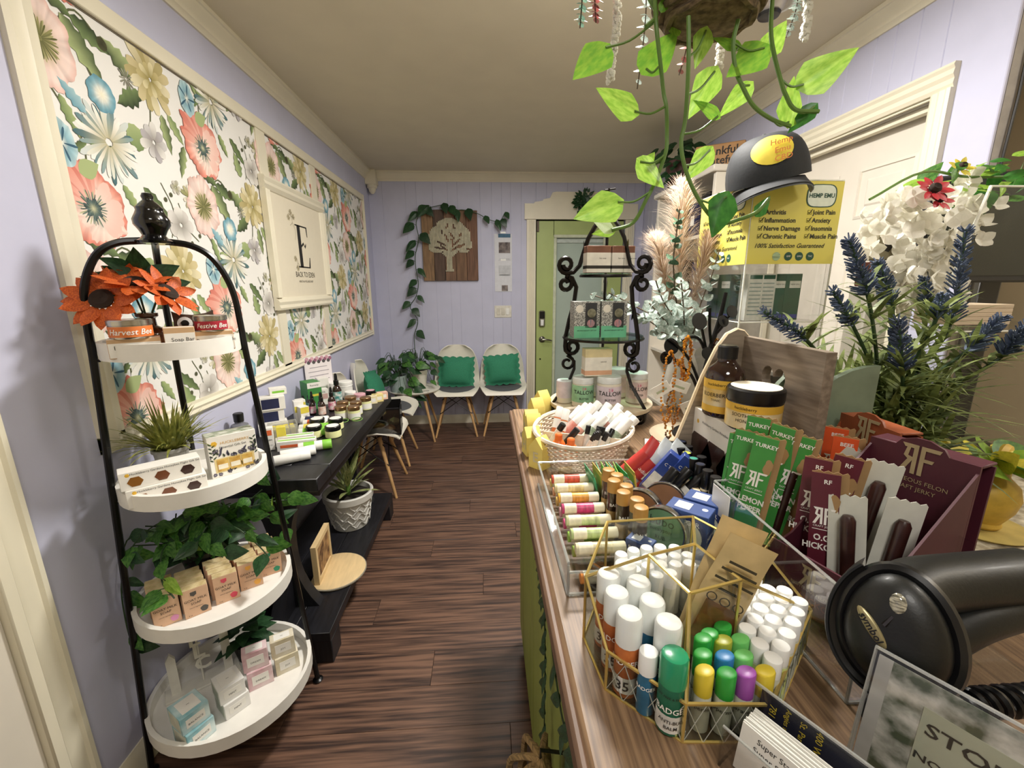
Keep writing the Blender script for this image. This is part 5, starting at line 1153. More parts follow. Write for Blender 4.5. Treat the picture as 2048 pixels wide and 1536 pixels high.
for k, (a, b, c) in enumerate(rows):
    cs_, sn = math.cos(rad(-22)), math.sin(rad(-22)); x = .252 + a * cs_ - b * sn; y = 1.065 + a * sn + b * cs_
    tube_item('roll_on_stick', 'white-capped roll-on, %s of the %s row in the wicker basket' % (ORD[(0, 1, 2, 3, 0, 1, 2, 3, 4, 0, 1, 2, 3, 4, 0, 1, 2, 3)[k]], ('back', 'second', 'third', 'front')[0 if k < 4 else 1 if k < 9 else 2 if k < 14 else 3]), 'roll-on', (x - .02, y, CZ + .02 + .006 * (k % 2)), .0128, .098, .04, WHITE, WHITE, 'white-capped roll-ons in the basket', rot=(-.22 + jit(.1), .72 + jit(.12), -.2 + jit(.1)), m_label=(inkgrey, pinkl, greenl)[c], lz=(.004, .052), round_cap=.2)
for k, (a, b) in enumerate(((-.085, .01), (-.062, -.01))):
    cs_, sn = math.cos(rad(-22)), math.sin(rad(-22)); x = .252 + a * cs_ - b * sn; y = 1.065 + a * sn + b * cs_
    tube_item('roll_on_stick', '%s orange and white slim roll-on at the left of the basket' % ('left', 'right')[k], 'roll-on', (x, y, CZ + .012), .0098, .1, .03, orl, WHITE, 'slim orange roll-ons', rot=(-.35, .28, 0), m_label=WHITE, lz=(.04, .066))
for k, (a, b) in enumerate(((-.045, -.095), (-.01, -.118))):
    cs_, sn = math.cos(rad(-22)), math.sin(rad(-22)); x = .252 + a * cs_ - b * sn; y = 1.065 + a * sn + b * cs_
    t = thing('orange_bottle', '%s small orange bottle at the front of the basket' % ('left', 'right')[k], 'bottle', (x, y, CZ + .02), 0, 'orange bottles in the basket')
    part('bottle_body', lambda: MB().lathe([(.016, 0), (.017, .003), (.017, .03), (.013, .038), (.009, .042)], 16), mat('orange_bottle', '#e0762f', .35), t, key='orb')
    part('cap', lambda: MB().lathe([(.0095, .041), (.0095, .054), (.007, .057), (.0001, .057)], 14), mat('orange_cap', '#d96a28', .4), t, key='orc')
for k in range(9):
    a = .0 + .0105 * (k % 5); b = -.05 - .02 * (k // 5); cs_, sn = math.cos(rad(-22)), math.sin(rad(-22)); x = .262 + a * cs_ - b * sn; y = 1.065 + a * sn + b * cs_
    tube_item('black_vial', 'slim black-capped basket vial, %s from the left in the %s row' % (ORD[k % 5], 'back' if k < 5 else 'front'), 'vial', (x, y, CZ + .012), .0065, .075, .022, lab_w, BLACK, 'black-capped vials', rot=(jit(.25), .35 + jit(.2), 0))
for k, (a, b, tl) in enumerate(((-.088, -.04, .5), (-.055, -.06, .6))):
    tube_item('black_vial', ('white vial with black cap leaning at the left basket rim', 'black tube lying behind the orange bottles')[k], 'vial', (.252 + a * .93 + b * .37, 1.065 - a * .37 + b * .93, CZ + .012), .0085, .085, .02, (lab_w, BLACK)[k], BLACK, rot=(.2, tl, 0))
jar('balm_tin', 'black tin with white lid behind the wicker basket', 'tin', (.232, 1.285, CZ + .0003), .032, .04, BLACK, BLACK, .012, top=paperl, neck=.97)
t = thing('price_card', 'white printed card lying between basket and jewellery tree', 'card', (.485, 1.09, CZ + .0003), -.35)
part('card_sheet', MB().box(.1, .075, .001, (0, 0, 0)), WHITE, t); part('holder_base', MB().box(.11, .085, .0004, (0, 0, -.0002)), acr, t)
for q in range(5): part('text_line', MB().box(.07, .003, .0004, (0, .022 - .011 * q, .001)), mat('grey_text', '#9a959a', .7), t)

# ---------------------------------------------------------------- gold-edged glass box of balms
gold = mat('brass_edge', '#dcc274', .3, .8, var=.06)
bevelg = glass_mat('patterned_glass', '#eef0ea', .25)
t = thing('glass_display_box', 'gold-edged geometric glass box of balms on the counter', 'box', (.25, .43, CZ + .0003)); o = Vector((.25, .43, 0))
basep = [(.183, .318), (.263, .312), (.385, .42), (.38, .5), (.3, .555), (.17, .55), (.116, .45), (.124, .378)]
rimz = [.046, .046, .05, .07, .1, .1, .088, .05]
ins = [(.204, .369), (.268, .385), (.25, .452), (.186, .434)]
def V2(p, z): return Vector((p[0] - .25, p[1] - .43, z))
seg = []
for k in range(8):
    a, b = basep[k], basep[(k + 1) % 8]; za, zb = rimz[k], rimz[(k + 1) % 8]
    seg += [(V2(a, 0), V2(b, 0)), (V2(a, za), V2(b, zb)), (V2(a, 0), V2(a, za))]
    part('glass_side', MB().add([V2(a, 0), V2(b, 0), V2(b, zb), V2(a, za)], [(0, 1, 2, 3)]), bevelg, t, smooth=0)
HT = .125
for k in range(4):
    a, b = ins[k], ins[(k + 1) % 4]; seg += [(V2(a, HT), V2(b, HT)), (V2(a, 0), V2(a, HT))]
    part('glass_divider', MB().add([V2(a, 0), V2(b, 0), V2(b, HT), V2(a, HT)], [(0, 1, 2, 3)]), acr, t, smooth=0)
for i, j in ((0, 0), (1, 2), (2, 4), (3, 6)):
    a, b = ins[i], basep[j]; seg.append((V2(a, HT), V2(b, rimz[j])))
    part('glass_divider', MB().add([V2(a, 0), V2(b, 0), V2(b, rimz[j]), V2(a, HT)], [(0, 1, 2, 3)]), acr, t, smooth=0)
gb_ = MB()
for a, b in seg: gb_.tube([a, b], .0019, 5)
part('brass_edge', gb_, gold, t, kind='stuff')
part('glass_floor', MB().prism([(x - .25, y - .43) for x, y in basep], .002), bevelg, t)
lead = MB()
for k in (0, 1, 7):
    a, b = basep[k], basep[(k + 1) % 8]; h = min(rimz[k], rimz[(k + 1) % 8]); A, B = V2(a, 0), V2(b, 0); n = max(3, int((B - A).length / .02)); out = Vector((B.y - A.y, A.x - B.x, 0)).normalized() * .0006
    for i in range(n):
        p, q = A.lerp(B, i / n) + out, A.lerp(B, (i + 1) / n) + out; m_ = (p + q) / 2
        for u, v in (((p, 0), (q, h)), ((q, 0), (p, h))): lead.tube([u[0] + Vector((0, 0, u[1])), v[0] + Vector((0, 0, v[1]))], .0005, 4)
part('bevel_line', lead, mat('bevel_line_glass', '#b9bdb2', .2, .3), t, kind='stuff')
frost = mat('frosted_cap', '#e3e6e2', .3, var=.02, sss=.1); sun_o = mat('orange_stick_wrap', '#cf7a40', .45, scale=60, col2='#b55f2e'); sun_b = mat('blue_stick_wrap', '#2f6f92', .45, scale=60, var=.2); sun_t = mat('teal_stick_wrap', '#2f7f6f', .45, scale=60, var=.2); gcap = mat('deep_green_cap', '#1f8f62', .25, coat=.4); sun_g = mat('green_stick_wrap', '#1f6f52', .45, var=.1)
stick_specs = [(.141, .44, sun_o, 'back left orange', '35'), (.166, .455, sun_t, 'back right teal', 'BUG'), (.141, .408, sun_o, 'middle left orange', '35'), (.172, .424, sun_b, 'middle right blue', 'COOL'), (.145, .376, sun_o, 'front left orange', '35'), (.176, .393, sun_b, 'blue', 'BALM'), (.181, .362, sun_t, 'teal', 'BALM')]
for x, y, m_, nm, tt in stick_specs:
    tube_item('sunscreen_stick', '%s sunscreen stick with frosted cap in the left of the glass box' % nm, 'balm', (x, y, CZ + .0026), .0138, .098, .036, m_, frost, 'frosted-capped sunscreen sticks', rz=-.6, round_cap=.3, m_label=lab_w if tt == '35' else None, lz=(.006, .026), txt=[(tt, .016, .016, INK), ('BADGER', .045, .009, WTXT)])
tube_item('bug_balm_stick', 'green-capped bug balm stick at the front of the glass box', 'balm', (.176, .334, CZ + .0026), .0135, .086, .032, sun_g, gcap, rz=-.35, round_cap=.3, m_label=lab_w, lz=(.004, .024), txt=[('BADGER', .031, .009, WTXT), ('ANTI-BUG', .018, .0055, INK), ('BALM', .011, .0055, INK), ('DEET-FREE & FRIENDLY', .046, .0035, INK)])
for k, (x, y, z) in enumerate(((.158, .352, 0), (.163, .395, 0))): tube_item('sunscreen_stick', ('slim blue white-capped stick between the orange sticks and green cap', 'slim blue white-capped stick behind the orange sticks')[k], 'balm', (x, y, CZ + .0026), .0095, .072, .024, sun_b, WHITE, rz=-.5, txt=[('BADGER', .034, .006, WTXT)])
# kraft tea pouch in the middle compartment
pouchm = mat('kraft_pouch', '#c9b07c', .6, scale=30, var=.12, bump=.2); pprint = mat('pouch_print', '#3f3826', .7); tea = mat('pouch_window', '#6f4424', .35, scale=50, var=.4)
def pouch(label, p, rz, tilt, roll, w_, h, m, front=None, cat='pouch', group=None, name='pouch', win=None):
    t = thing(name, label, cat, p, rz, group, rot=(tilt, roll, rz))
    def body():
        b = MB(); v = []; N = 7; ny = 9
        for s in (1, -1):
            for i in range(ny + 1):
                for j in range(N + 1):
                    u = 2 * j / N - 1; q = i / ny
                    v.append((u * w_ / 2 * (1 - .04 * math.sin(q * 9)), -s * .28 * w_ * (1 - u * u) * math.sin(PI * min(1, q * 1.02)) ** .7 * (1 - .75 * q) - s * .0004 + .006 * math.sin(3 * q) * q, q * h))
        M1 = (N + 1) * (ny + 1); f = []
        for i in range(ny):
            for j in range(N):
                q = (i * (N + 1) + j, i * (N + 1) + j + 1, (i + 1) * (N + 1) + j + 1, (i + 1) * (N + 1) + j); f += [q, tuple(x + M1 for x in q[::-1])]
        return b.add(v, f)
    part('pouch_body', body, m, t, smooth=60)
    return t
pm = pouch('kraft herbal pouch standing in the middle of the glass box', (.238, .412, CZ + .004), -.5, -.05, .3, .05, .165, pouchm)
for z, wd, c in ((.125, .045, pprint), (.112, .05, pprint), (.1, .03, pprint), (.135, .035, pprint)): part('printed_line', MB().box(wd * .8, .0006, .003, (0, -.0078, z), 0, (.02, 0, 0)), c, pm)
part('clear_window', MB().box(.036, .0012, .05, (0, -.0145, .035), 0, (-.06, 0, 0)), tea, pm)
for q in range(3): part('seal_print', MB().tube([(.014 * (q - 1) + .005 * math.cos(a), -.0108, .09 + .005 * math.sin(a)) for a in [2 * PI * i / 12 for i in range(12)]], .0007, 4, closed=True), pprint, pm)
pouch('second kraft pouch standing behind the first in the glass box', (.244, .424, CZ + .004), -.5, -.1, .24, .05, .172, pouchm)
# coloured lip balms, right front of the box
capc = {'yellow': mat('yellow_cap', '#d9c23a', .35, sss=.1), 'green': mat('green_cap', '#2f9a3a', .35, sss=.1), 'light green': mat('light_green_cap', '#6fc46a', .35, sss=.1), 'blue': mat('blue_cap', '#2a78b0', .35, sss=.1), 'purple': mat('purple_cap', '#9a4fa5', .35, sss=.1), 'olive': mat('olive_cap', '#a5a93a', .35, sss=.1)}
bal_l = mat('pale_balm_label', '#d9dccb', .5, scale=60, var=.12); bal_g = mat('lime_balm_label', '#c9d68a', .5, scale=60, var=.15)
col_b = [(.2055, .331, 'yellow', 'front'), (.2255, .327, 'green', 'front'), (.2445, .3265, 'purple', 'front'), (.2635, .3265, 'yellow', 'front'), (.2135, .35, 'green', 'second'), (.234, .346, 'blue', 'second'), (.2535, .3455, 'light green', 'second'), (.2235, .369, 'green', 'third'), (.243, .365, 'olive', 'third'), (.262, .3655, 'light green', 'third'), (.2335, .375, 'green', 'back'), (.253, .3835, 'green', 'back')]
seen = {}
for x, y, c, row in col_b:
    seen[row] = seen.get(row, 0) + 1
    tube_item('lip_balm', '%s slant-capped lip balm, %s from the left in the %s coloured row' % (c, ORD[seen[row] - 1], row), 'lip balm', (x, y, CZ + .0026), .0088, .068, .026, bal_l, capc[c], 'slant-capped lip balms in the glass box', rz=-.6, slant=.28, round_cap=.2, txt=[('Grape' if c == 'purple' else 'Peppermint', .03, .0065, INK)])
wb2 = [(.279, .338), (.297, .352), (.277, .356), (.314, .367), (.295, .3705), (.331, .382), (.312, .386), (.276, .376), (.293, .389), (.346, .396), (.328, .4005), (.309, .404), (.29, .4075), (.361, .411), (.343, .415), (.325, .419), (.306, .4225), (.287, .427), (.356, .43), (.338, .434), (.319, .4385), (.3, .443), (.281, .447), (.333, .453), (.314, .4575), (.295, .462), (.276, .466)]
tint = [None, bal_g, bal_g, None, bal_g, None, None, mat('mint_balm_label', '#b9d9c2', .5, var=.1), mat('pink_balm_label', '#e3a5a0', .5, var=.1), None, mat('coral_balm_label', '#d9584a', .5, var=.1)]
for k, (x, y) in enumerate(wb2):
    d = sum(1 for q in wb2 if abs((q[0] - x) * .45 + (q[1] - y) * .9) < .0085 and q[0] < x)
    tube_item('lip_balm', 'white-capped lip balm right in the glass box, %s counting back' % (ORD[k] if k < 16 else ('seventeenth', 'eighteenth', 'nineteenth', 'twentieth', 'twenty-first', 'twenty-second', 'twenty-third', 'twenty-fourth', 'twenty-fifth', 'twenty-sixth', 'twenty-seventh')[k - 16]), 'lip balm', (x, y, CZ + .0026), .0087, .07, .019, bal_l, WHITE, 'white-capped lip balms at the right', rz=-.6 + jit(.4), m_label=tint[k % 11], lz=(.008, .049), txt=[('All natural', .035, .006, INK)])
wb3 = [(.176, .49), (.195, .498), (.214, .503), (.233, .505), (.252, .504), (.188, .48), (.207, .485), (.226, .4875), (.245, .486), (.18, .512), (.2, .52), (.22, .524), (.24, .525), (.26, .522), (.212, .4665), (.231, .4695), (.165, .474), (.27, .504), (.264, .486)]
for k, (x, y) in enumerate(wb3):
    tube_item('lip_balm', 'cream-capped balm in the back of the glass box, %s counted outward' % (ORD[k] if k < 16 else ('seventeenth', 'eighteenth', 'nineteenth')[k - 16]), 'lip balm', (x, y, CZ + .0026), .0087, .072, .02, bal_l, frost if k % 3 else WHITE, 'cream-capped balms at the back', rz=jit(.6), round_cap=.3)

# ---------------------------------------------------------------- wooden caddy with heart cut-outs, honey goods and roll-ons
drift = mat('weathered_wood', '#8f8272', .6, scale=5, stretch=(2, 3, 22), var=.18, bump=.15); drift_h = mat('weathered_wood_board', '#857767', .6, scale=5, stretch=(22, 2, 22), col2='#6b5d4f', bump=.15); pine_edge = mat('pale_pine', '#d6c3a2', .6, var=.06)
t = thing('wooden_caddy', 'weathered wooden caddy with heart cut-out handle and curved sides on the counter', 'caddy', (.47, .77, CZ + .0003))
def heartboard():
    W, Z0, Z1 = .12, .0, .325
    heart = [(.034 * (math.sin(u) ** 3), .2475 + .0026 * (13 * math.cos(u) - 5 * math.cos(2 * u) - 2 * math.cos(3 * u) - math.cos(4 * u))) for u in [2 * PI * i / 32 for i in range(32)]]
    outer = []
    for hx, hz in heart:
        dx, dz = hx, hz - .25; s = min(W / abs(dx) if abs(dx) > 1e-6 else 9e9, ((Z1 - .25) / dz) if dz > 1e-6 else (.25 / -dz if dz < -1e-6 else 9e9)); outer.append((dx * s, .25 + dz * s))
    # pin the corners
    for cx_, cz_ in ((-W, Z0), (W, Z0), (-W, Z1), (W, Z1)):
        i = min(range(32), key=lambda q: (outer[q][0] - cx_) ** 2 + (outer[q][1] - cz_) ** 2); outer[i] = (cx_, cz_)
    n = 32; v = [(-.009, *p) for p in heart] + [(-.009, *p) for p in outer] + [(.009, *p) for p in heart] + [(.009, *p) for p in outer]; f = []
    for i in range(n):
        j = (i + 1) % n
        f += [(i, j, n + j, n + i), (2 * n + i, 3 * n + i, 3 * n + j, 2 * n + j), (n + i, n + j, 3 * n + j, 3 * n + i), (j, i, 2 * n + i, 2 * n + j)]
    return MB().add(v, f)
part('back_board', heartboard, drift_h, t, (.085, 0, 0), smooth=0)
for s in (1,):
    pts = [(-.075, 0), (.1, 0), (.1, .31), (.075, .336), (.06, .34), (.04, .33), (.02, .3), (-.005, .24), (-.03, .16), (-.05, .1), (-.075, .06)]
    part('side_board', MB().prism(pts, .012, Matrix(((1, 0, 0, 0), (0, 0, -1, s * .111 + .006), (0, 1, 0, 0), (0, 0, 0, 1)))), drift, t)
    part('side_edge', MB().tube([(x, s * .111, z) for x, z in pts[2:]], .0062, 5, flat=(1, .5)), pine_edge, t)
part('side_wall', MB().box(.16, .012, .05, (0, -.111, 0), .002), drift, t); part('front_wall', MB().box(.012, .22, .055, (-.08, 0, 0), .002), drift, t); part('front_lip', MB().box(.013, .221, .003, (-.08, 0, .055), .001), pine_edge, t)
part('caddy_floor', MB().box(.16, .21, .008, (0, 0, 0)), drift, t)
hb = hexbox('large white honey gift box standing inside the wooden caddy', (.487, .775, CZ + .0088), rad(-90), (.2, .07, .165), (2, 2, 2))
honey_y = mat('honey_yellow', '#e0b23c'); hl = mat('honey_label', '#e3dcc0', .5, scale=14, col2='#d9b04a'); amber_d = mat('amber_glass_dark', '#2a1610')
t = thing('syrup_bottle', 'tall dark bottle of elderberry tonic with yellow label on the caddy box', 'bottle', (.478, .815, CZ + .1741), rad(-50))
part('bottle', MB().lathe([(.034, 0), (.037, .004), (.037, .078), (.033, .094), (.02, .106), (.016, .112), (.016, .118)], 26), amber_d, t)
part('cap', MB().lathe([(.0185, .116), (.0185, .139), (.016, .142), (.0001, .142)], 24), BLACK, t)
part('label', band(.0375, .01, .076, 26, .8), hl, t); part('label_band', band(.0379, .058, .076, 26, .8), honey_y, t); part('label_foot', band(.0379, .01, .024, 26, .8), honey_y, t)
for s, z, sz in (('ELDERBERRY', .046, .0105), ('TONIC', .036, .006), ('huckleberry', .067, .008)): text(s, sz, INK, t, (0, 0, z), wrap=.0385)
t = thing('honey_jar', 'wide black-lidded honey jar with yellow label on the caddy box', 'jar', (.492, .735, CZ + .1741), rad(-50))
part('jar_body', MB().lathe([(.043, 0), (.046, .004), (.046, .05), (.042, .056)], 28), amber_d, t)
part('lid', MB().lathe([(.047, .052), (.048, .056), (.048, .074), (.045, .077), (.0001, .077)], 30), BLACK, t)
part('lid_sticker', MB().lathe([(.042, .0772), (.042, .0778), (.0001, .0778)], 28), mat('cream_sticker', '#efe6cf', .5, scale=40, var=.1), t)
part('label', band(.0465, .004, .05, 26, .85), hl, t); part('label_band', band(.0469, .036, .05, 26, .85), honey_y, t)
for s, z, sz in (('SOOTHING', .03, .009), ('HONEY', .02, .0085), ('huckleberry', .043, .008)): text(s, sz, INK, t, (0, 0, z), wrap=.0475)
nv = mat('navy_roll_on', '#15203a', .25, coat=.4); rl = [mat('roll_label_cream', '#d5cfb5', .5, scale=60, var=.15), mat('roll_label_yellow', '#c9c24a', .5, scale=60, var=.15), mat('roll_label_teal', '#2f7a6a', .5, scale=60, var=.15)]
for k, (x, y, c, cc) in enumerate(((.405, .855, 0, BLACK), (.424, .862, 0, nv), (.404, .826, 0, BLACK), (.424, .833, 0, BLACK), (.404, .797, 1, mat('lime_cap_top', '#c5cf4a', .4)), (.404, .768, 2, mat('teal_cap_top', '#2f8f7a', .4)), (.424, .775, 2, BLACK), (.404, .74, 2, nv), (.404, .712, 0, BLACK), (.404, .684, 2, BLACK))):
    t = thing('essential_oil_roll_on', 'dark roll-on bottle along the caddy front, %s' % ('first by the curved side', 'behind the first', 'second from the curved side', 'behind the second', 'with yellow label and cap', 'third with teal cap', 'behind the teal cap', 'fifth with navy cap', 'sixth in line', 'nearest the clear bin')[k], 'roll-on', (x, y, CZ + .009), rad(-60), 'dark roll-ons in the caddy')
    part('bottle', lambda: MB().lathe([(.0085, 0), (.0095, .002), (.0095, .06)], 16), nv, t, key='eor'); part('cap', lambda: MB().lathe([(.0098, .058), (.0098, .088), (.009, .0905), (.0001, .0905)], 16), BLACK, t, key='eoc'); part('cap_top', lambda: MB().lathe([(.0075, .0906), (.0001, .0912)], 14), cc, t, key='eot'); part('label', lambda: band(.0098, .004, .055, 16, .8), rl[c], t, key='eol')
sgr = mat('sage_panel_paint', '#6f7d68', .55)
t = thing('sage_caddy', 'sage green arched wooden caddy behind the jerky boxes', 'caddy', (.655, .79, CZ + .0003))
ap = [(-.07, 0), (.07, 0), (.07, .2)] + [(.07 - .14 * (1 - math.cos(u)) / 1.0 if u < PI / 2 else -.07, .2 + .075 * math.sin(u)) for u in [PI / 2 * i / 8 for i in range(9)]] + [(-.07, .2)]
ap = [(-.07, 0), (.07, 0), (.07, .285)] + [(.07 - .14 * math.sin(u), .165 + .12 * math.cos(u)) for u in [PI / 2 * i / 8 for i in range(1, 9)]]
for s in (1, -1): part('side_board', MB().prism(ap, .012, Matrix(((1, 0, 0, 0), (0, 0, -1, s * .05 + .006), (0, 1, 0, 0), (0, 0, 0, 1)))), sgr, t)
part('back_board', MB().box(.012, .1, .2, (.06, 0, 0)), sgr, t); part('caddy_floor', MB().box(.13, .09, .01, (0, 0, 0)), sgr, t)
t = thing('topiary_ball', 'small bright green topiary ball on the caddy edge', 'plant', (.62, .815, 1.268)); 
for k in range(70):
    q = rng.uniform(-1, 1); a = rng.uniform(0, 6.28); d = Vector((math.cos(a) * (1 - q * q) ** .5, math.sin(a) * (1 - q * q) ** .5, q)); leaf(t, d * .015, d + Vector((jit(.4), jit(.4), .3)), .009, G_BRIGHT, up=d, kind=0)
part('core', MB().ball(.016), G_MID, t); part('pot', MB().lathe([(.016, -.045), (.02, -.015), (.0001, -.012)], 14), sgr, t); part('stake', MB().tube([(0, 0, -.29), (0, 0, -.045)], .006, 6), sgr, t)

# ---------------------------------------------------------------- jerky sticks in display boxes behind a clear bin
t = thing('acrylic_bin', 'long clear acrylic bin holding the jerky boxes on the counter', 'bin', (.49, .49, CZ + .0003))
aw = MB().box(.003, .29, .115, (-.116, 0, 0)).box(.23, .003, .115, (0, -.145, 0)).box(.23, .003, .115, (0, .145, 0)).box(.003, .29, .115, (.116, 0, 0))
part('bin_wall', aw, acr, t, kind='stuff'); part('bin_floor', MB().box(.23, .288, .003, (0, 0, 0)), acr, t)
be = MB()
for p, q in (((-.116, -.145), (-.116, .145)), ((-.116, .145), (.116, .145)), ((-.116, -.145), (.116, -.145))):
    for z in (.116, .001): be.tube([(*p, z), (*q, z)], .0018, 5)
be.tube([(-.116, -.145, 0), (-.116, -.145, .116)], .0018, 5).tube([(-.116, .145, 0), (-.116, .145, .116)], .0018, 5)
part('polished_edge', be, acr_edge, t, kind='stuff')
part('bin_label', MB().box(.001, .05, .045, (-.119, .118, .068), .0004), WHITE, t)
ts = MB().box(.001, .03, .075, (0, 0, 0))
maroon = mat('maroon_card', '#4a1a28', .5, var=.06); rust = mat('rust_card', '#8f4a2a', .5, var=.08); logo_m = mat('tan_logo', '#a5936f', .5); kraft_edge = mat('kraft_edge', '#a58458', .6); paperback = mat('pale_wrapper_back', '#cfcfc2', .5, var=.05); grn_w = mat('green_wrapper', '#3f8f3f', .4, var=.06); org_w = mat('orange_wrapper', '#d9562a', .4, var=.06); mar_w = mat('maroon_wrapper', '#5f2230', .4, var=.06); meat = mat('dark_meat_stick', '#2f1712', .35, scale=40, var=.4, coat=.3)
def rf_logo(parent, loc, rot, s, m):
    b = MB(); g = lambda pts: b.prism([(x * s, y * s) for x, y in pts], .0006)
    g([(-.5, .5), (-.05, .5), (-.05, -.5), (-.17, -.5), (-.17, .38), (-.42, .38)]); g([(-.36, .38), (-.26, .38), (-.3, .1), (-.17, .06), (-.17, -.04), (-.38, -.5), (-.52, -.5), (-.3, -.02), (-.42, .08)])
    g([(.02, .5), (.55, .5), (.5, .38), (.14, .38), (.14, .1), (.4, .1), (.36, -.01), (.14, -.01), (.14, -.5), (.02, -.5)])
    part('logo', b, m, parent, loc, rot, smooth=0)
def jbox(label, x0, x1, y0, y1, zt, m, s, turn=0):
    yc = (y0 + y1) / 2; L = y1 - y0; t = thing('jerky_display_box', label, 'display box', (x1, yc, CZ + .0036), rad(turn)); D = x1 - x0; H = zt - CZ
    part('header_card', MB().prism([(-L / 2, 0), (L / 2, 0), (L / 2, H * .93), (.03, H * .93), (.024, H * .97), (.008, H), (-.008, H), (-.024, H * .97), (-.03, H * .93), (-L / 2, H * .93)], .004, Matrix(((0, 0, 1, -.004), (-1, 0, 0, 0), (0, 1, 0, 0), (0, 0, 0, 1)))), m, t)
    part('header_fold', MB().box(.035, L, .004, (.018, 0, H * .93 - .004), .001), m, t); part('header_back', MB().box(.004, L, H * .9, (.034, 0, 0)), m, t)
    for sg in (1, -1): part('side_flap', MB().prism([(0, 0), (-D, 0), (-D, H * .3), (-D * .8, H * .36), (0, H * .9)], .003, Matrix(((1, 0, 0, 0), (0, 0, -1, sg * (L / 2 - .0016) + .0015), (0, 1, 0, 0), (0, 0, 0, 1)))), m, t)
    part('front_panel', MB().box(.003, L, H * .36, (-D + .0015, 0, 0)), m, t); part('box_floor', MB().box(D, L - .004, .003, (-D / 2, 0, 0)), m, t)
    rf_logo(t, (-.0047, -.0, H * .86), (PI / 2, 0, -PI / 2), .042, logo_m); text('RIGHTEOUS FELON', .0085, logo_m, t, (-.0049, 0, H * .72), (PI / 2, 0, -PI / 2)); text('CRAFT JERKY', .0085, logo_m, t, (-.0049, 0, H * .67), (PI / 2, 0, -PI / 2))
    rf_logo(t, (-D - .0004, 0, H * .24), (PI / 2, 0, -PI / 2), .03, logo_m); text(s, .012, mat('red_brown_print', '#8f4a3a', .5), t, (-D - .0006, 0, H * .1), (PI / 2, 0, -PI / 2))
    text('RIGHTEOUS FELON', .006, logo_m, t, (-D - .0006, 0, H * .16), (PI / 2, 0, -PI / 2))
jbox('maroon jerky display box with tan logo on its tall header', .41, .602, .462, .585, 1.195, maroon, 'O.G. HICKORY', 18)
jbox('rust brown jerky display box behind the maroon one', .59, .65, .6, .715, 1.19, rust, 'BEEF')
def jstick(label, p, rz, tilt, roll, m, words, group, h=.19, back=False):
    t = thing('jerky_stick', label, 'jerky stick', p, rz, group, rot=(tilt, roll, rz)); w_ = .042
    part('wrapper_back', lambda: MB().prism([(-w_ / 2, 0), (w_ / 2, 0), (w_ / 2, h)] + [(w_ / 2 - w_ * (i + .5) / 8, h + (.003 if i % 2 == 0 else 0)) for i in range(8)] + [(-w_ / 2, h)], .0012, Matrix(((1, 0, 0, 0), (0, 0, -1, .002), (0, 1, 0, 0), (0, 0, 0, 1)))), paperback if back else kraft_edge, t, key=('jb', back, h))
    part('meat', lambda: MB().lathe([(.0001, 0), (.0085, .006), (.009, h * .8), (.006, h * .84), (.0001, h * .85)], 12, (.006 if not back else 0, .009 if not back else -.006, 0)), meat, t, key=('jm', back, h))
    if not back:
        part('printed_front', lambda: MB().box(w_ * .78, .001, h, (-w_ * .1, -.0042, 0)), m, t, key=('jf', h))
        y = -.0052; rf_logo(t, (-w_ * .1, y, h * .64), (PI / 2, 0, 0), .024, WTXT)
        text(words[0], .0085, WTXT, t, (-w_ * .05, y, h * .93), bold=.02)
        for q, s in enumerate(words[1:]): text(s, .0125, WTXT, t, (-w_ * .1, y, h * .45 - q * .0135), bold=.03, sx=.85)
        part('white_rule', lambda: MB().box(w_ * .6, .0004, .0008, (-w_ * .1, -.005, h * .52)), WTXT, t, key=('jr', h)); text('CRAFT JERKY', .004, WTXT, t, (-w_ * .1, y, h * .55))
        part('mascot_patch', lambda: MB().prism([(.008 * math.cos(u) * (1 + .2 * math.sin(4 * u)) * .75, .013 * math.sin(u)) for u in [2 * PI * i / 16 for i in range(16)]], .0004, Matrix(((1, 0, 0, w_ * .16), (0, 0, -1, -.0048), (0, 1, 0, h * .76), (0, 0, 0, 1)))), kraft_edge, t, key=('jk', h))
    return t
TW = ['TURKEY', 'LEMON', 'PEPPER']
for k, (x, y, z, rz, ti, ro, lab) in enumerate(((.405, .592, .012, -.7, -.06, .1, 'nearest lemon pepper jerky stick in green wrapper'), (.402, .625, .008, -.75, -.08, .06, 'second lemon pepper jerky stick in green wrapper, left of the nearest'), (.4, .63, -.002, -.7, -.1, .04, 'green wrapped jerky stick half hidden behind the second'), (.425, .628, .03, -.7, -.05, .05, 'tallest green wrapped jerky stick at the back'), (.44, .612, .025, -.9, -.03, .12, 'green wrapped jerky stick turned edge-on'), (.452, .596, .014, -.6, -.04, .16, 'green perforated wrapper top behind the green sticks'))):
    jstick(lab, (x, y, CZ + .006 + z), rz, ti, ro, grn_w, TW, 'green wrapped jerky sticks')
for k, (x, y, z, rz, ti, ro, lab) in enumerate(((.48, .6, 0, -.9, -.05, .12, 'front orange beef jerky stick leaning right'), (.482, .572, -.01, -.9, -.05, .16, 'second orange beef jerky stick low beside the maroon ones'), (.575, .612, .022, -.75, -.02, .0, 'upright orange beef jerky stick before the rust header'), (.6, .66, .022, -.75, 0, 0, 'orange beef jerky stick at the far left of the rust box'), (.578, .59, .022, -.8, -.02, .2, 'orange beef jerky stick leaning against the maroon header'), (.5, .615, .0, -1.1, -.05, .2, 'orange beef jerky stick seen edge-on'))):
    jstick(lab, (x, y, CZ + .006 + z), rz, ti, ro, org_w, ['BEEF', 'BOURBON', 'FURY'], 'orange beef jerky sticks', h=.165)
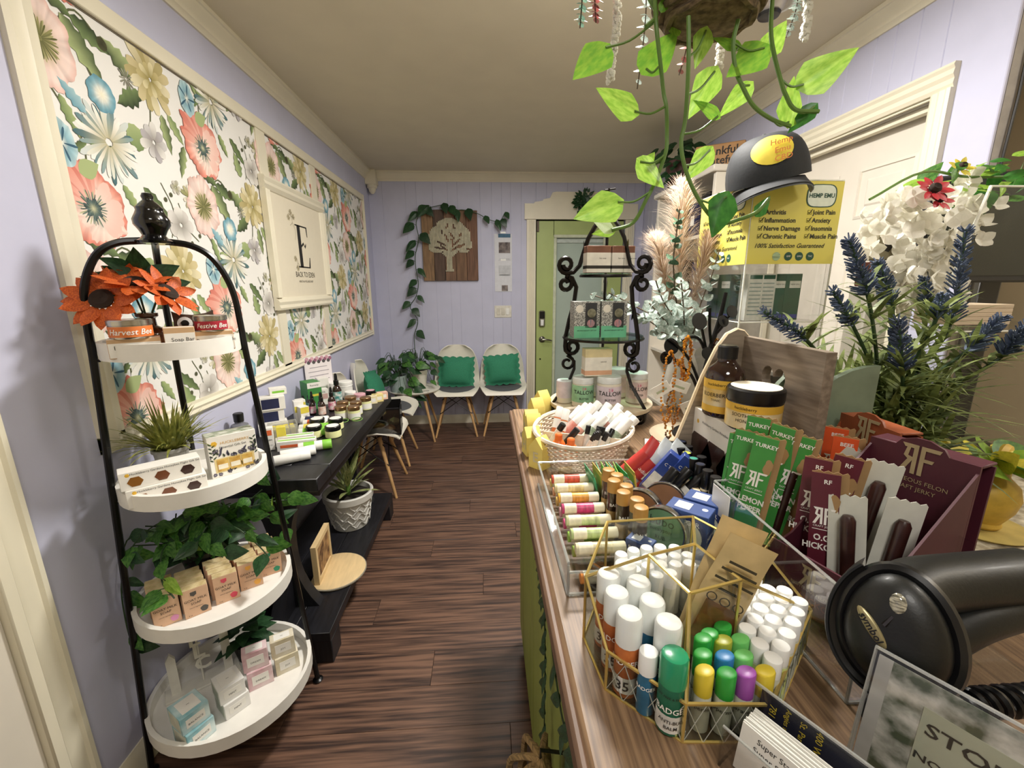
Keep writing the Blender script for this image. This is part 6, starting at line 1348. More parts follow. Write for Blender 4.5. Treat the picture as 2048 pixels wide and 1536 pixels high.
for k, (x, y, z, rz, ti, ro, lab) in enumerate(((.468, .535, .015, -.75, -.05, .0, 'left maroon hickory jerky stick'), (.472, .502, .005, -.75, -.05, -.08, 'second maroon hickory jerky stick leaning left'), (.495, .54, .02, -.75, -.03, .1, 'maroon hickory jerky stick behind the left one'))):
    jstick(lab, (x, y, CZ + .006 + z), rz, ti, ro, mar_w, ['RF', 'O.G.', 'HICKORY'], 'maroon hickory jerky sticks', h=.17)
for k, (x, y, z, rz, ti, ro, lab) in enumerate(((.485, .478, .0, -.6, -.1, -.1, 'jerky stick turned to show its clear back, lower left'), (.525, .475, -.0, -.5, -.1, .12, 'jerky stick turned to show its clear back, lower right'), (.535, .53, .02, -.75, -.02, .1, 'pale-backed jerky stick behind the maroon sticks'), (.46, .6, .01, -.7, -.05, .12, 'pale-backed jerky stick right of the lemon pepper one'), (.545, .64, .015, -.7, .0, .4, 'pale green wrapper lying over at the back'), (.53, .655, .02, -.7, .05, .5, 'second pale wrapper lying over at the back'))):
    jstick(lab, (x, y, CZ + .006 + z), rz, ti, ro, mar_w, [], 'jerky sticks with backs turned', h=.15 if k < 2 else .165, back=True)

# ---------------------------------------------------------------- handheld scanner, signs and cards nearest the camera
scb = mat('scanner_black', '#0a0c0b', .45, scale=200, var=.2, bump=.08, coat=.06); lens = mat('scanner_window', '#1a1412', .08, coat=1)
t = thing('barcode_scanner', 'black handheld barcode scanner lying on the counter in front of the jerky boxes', 'scanner', (.372, .312, 1.035)); t.scale = (.68,) * 3
HM = Matrix.Translation((0, 0, .09)) @ face((.15, .3, 1), (-.75, -.5, .42)) 
def head():
    b = MB(); n = 36; m = 9; v = []
    for i in range(m + 1):
        t_ = i / m; rr = math.cos(t_ * PI / 2 * .97) ** .75
        for k in range(n):
            a = 2 * PI * k / n; sx = .056 * (1 - .12 * math.sin(a)); v.append((sx * rr * math.cos(a), .076 * rr * math.sin(a), .034 * math.sin(t_ * PI / 2) + (.006 * rr if False else 0)))
    f = [(i * n + k, i * n + (k + 1) % n, (i + 1) * n + (k + 1) % n, (i + 1) * n + k) for i in range(m) for k in range(n)] + [tuple(m * n + k for k in range(n)), tuple(range(n))[::-1]]
    return b.add(v, f)
def ell(r0, r1, z, a0=0, a1=360, n=40): return [((r0 * (1 - .12 * math.sin(rad(a0 + (a1 - a0) * i / n)))) * math.cos(rad(a0 + (a1 - a0) * i / n)), r1 * math.sin(rad(a0 + (a1 - a0) * i / n)), z) for i in range(n + (a1 - a0 < 359))]
part('scanner_head', head, scb, t, M=HM, smooth=60)
part('rubber_rim', MB().tube(ell(.061, .081, -.008), .0095, 8, closed=True), BLACK, t, M=HM)
hd = MB(); P0, P1, P2 = ell(.06, .08, -.004, 125, 285, 24), ell(.075, .094, .004, 125, 285, 24), ell(.08, .1, -.03, 125, 285, 24); nn = len(P0)
hd.add(P0 + P1 + P2, [(k * nn + i, k * nn + i + 1, k * nn + nn + i + 1, k * nn + nn + i) for k in range(2) for i in range(nn - 1)])
part('nose_hood', hd, BLACK, t, M=HM); part('nose_edge', MB().tube(P1, .003, 6), scb, t, M=HM)
part('head_back', MB().ball(.055, (0, 0, -.012), 24, 10, (1.0, 1.35, .75)), scb, t, M=HM)
part('indicator', MB().ball(.0125, (.004, .04, .026), 14, 8, (.85, 1.35, .6)), mat('clear_indicator', '#b9b4a0', .1, scale=120, stretch=(1, 4, 1), col2='#4a483e', coat=1), t, M=HM)
part('indicator_stem', MB().tube([(.0, .026, .031), (-.008, .012, .0345)], .003, 6), lens, t, M=HM)
LM = HM @ Matrix.Translation((-.02, .004, .0325)) @ Matrix.Rotation(rad(-55), 4, 'Z') @ Matrix.Rotation(rad(8), 4, 'X')
lg_ = part('logo_plate', MB().ball(.022, (0, 0, 0), 20, 8, (1.25, .36, .2)), mat('logo_gold', '#a59a72', .35, .6), t, M=LM)
text('symbol', .013, BLACK, lg_, (0, 0, .0047), (0, 0, 0), bold=.02)
part('scanner_body', MB().tube(smooth_path([(.01, .02, .115), (.07, .045, .12), (.15, .055, .118), (.26, .06, .118)], 5), .039, 18, flat=(1.05, 1)), scb, t)
part('handle_grip', MB().tube(smooth_path([(.03, .01, .05), (.08, .02, .05), (.15, .03, .07), (.24, .04, .08)], 5), [.034 - .0004 * i for i in range(16)], 16), scb, t)
part('scanner_foot', MB().lathe([(.05, -.088), (.052, -.083), (.03, -.05), (.026, .0), (.03, .05)], 20, (.05, .0, 0)), BLACK, t)
part('coiled_cord', MB().tube([(.06 + .0011 * i, -.01 + .016 * math.cos(i * .42), -.03 + .016 * math.sin(i * .42)) for i in range(170)], .0055, 6), BLACK, t)
ac = glass_mat('clear_acrylic')
RZS = rad(-60)
t = thing('policy_sign', 'store policy sign in a clear acrylic holder at the counter front', 'sign', (.386, .18, CZ + .0003), 0, rot=(rad(-9), 0, RZS)); t.scale = (1, 1, .76)
part('sign_holder', MB().box(.25, .003, .158, (0, -.001, 0)).box(.25, .003, .158, (0, .005, 0)).box(.25, .07, .003, (0, .035, 0)), ac, t, kind='stuff')
part('holder_edge', MB().tube([(-.125, .002, 0), (-.125, .002, .159), (.125, .002, .159), (.125, .002, 0)], .0022, 5), acr_edge, t)
palm = mat('sign_border_print', '#dcdcd4', .6, scale=22, col2='#4f5a44', stretch=(2, 1, 2))
part('sign_sheet', MB().box(.244, .001, .15, (0, .002, .003)), palm, t); part('sign_edge', MB().box(.01, .0014, .15, (-.117, .002, .003)), mat('sheet_edge_grey', '#b9b9b4', .6), t); part('sign_panel', MB().box(.2, .0006, .112, (.012, .0013, .012)), mat('sign_panel_green', '#b5bba5', .6, var=.04), t)
for s, z, sz, x in (('STORE POLICY', .102, .02, -.018), ('ALL SALES FINAL', .086, .0075, .0), ('NO REFUNDS OR RETURNS', .068, .0115, -.016), ('A 3.5% FEE ON CARDS', .048, .0105, -.02), ('YOUR RECEIPT', .03, .0085, .0)): text(s, sz, mat('sign_black', '#232620', .7), t, (x, .0006, z), bold=.015)
t = thing('card_holder', 'clear holder with a navy business card standing behind white cards', 'card holder', (.262, .27, CZ + .0003), RZS)
part('holder_tray', MB().box(.1, .003, .045, (0, -.034, 0)).box(.1, .003, .062, (0, .016, 0)).box(.1, .05, .003, (0, -.01, 0)).box(.003, .05, .03, (-.05, -.01, 0)).box(.003, .05, .03, (.05, -.01, 0)), ac, t, kind='stuff')
part('holder_edge', MB().tube([(-.05, .016, 0), (-.05, .016, .063), (.05, .016, .063), (.05, .016, 0)], .0016, 5).tube([(-.05, -.034, .045), (.05, -.034, .045)], .0014, 5), acr_edge, t, kind='stuff')
nc = thing('business_card', 'navy business card with yellow print standing in the clear holder', 'card', (.262 + .013 * .87, .27 + .013 * .5, CZ + .0036), 0, rot=(rad(-6), 0, RZS))
part('card_body', MB().box(.088, .0008, .056, (0, 0, 0)), mat('navy_card', '#1d1f33', .45), nc)
yt = mat('yellow_print', '#d9c23a', .6)
for k, (s, sz) in enumerate((('400 W. Main', .008), ('St. Paris, Oh', .0075), ('Angies massage', .0065), ('781 267', .0085))): text(s, sz, yt, nc, (.005 - .0125 * k, -.0007, .034), (PI / 2, rad(90), 0))
text('M', .012, mat('cyan_print', '#4aa5d9', .6), nc, (.03, -.0007, .02))
for k in range(9):
    c = thing('business_card', 'white business card in the holder stack, %s from the front' % ORD[k], 'card', (.262 + (.0022 * k - .026) * .87, .27 + (.0022 * k - .026) * .5, CZ + .0036 + .001 * (k % 3)), 0, 'white business cards in the holder', rot=(rad(-10 - .5 * k), 0, RZS + jit(.02)))
    part('card_body', lambda: MB().box(.082, .0012, .046, (0, 0, 0)), mat('white_card_stock', '#e6e4dc', .6, var=.02), c, key='bcard')
    if k == 0:
        for q, s in enumerate(('Super Star', 'Super Saver', 'Card')): text(s, .007, INK, c, (-.012, -.0009, .039 - .009 * q))

# ---------------------------------------------------------------- three-tier scroll stand at the far end
si = mat('wrought_iron', '#16110f', .35, .5, var=.2)
t = thing('scroll_stand', 'three-tier wrought iron scroll stand with glass shelves on the counter end', 'stand', (.38, 1.375, CZ + .0003)); zb = CZ
def spiral(cu, cz, r0, a0, turns, n=16, sg=1): return [(cu + r0 * (1 - .62 * i / n) * math.cos(a0 + sg * turns * 2 * PI * i / n), cz + r0 * (1 - .62 * i / n) * math.sin(a0 + sg * turns * 2 * PI * i / n)) for i in range(n + 1)]
s1 = spiral(.128, 1.468, .026, -PI / 2, 1.25, sg=1)[::-1] + [(.105, 1.445), (.085, 1.465), (.073, 1.505), (.06, 1.545), (.04, 1.58), (.018, 1.605), (.006, 1.615)]
s2 = spiral(.13, 1.41, .024, PI / 2, 1.2, sg=1)[::-1] + [(.108, 1.428), (.094, 1.4), (.1, 1.35), (.114, 1.3), (.124, 1.25), (.126, 1.215)] + spiral(.102, 1.213, .026, 0, 1.2, sg=-1)[1:]
s3 = spiral(.118, 1.16, .024, PI / 2, 1.15, sg=1)[::-1] + [(.094, 1.165), (.094, 1.14), (.11, 1.1), (.14, 1.06), (.162, 1.03), (.165, 1.0)] + spiral(.143, .999, .022, 0, 1.2, sg=-1)[1:]
s4 = spiral(.03, 1.632, .02, -PI / 2, 1.3, sg=-1)[::-1] + [(.004, 1.64), (.002, 1.66)]
for az in (186, -48, 74):
    c, s = math.cos(rad(az)), math.sin(rad(az))
    for nm, pts in (('upper_scroll', s1), ('middle_scroll', s2), ('lower_scroll', s3), ('finial_scroll', s4)): part(nm, MB().tube([(u * c, u * s, z - zb) for u, z in pts], .0052, 6, flat=(1.35, .9)), si, t)
    lf_ = part('iron_leaf', lambda: leafgrid(1, .35, .4, .2, heart=False), si, t, M=Matrix.Translation((.1 * c, .1 * s, 1.3 - zb)) @ face((c * .4, s * .4, 1), (c, s, 0)) @ Matrix.Scale(.045, 4), key='ironleaf')
    part('iron_leaf', lambda: leafgrid(1, .35, .4, .2, heart=False), si, t, M=Matrix.Translation((.07 * c, .07 * s, 1.5 - zb)) @ face((c * .3, s * .3, 1), (c, s, 0)) @ Matrix.Scale(.04, 4), key='ironleaf')
part('finial_rod', MB().tube([(0, 0, 1.6 - zb), (0, 0, 1.69 - zb)], .004, 6).tube([(-.012, 0, 1.685 - zb), (.02, 0, 1.69 - zb)], .003, 6), si, t, kind='stuff')
part('twig_wrap', MB().tube([(.018 * math.cos(i * .9), .018 * math.sin(i * .9), 1.595 - zb + .0014 * i) for i in range(22)], .0022, 5), mat('silver_twig', '#8f8a84', .3, .8), t)
sg_ = glass_mat('green_shelf_glass', '#cfe3d6', .3)
for z, r in ((1.437, .078), (1.243, .127)):
    part('glass_shelf', MB().lathe([(.0001, z - zb), (r, z - zb), (r, z - zb + .005), (.0001, z - zb + .005)], 36), sg_, t)
    part('shelf_ring', MB().tube([(r * math.cos(a), r * math.sin(a), z - zb - .003) for a in [2 * PI * i / 40 for i in range(40)]], .0042, 6, closed=True), si, t)
part('wooden_shelf', MB().lathe([(.0001, 1.018 - zb), (.168, 1.018 - zb), (.17, 1.024 - zb), (.168, 1.03 - zb), (.0001, 1.03 - zb)], 44), mat('pale_wood_disc', '#c5b49a', .55, scale=6, stretch=(8, 1, 1), var=.1), t)
part('shelf_ring', MB().tube([(.16 * math.cos(a), .16 * math.sin(a), 1.012 - zb) for a in [2 * PI * i / 40 for i in range(40)]], .0045, 6, closed=True), si, t)
brown_s = mat('brown_soap', '#8a6048', .6, scale=14, col2='#6a4030'); wband = mat('soap_wrap_white', '#e3dfd6', .6); bband = mat('soap_wrap_black', '#2a2724', .6)
for k, (x, y) in enumerate(((.34, 1.332), (.399, 1.338), (.436, 1.344))):
    dm = (.072 if k == 0 else .034, .04, .078); t = carton('soap_bar', 'brown-topped soap bar in white wrap on the top scroll shelf, %s' % ('left wide one', 'middle', 'right')[k], 'soap', (x, y, 1.4426), .06, dm, brown_s, [], [('f', .012, .042, 'bar soap', .006, INK)], 'wrapped soap bars on the scroll stand')
    part('paper_wrap', MB().box(dm[0] + .001, dm[1] + .001, .057, (0, 0, .001)), wband, t); part('black_band', MB().box(dm[0] + .0014, dm[1] + .0014, .009, (0, 0, .012)), bband, t)
spk = mat('black_speckle_box', '#24262a', .5, scale=320, col2='#d5d6d2'); mint = mat('mint_box', '#6fc09a', .5, var=.05); drk = mat('dark_window_card', '#3a3d42', .3)
for k, x in enumerate((.308, .392)):
    dm = (.08, .055, .11); t = carton('aromatherapy_box', '%s black speckled and mint gift box on the middle scroll shelf' % ('left', 'right')[k], 'box', (x, 1.33, 1.2486), .05, dm, spk, [('f', 0, .018, .0802, .036, mint), ('f', .012, .068, .036, .075, drk)], [('f', 0, .022, 'AROMATHERAPY GIFT SET', .0052, INK)], 'speckled gift boxes on the scroll stand')
    part('badge', MB().lathe([(.012, 0), (.0001, .0006)], 18, M=Matrix.Translation((-.024, -.0278, .088)) @ Matrix.Rotation(PI / 2, 4, 'X')), wband, t); part('medallion', MB().lathe([(.013, 0), (.0135, .002), (.0001, .003)], 20, M=Matrix.Translation((.013, -.0284, .075)) @ Matrix.Rotation(PI / 2, 4, 'X')), mat('pewter_medal', '#8f9080', .35, .6, scale=60, var=.4), t)
    part('striped_ball', MB().lathe([(.012, 0), (.0001, .0008)], 18, M=Matrix.Translation((.012, -.0284, .044)) @ Matrix.Rotation(PI / 2, 4, 'X')), mat('striped_bath_ball', '#c98a8f', .5, scale=30, stretch=(9, 1, 1), col2='#6f7a8a'), t)
    if k == 1:
        for q in range(4): part('side_picture', MB().box(.001, .028, .02, (.0405, 0, .012 + .026 * q)), mat('side_photo', '#c9c5bf', .5, scale=60, col2='#4a3a3a'), t)
clj = mat('cream_jar_wax', '#ded6c6', .35, var=.02, sss=.1); whitel = mat('frosted_white_lid', '#dfe4e6', .35); ml = [mat('tallow_green_label', '#8fbf9a', .5, scale=40, var=.15), mat('tallow_lilac_label', '#d9cbd6', .5, scale=40, var=.1), mat('tallow_rose_label', '#e0c9c6', .5, scale=40, var=.1)]
for k, (x, y, r, h, l, nm) in enumerate(((.305, 1.31, .034, .095, 0, 'green-labelled tallow jar at the front left of the wooden shelf'), (.382, 1.29, .039, .1, 1, 'large lilac-labelled tallow jar at the front of the wooden shelf'), (.49, 1.34, .034, .1, 2, 'rose-labelled tallow jar at the right of the wooden shelf'), (.255, 1.36, .026, .075, 1, 'small dark-labelled jar at the far left of the wooden shelf'), (.45, 1.42, .034, .1, 2, 'white jar at the back of the wooden shelf'), (.36, 1.44, .034, .1, 1, 'lilac jar hidden behind the front jars'))):
    jar('tallow_jar', nm, 'jar', (x, y, 1.0306), r, h, clj, whitel, .02, ml[l], (.018, .072), 'tallow jars on the scroll stand', rz=-.1, neck=.9, lid_r=1.06, txt=[('TALLOW', .05, r * .5, INK), ('BUTTER', .03, r * .25, INK), ('2.8', .062, r * .3, mat('pink_print', '#c9507a', .5))] if k < 3 else None)
t = carton('soap_bar', 'cream soap bar in white wrap on top of the jars', 'soap', (.345, 1.305, 1.131), .05, (.085, .04, .085), mat('cream_soap_bar', '#d9cba0', .6), [], [('f', .015, .045, 'natural', .0065, INK)])
part('paper_wrap', MB().box(.0858, .0408, .058, (0, 0, .001)), wband, t); part('peach_band', MB().box(.0862, .0412, .014, (0, 0, .004)), mat('peach_band', '#d9a888', .6), t)

# ---------------------------------------------------------------- jewellery tree, eucalyptus, pampas
bk = mat('jewelry_black', '#101012', .3, .4); hem = mat('hematite_disc', '#2a2c30', .2, .8)
t = thing('jewelry_tree', 'black metal jewellery tree with round leaves and bead necklaces', 'jewelry tree', (.625, 1.15, CZ + .0003)); J = Vector((.625, 1.15, CZ))
part('base_dish', MB().lathe([(.0001, 0), (.075, 0), (.085, .008), (.08, .012), (.06, .006), (.0001, .006)], 30), BLACK, t)
part('trunk', MB().tube(smooth_path([Vector(p) - J for p in ((.61, 1.15, .98), (.6, 1.15, 1.06), (.612, 1.15, 1.15), (.625, 1.15, 1.24), (.64, 1.15, 1.31), (.651, 1.15, 1.385))], 4), [.011 - .0003 * i for i in range(21)], 8), bk, t)
for pts, disc, r in ((((.605, 1.15, 1.1), (.57, 1.14, 1.16), (.53, 1.13, 1.19), (.5, 1.12, 1.22), (.48, 1.11, 1.23)), (.482, 1.11, 1.215), .018), (((.607, 1.15, 1.12), (.56, 1.13, 1.2), (.51, 1.12, 1.25), (.49, 1.12, 1.265)), (.498, 1.12, 1.245), .022), (((.62, 1.15, 1.2), (.6, 1.14, 1.25), (.585, 1.14, 1.3)), (.577, 1.135, 1.31), .023), (((.625, 1.15, 1.24), (.61, 1.14, 1.29), (.605, 1.14, 1.345)), None, 0), (((.62, 1.15, 1.2), (.58, 1.13, 1.26), (.55, 1.13, 1.268), (.53, 1.13, 1.26)), None, 0), (((.635, 1.15, 1.28), (.65, 1.14, 1.31), (.668, 1.14, 1.33)), (.665, 1.135, 1.335), .017), (((.612, 1.15, 1.15), (.64, 1.13, 1.17), (.6, 1.12, 1.22)), (.597, 1.115, 1.225), .017), (((.605, 1.15, 1.07), (.63, 1.13, 1.05), (.65, 1.12, 1.0)), None, 0), (((.632, 1.15, 1.27), (.642, 1.13, 1.3), (.64, 1.13, 1.315)), (.641, 1.13, 1.31), .016)):
    part('branch', MB().tube(smooth_path([Vector(p) - J for p in pts], 4), .0042, 6), bk, t)
    if disc: part('disc_leaf', MB().lathe([(r, -.0012), (r * 1.02, 0), (r, .0012), (.0001, .0022)], 22, M=Matrix.Translation(Vector(disc) - J) @ face((.2, -1, .3)) @ Matrix.Rotation(PI / 2, 4, 'X')), hem, t)
amb = mat('amber_beads', '#d08a1e', .2, scale=60, col2='#8f4a10', coat=.5); dkb = mat('dark_amber_beads', '#3a1a10', .2, scale=60, col2='#c98a2a', coat=.4)
def necklace(label, x, y, zt, zb_, w_, m, n=60):
    t = thing('bead_necklace', label, 'necklace', (x, y, zt), 0, 'bead necklaces on the jewellery tree'); b = MB(); h = zt - zb_
    for k in range(n):
        u = 2 * PI * k / n; b.ball(rng.uniform(.0026, .0042), (w_ * math.sin(u) + jit(.002), jit(.006), -h / 2 + h / 2 * math.cos(u)), 6, 4)
    part('bead_string', b, m, t, kind='stuff')
for a in (('outer amber necklace on the left branch of the jewellery tree', .489, 1.1, 1.235, 1.04, .016, amb), ('inner amber necklace on the left branch', .515, 1.105, 1.21, 1.03, .013, amb), ('dark and amber necklace hanging lowest on the left', .507, 1.115, 1.13, .985, .011, dkb), ('thick amber necklace hanging from the upper branch', .543, 1.12, 1.272, 1.15, .011, amb), ('second thick amber necklace on the upper branch', .549, 1.13, 1.265, 1.16, .009, amb), ('dark amber necklace on the trunk of the jewellery tree', .635, 1.14, 1.26, 1.09, .009, dkb), ('brown bead necklace hooked low on the trunk', .62, 1.135, 1.2, 1.06, .01, dkb)): necklace(*a)
for k, (x, y, z, ry) in enumerate(((.52, 1.1, 1.14, .3), (.56, 1.11, 1.08, -.5), (.6, 1.1, 1.05, .2), (.47, 1.1, 1.13, -.6))):
    t = thing('price_tag', 'white price tag hanging on the jewellery tree, %s' % ('beside the inner amber necklace', 'between the trunk and dark beads', 'nearest the caddy', 'leftmost with flower print')[k], 'tag', (x, y, z), 0, 'price tags on the jewellery tree', rot=(.1, ry, -.3)); part('tag_card', MB().box(.05, .0012, .032, (0, 0, -.016), .0004), mat('tag_paper', '#e3e0d6', .6), t); part('tag_print', MB().box(.03, .0004, .006, (0, -.001, -.006)), mat('print_sage', '#a5ad8f', .6), t)
t = thing('serving_tray', 'wooden tray under the jewellery tree', 'tray', (.6, 1.15, CZ - .0)); part('tray_body', MB().lathe([(.0001, .0001), (.12, .0001), (.125, .004), (.0001, .0004)], 36), mat('pale_wood_disc', '#c5b49a'), t)
eu_l = mat('eucalyptus_leaf', '#c6cdc7', .5, scale=6, col2='#869c8f', transl=.2); eu_d = mat('eucalyptus_dark_leaf', '#5a7d66', .5, scale=6, col2='#38593f'); eu_s = mat('eucalyptus_stem', '#5a4a3a', .6)
vase_m = mat('white_ceramic_vase', '#dcd8cf', .4)
t = thing('eucalyptus_vase', 'vase of eucalyptus and pampas stems behind the jewellery tree', 'vase', (.7, 1.47, CZ + .0003)); E0 = Vector((.7, 1.47, CZ))
part('vase', MB().lathe([(.045, 0), (.055, .01), (.062, .08), (.05, .15), (.035, .19), (.04, .21), (.034, .2)], 26), vase_m, t)
def euc(pts, n, s, m, drop=0):
    P = smooth_path([Vector(p) - E0 for p in pts], 6); part('eucalyptus_stem', MB().tube(P, .0024, 5), eu_s, t)
    for k in range(n):
        f = .25 + .75 * (k + .5) / n; i = min(len(P) - 2, int(f * (len(P) - 1))); q = P[i]; d = (P[i + 1] - q).normalized(); L = s * (1.1 - .55 * (k / n))
        sd = d.cross(Vector((0, -1, 0.2))).normalized(); ph = k * 1.1
        for sg in (1, -1):
            v = (sd * math.cos(ph) + d.cross(sd) * math.sin(ph)) * sg
            part('leaf', lambda: leafgrid(1, 1.0, .25, -.15, heart=False, nu=6, nv=3), m, t, M=Matrix.Translation(q) @ face(v * .9 + d * .45, d * .8 + Vector((0, -.5, .2))) @ Matrix.Scale(L, 4), key='eucleaf')
B = (.7, 1.47, 1.17)
euc((B, (.66, 1.46, 1.32), (.63, 1.45, 1.47), (.632, 1.45, 1.57), (.637, 1.45, 1.645)), 13, .034, eu_d)
euc((B, (.7, 1.42, 1.26), (.715, 1.4, 1.36), (.74, 1.4, 1.44), (.755, 1.4, 1.51)), 10, .04, eu_l)
for pts, n in (((B, (.64, 1.42, 1.28), (.58, 1.4, 1.36), (.545, 1.38, 1.42)), 9), ((B, (.62, 1.4, 1.26), (.56, 1.36, 1.31), (.51, 1.33, 1.35)), 8), ((B, (.64, 1.38, 1.24), (.59, 1.34, 1.25), (.55, 1.32, 1.26)), 7), ((B, (.66, 1.4, 1.28), (.63, 1.36, 1.36), (.61, 1.34, 1.42)), 8), ((B, (.68, 1.38, 1.24), (.67, 1.33, 1.29), (.67, 1.3, 1.33)), 6), ((B, (.6, 1.44, 1.28), (.5, 1.46, 1.34), (.42, 1.47, 1.38)), 9), ((B, (.58, 1.44, 1.27), (.46, 1.47, 1.34), (.36, 1.48, 1.375)), 8)):
    euc(pts, n, .042, eu_l)
pmp = mat('pampas_plume', '#f0e2d2', .9, scale=8, col2='#dcc4ad', transl=.35)
q = random.Random(9)
for k, (pts, R0) in enumerate((((B, (.68, 1.5, 1.4), (.675, 1.52, 1.62), (.665, 1.52, 1.76)), .105), ((B, (.65, 1.5, 1.34), (.61, 1.52, 1.5), (.585, 1.53, 1.58)), .09), ((B, (.73, 1.5, 1.34), (.76, 1.5, 1.5), (.775, 1.5, 1.58)), .1))):
    P = smooth_path([Vector(p) - E0 for p in pts], 8); part('pampas_stem', MB().tube(P, .003, 5), pmp, t); b = MB()
    for j in range(1500):
        f = .3 + .7 * q.random(); i = min(len(P) - 2, int(f * (len(P) - 1))); d = (P[i + 1] - P[i]).normalized(); a = q.uniform(0, 6.28); sd = Vector((math.cos(a), math.sin(a), 0)); env = math.sin(PI * min(1, (f - .3) / .7 * .85 + .15)) ** .6
        blade(b, P[i], d * 1.0 + sd * q.uniform(.4, 1.5), R0 * env * q.uniform(.8, 1.4), .0017, q.uniform(.05, .5), 4)
    part('pampas_plume', b, pmp, t, kind='stuff', smooth=0)

# ---------------------------------------------------------------- yellow-bannered acrylic case with a cap on top
yb = mat('yellow_banner', '#d9c63a', .5, scale=2.2, col2='#d6cc6c'); gtx = mat('dark_green_print', '#1f4a3a', .6); btx = mat('banner_black_print', '#2a2a20', .6)
t = thing('acrylic_display_case', 'tall clear acrylic case with yellow printed banners behind the jewellery tree', 'display case', (.92, 1.445, CZ + .0003)); cw, cd, chh = .27, .3, .725
pw = MB().box(cw, .003, chh, (0, -cd / 2, 0)).box(.003, cd, chh, (-cw / 2, 0, 0)).box(.003, cd, chh, (cw / 2, 0, 0)).box(cw, cd, .003, (0, 0, chh))
part('case_pane', pw, ac, t, kind='stuff')
ce = MB()
for x, y in ((-cw / 2, -cd / 2), (cw / 2, -cd / 2), (-cw / 2, cd / 2)): ce.tube([(x, y, 0), (x, y, chh)], .0028, 5)
for z in (.315, chh): ce.tube([(-cw / 2, -cd / 2, z), (cw / 2, -cd / 2, z)], .0024, 5).tube([(-cw / 2, -cd / 2, z), (-cw / 2, cd / 2, z)], .0024, 5)
part('polished_edge', ce, mat('bright_acrylic_edge', '#e6e6dc', .2), t, kind='stuff'); part('case_shelf', MB().box(cw - .006, cd - .006, .004, (0, 0, .313)), ac, t); part('white_backing', MB().box(cw - .01, .004, .52, (0, cd / 2 - .004, 0)), mat('white_backing', '#e6e1d8', .6), t)
def banner(loc, rz, W, full):
    bn_ = part('banner', MB().box(W, .0016, .232, (0, 0, 0)), yb, t, loc, (0, 0, rz)); e = -.0014
    R_ = Matrix(((1, 0, 0, W * .26), (0, 0, -1, e), (0, 1, 0, .192), (0, 0, 0, 1)))
    sh = lambda s: [(s * .046 * math.copysign(abs(math.cos(u)) ** .45, math.cos(u)), s * .032 * math.copysign(abs(math.sin(u)) ** .7, math.sin(u))) for u in [2 * PI * i / 28 for i in range(28)]]
    part('badge', MB().prism(sh(1.0), .0004, R_), gtx, bn_, smooth=0); part('badge_face', MB().prism(sh(.92), .0006, R_), mat('badge_pale', '#d5dccf', .5), bn_, smooth=0); text('HEMP EMU', .0165, gtx, bn_, (W * .26, e - .0012, .192), bold=.03)
    for k, (l, r) in enumerate((('Arthritis', 'Joint Pain'), ('Inflammation', 'Anxiety'), ('Nerve Damage', 'Insomnia'), ('Chronic Pains', 'Muscle Pain'))):
        z = .146 - .0225 * k
        for x, s in ((-W * .42, l), (W * .12, r)):
            text(s, .0185, btx, bn_, (x + .018, e - .0004, z), align='LEFT', bold=.02)
            part('tick_box', MB().tube([(x + .002, e, z - .005), (x + .013, e, z - .005), (x + .013, e, z + .006), (x + .002, e, z + .006)], .0006, 4, closed=True).tube([(x + .004, e, z + .001), (x + .007, e, z - .003), (x + .016, e, z + .009)], .0011, 4), btx, bn_, kind='stuff')
    text('100% Satisfaction Guaranteed', .018, btx, bn_, (-.01, e - .0004, .052), shear=.3, bold=.012)
    for k, c in enumerate(('GMP', 'NON GMO', 'ZERO THC')): part('seal', MB().lathe([(.0125, 0), (.0001, .0006)], 18, M=Matrix.Translation((-.008 + k * .034, e, .022)) @ Matrix.Rotation(PI / 2, 4, 'X')), gtx, bn_); text(c.split()[-1], .0065, WTXT, bn_, (-.008 + k * .034, e - .0012, .022))
    part('seal', MB().lathe([(.0125, 0), (.0001, .0006)], 18, M=Matrix.Translation((-.045, e, .022)) @ Matrix.Rotation(PI / 2, 4, 'X')), mat('flag_seal', '#9ab08a', .5, scale=30, stretch=(1, 1, 12), var=.3), bn_)
banner((0, -cd / 2 - .003, chh - .235), 0, cw, True)
banner((-cw / 2 - .003, 0, chh - .235), rad(-90), cd, True)
grb = mat('deep_green_carton', '#1f5a46', .4, var=.1); whp = mat('white_panel', '#dcded6', .5, scale=60, var=.08)
for k, (x, y, rz, f, nm) in enumerate(((.985, 1.37, -.1, 0, 'dark green cream carton at the right of the acrylic case'), (.94, 1.375, -.05, 0, 'second dark green carton in the acrylic case'), (.893, 1.36, .0, 1, 'pale text-side carton in the middle of the acrylic case'), (.845, 1.35, .0, 1, 'pale blue text-side carton by the case corner'), (.815, 1.42, -1.3, 0, 'dark green carton seen through the left pane'), (.815, 1.49, -1.4, 0, 'further dark green carton seen through the left pane'))):
    dm = (.05, .045, .145); t2 = carton('cream_carton', nm, 'box', (x, y, 1.2927), rz, dm, grb if not f else whp, [('f', .005, .112, .034, .022, whp), ('f', .0, .012, .045, .012, mat('blue_foot', '#2f3f9a', .4))] if not f else [('f', 0, .135, .04, .012, grb)] + [('f', 0, .02 + .012 * q, .038, .003, mat('fine_text', '#8fa5a0', .6)) for q in range(9)], [('f', .005, .112, 'HEMP EMU', .006, gtx)] if not f else [], 'cream cartons in the acrylic case')
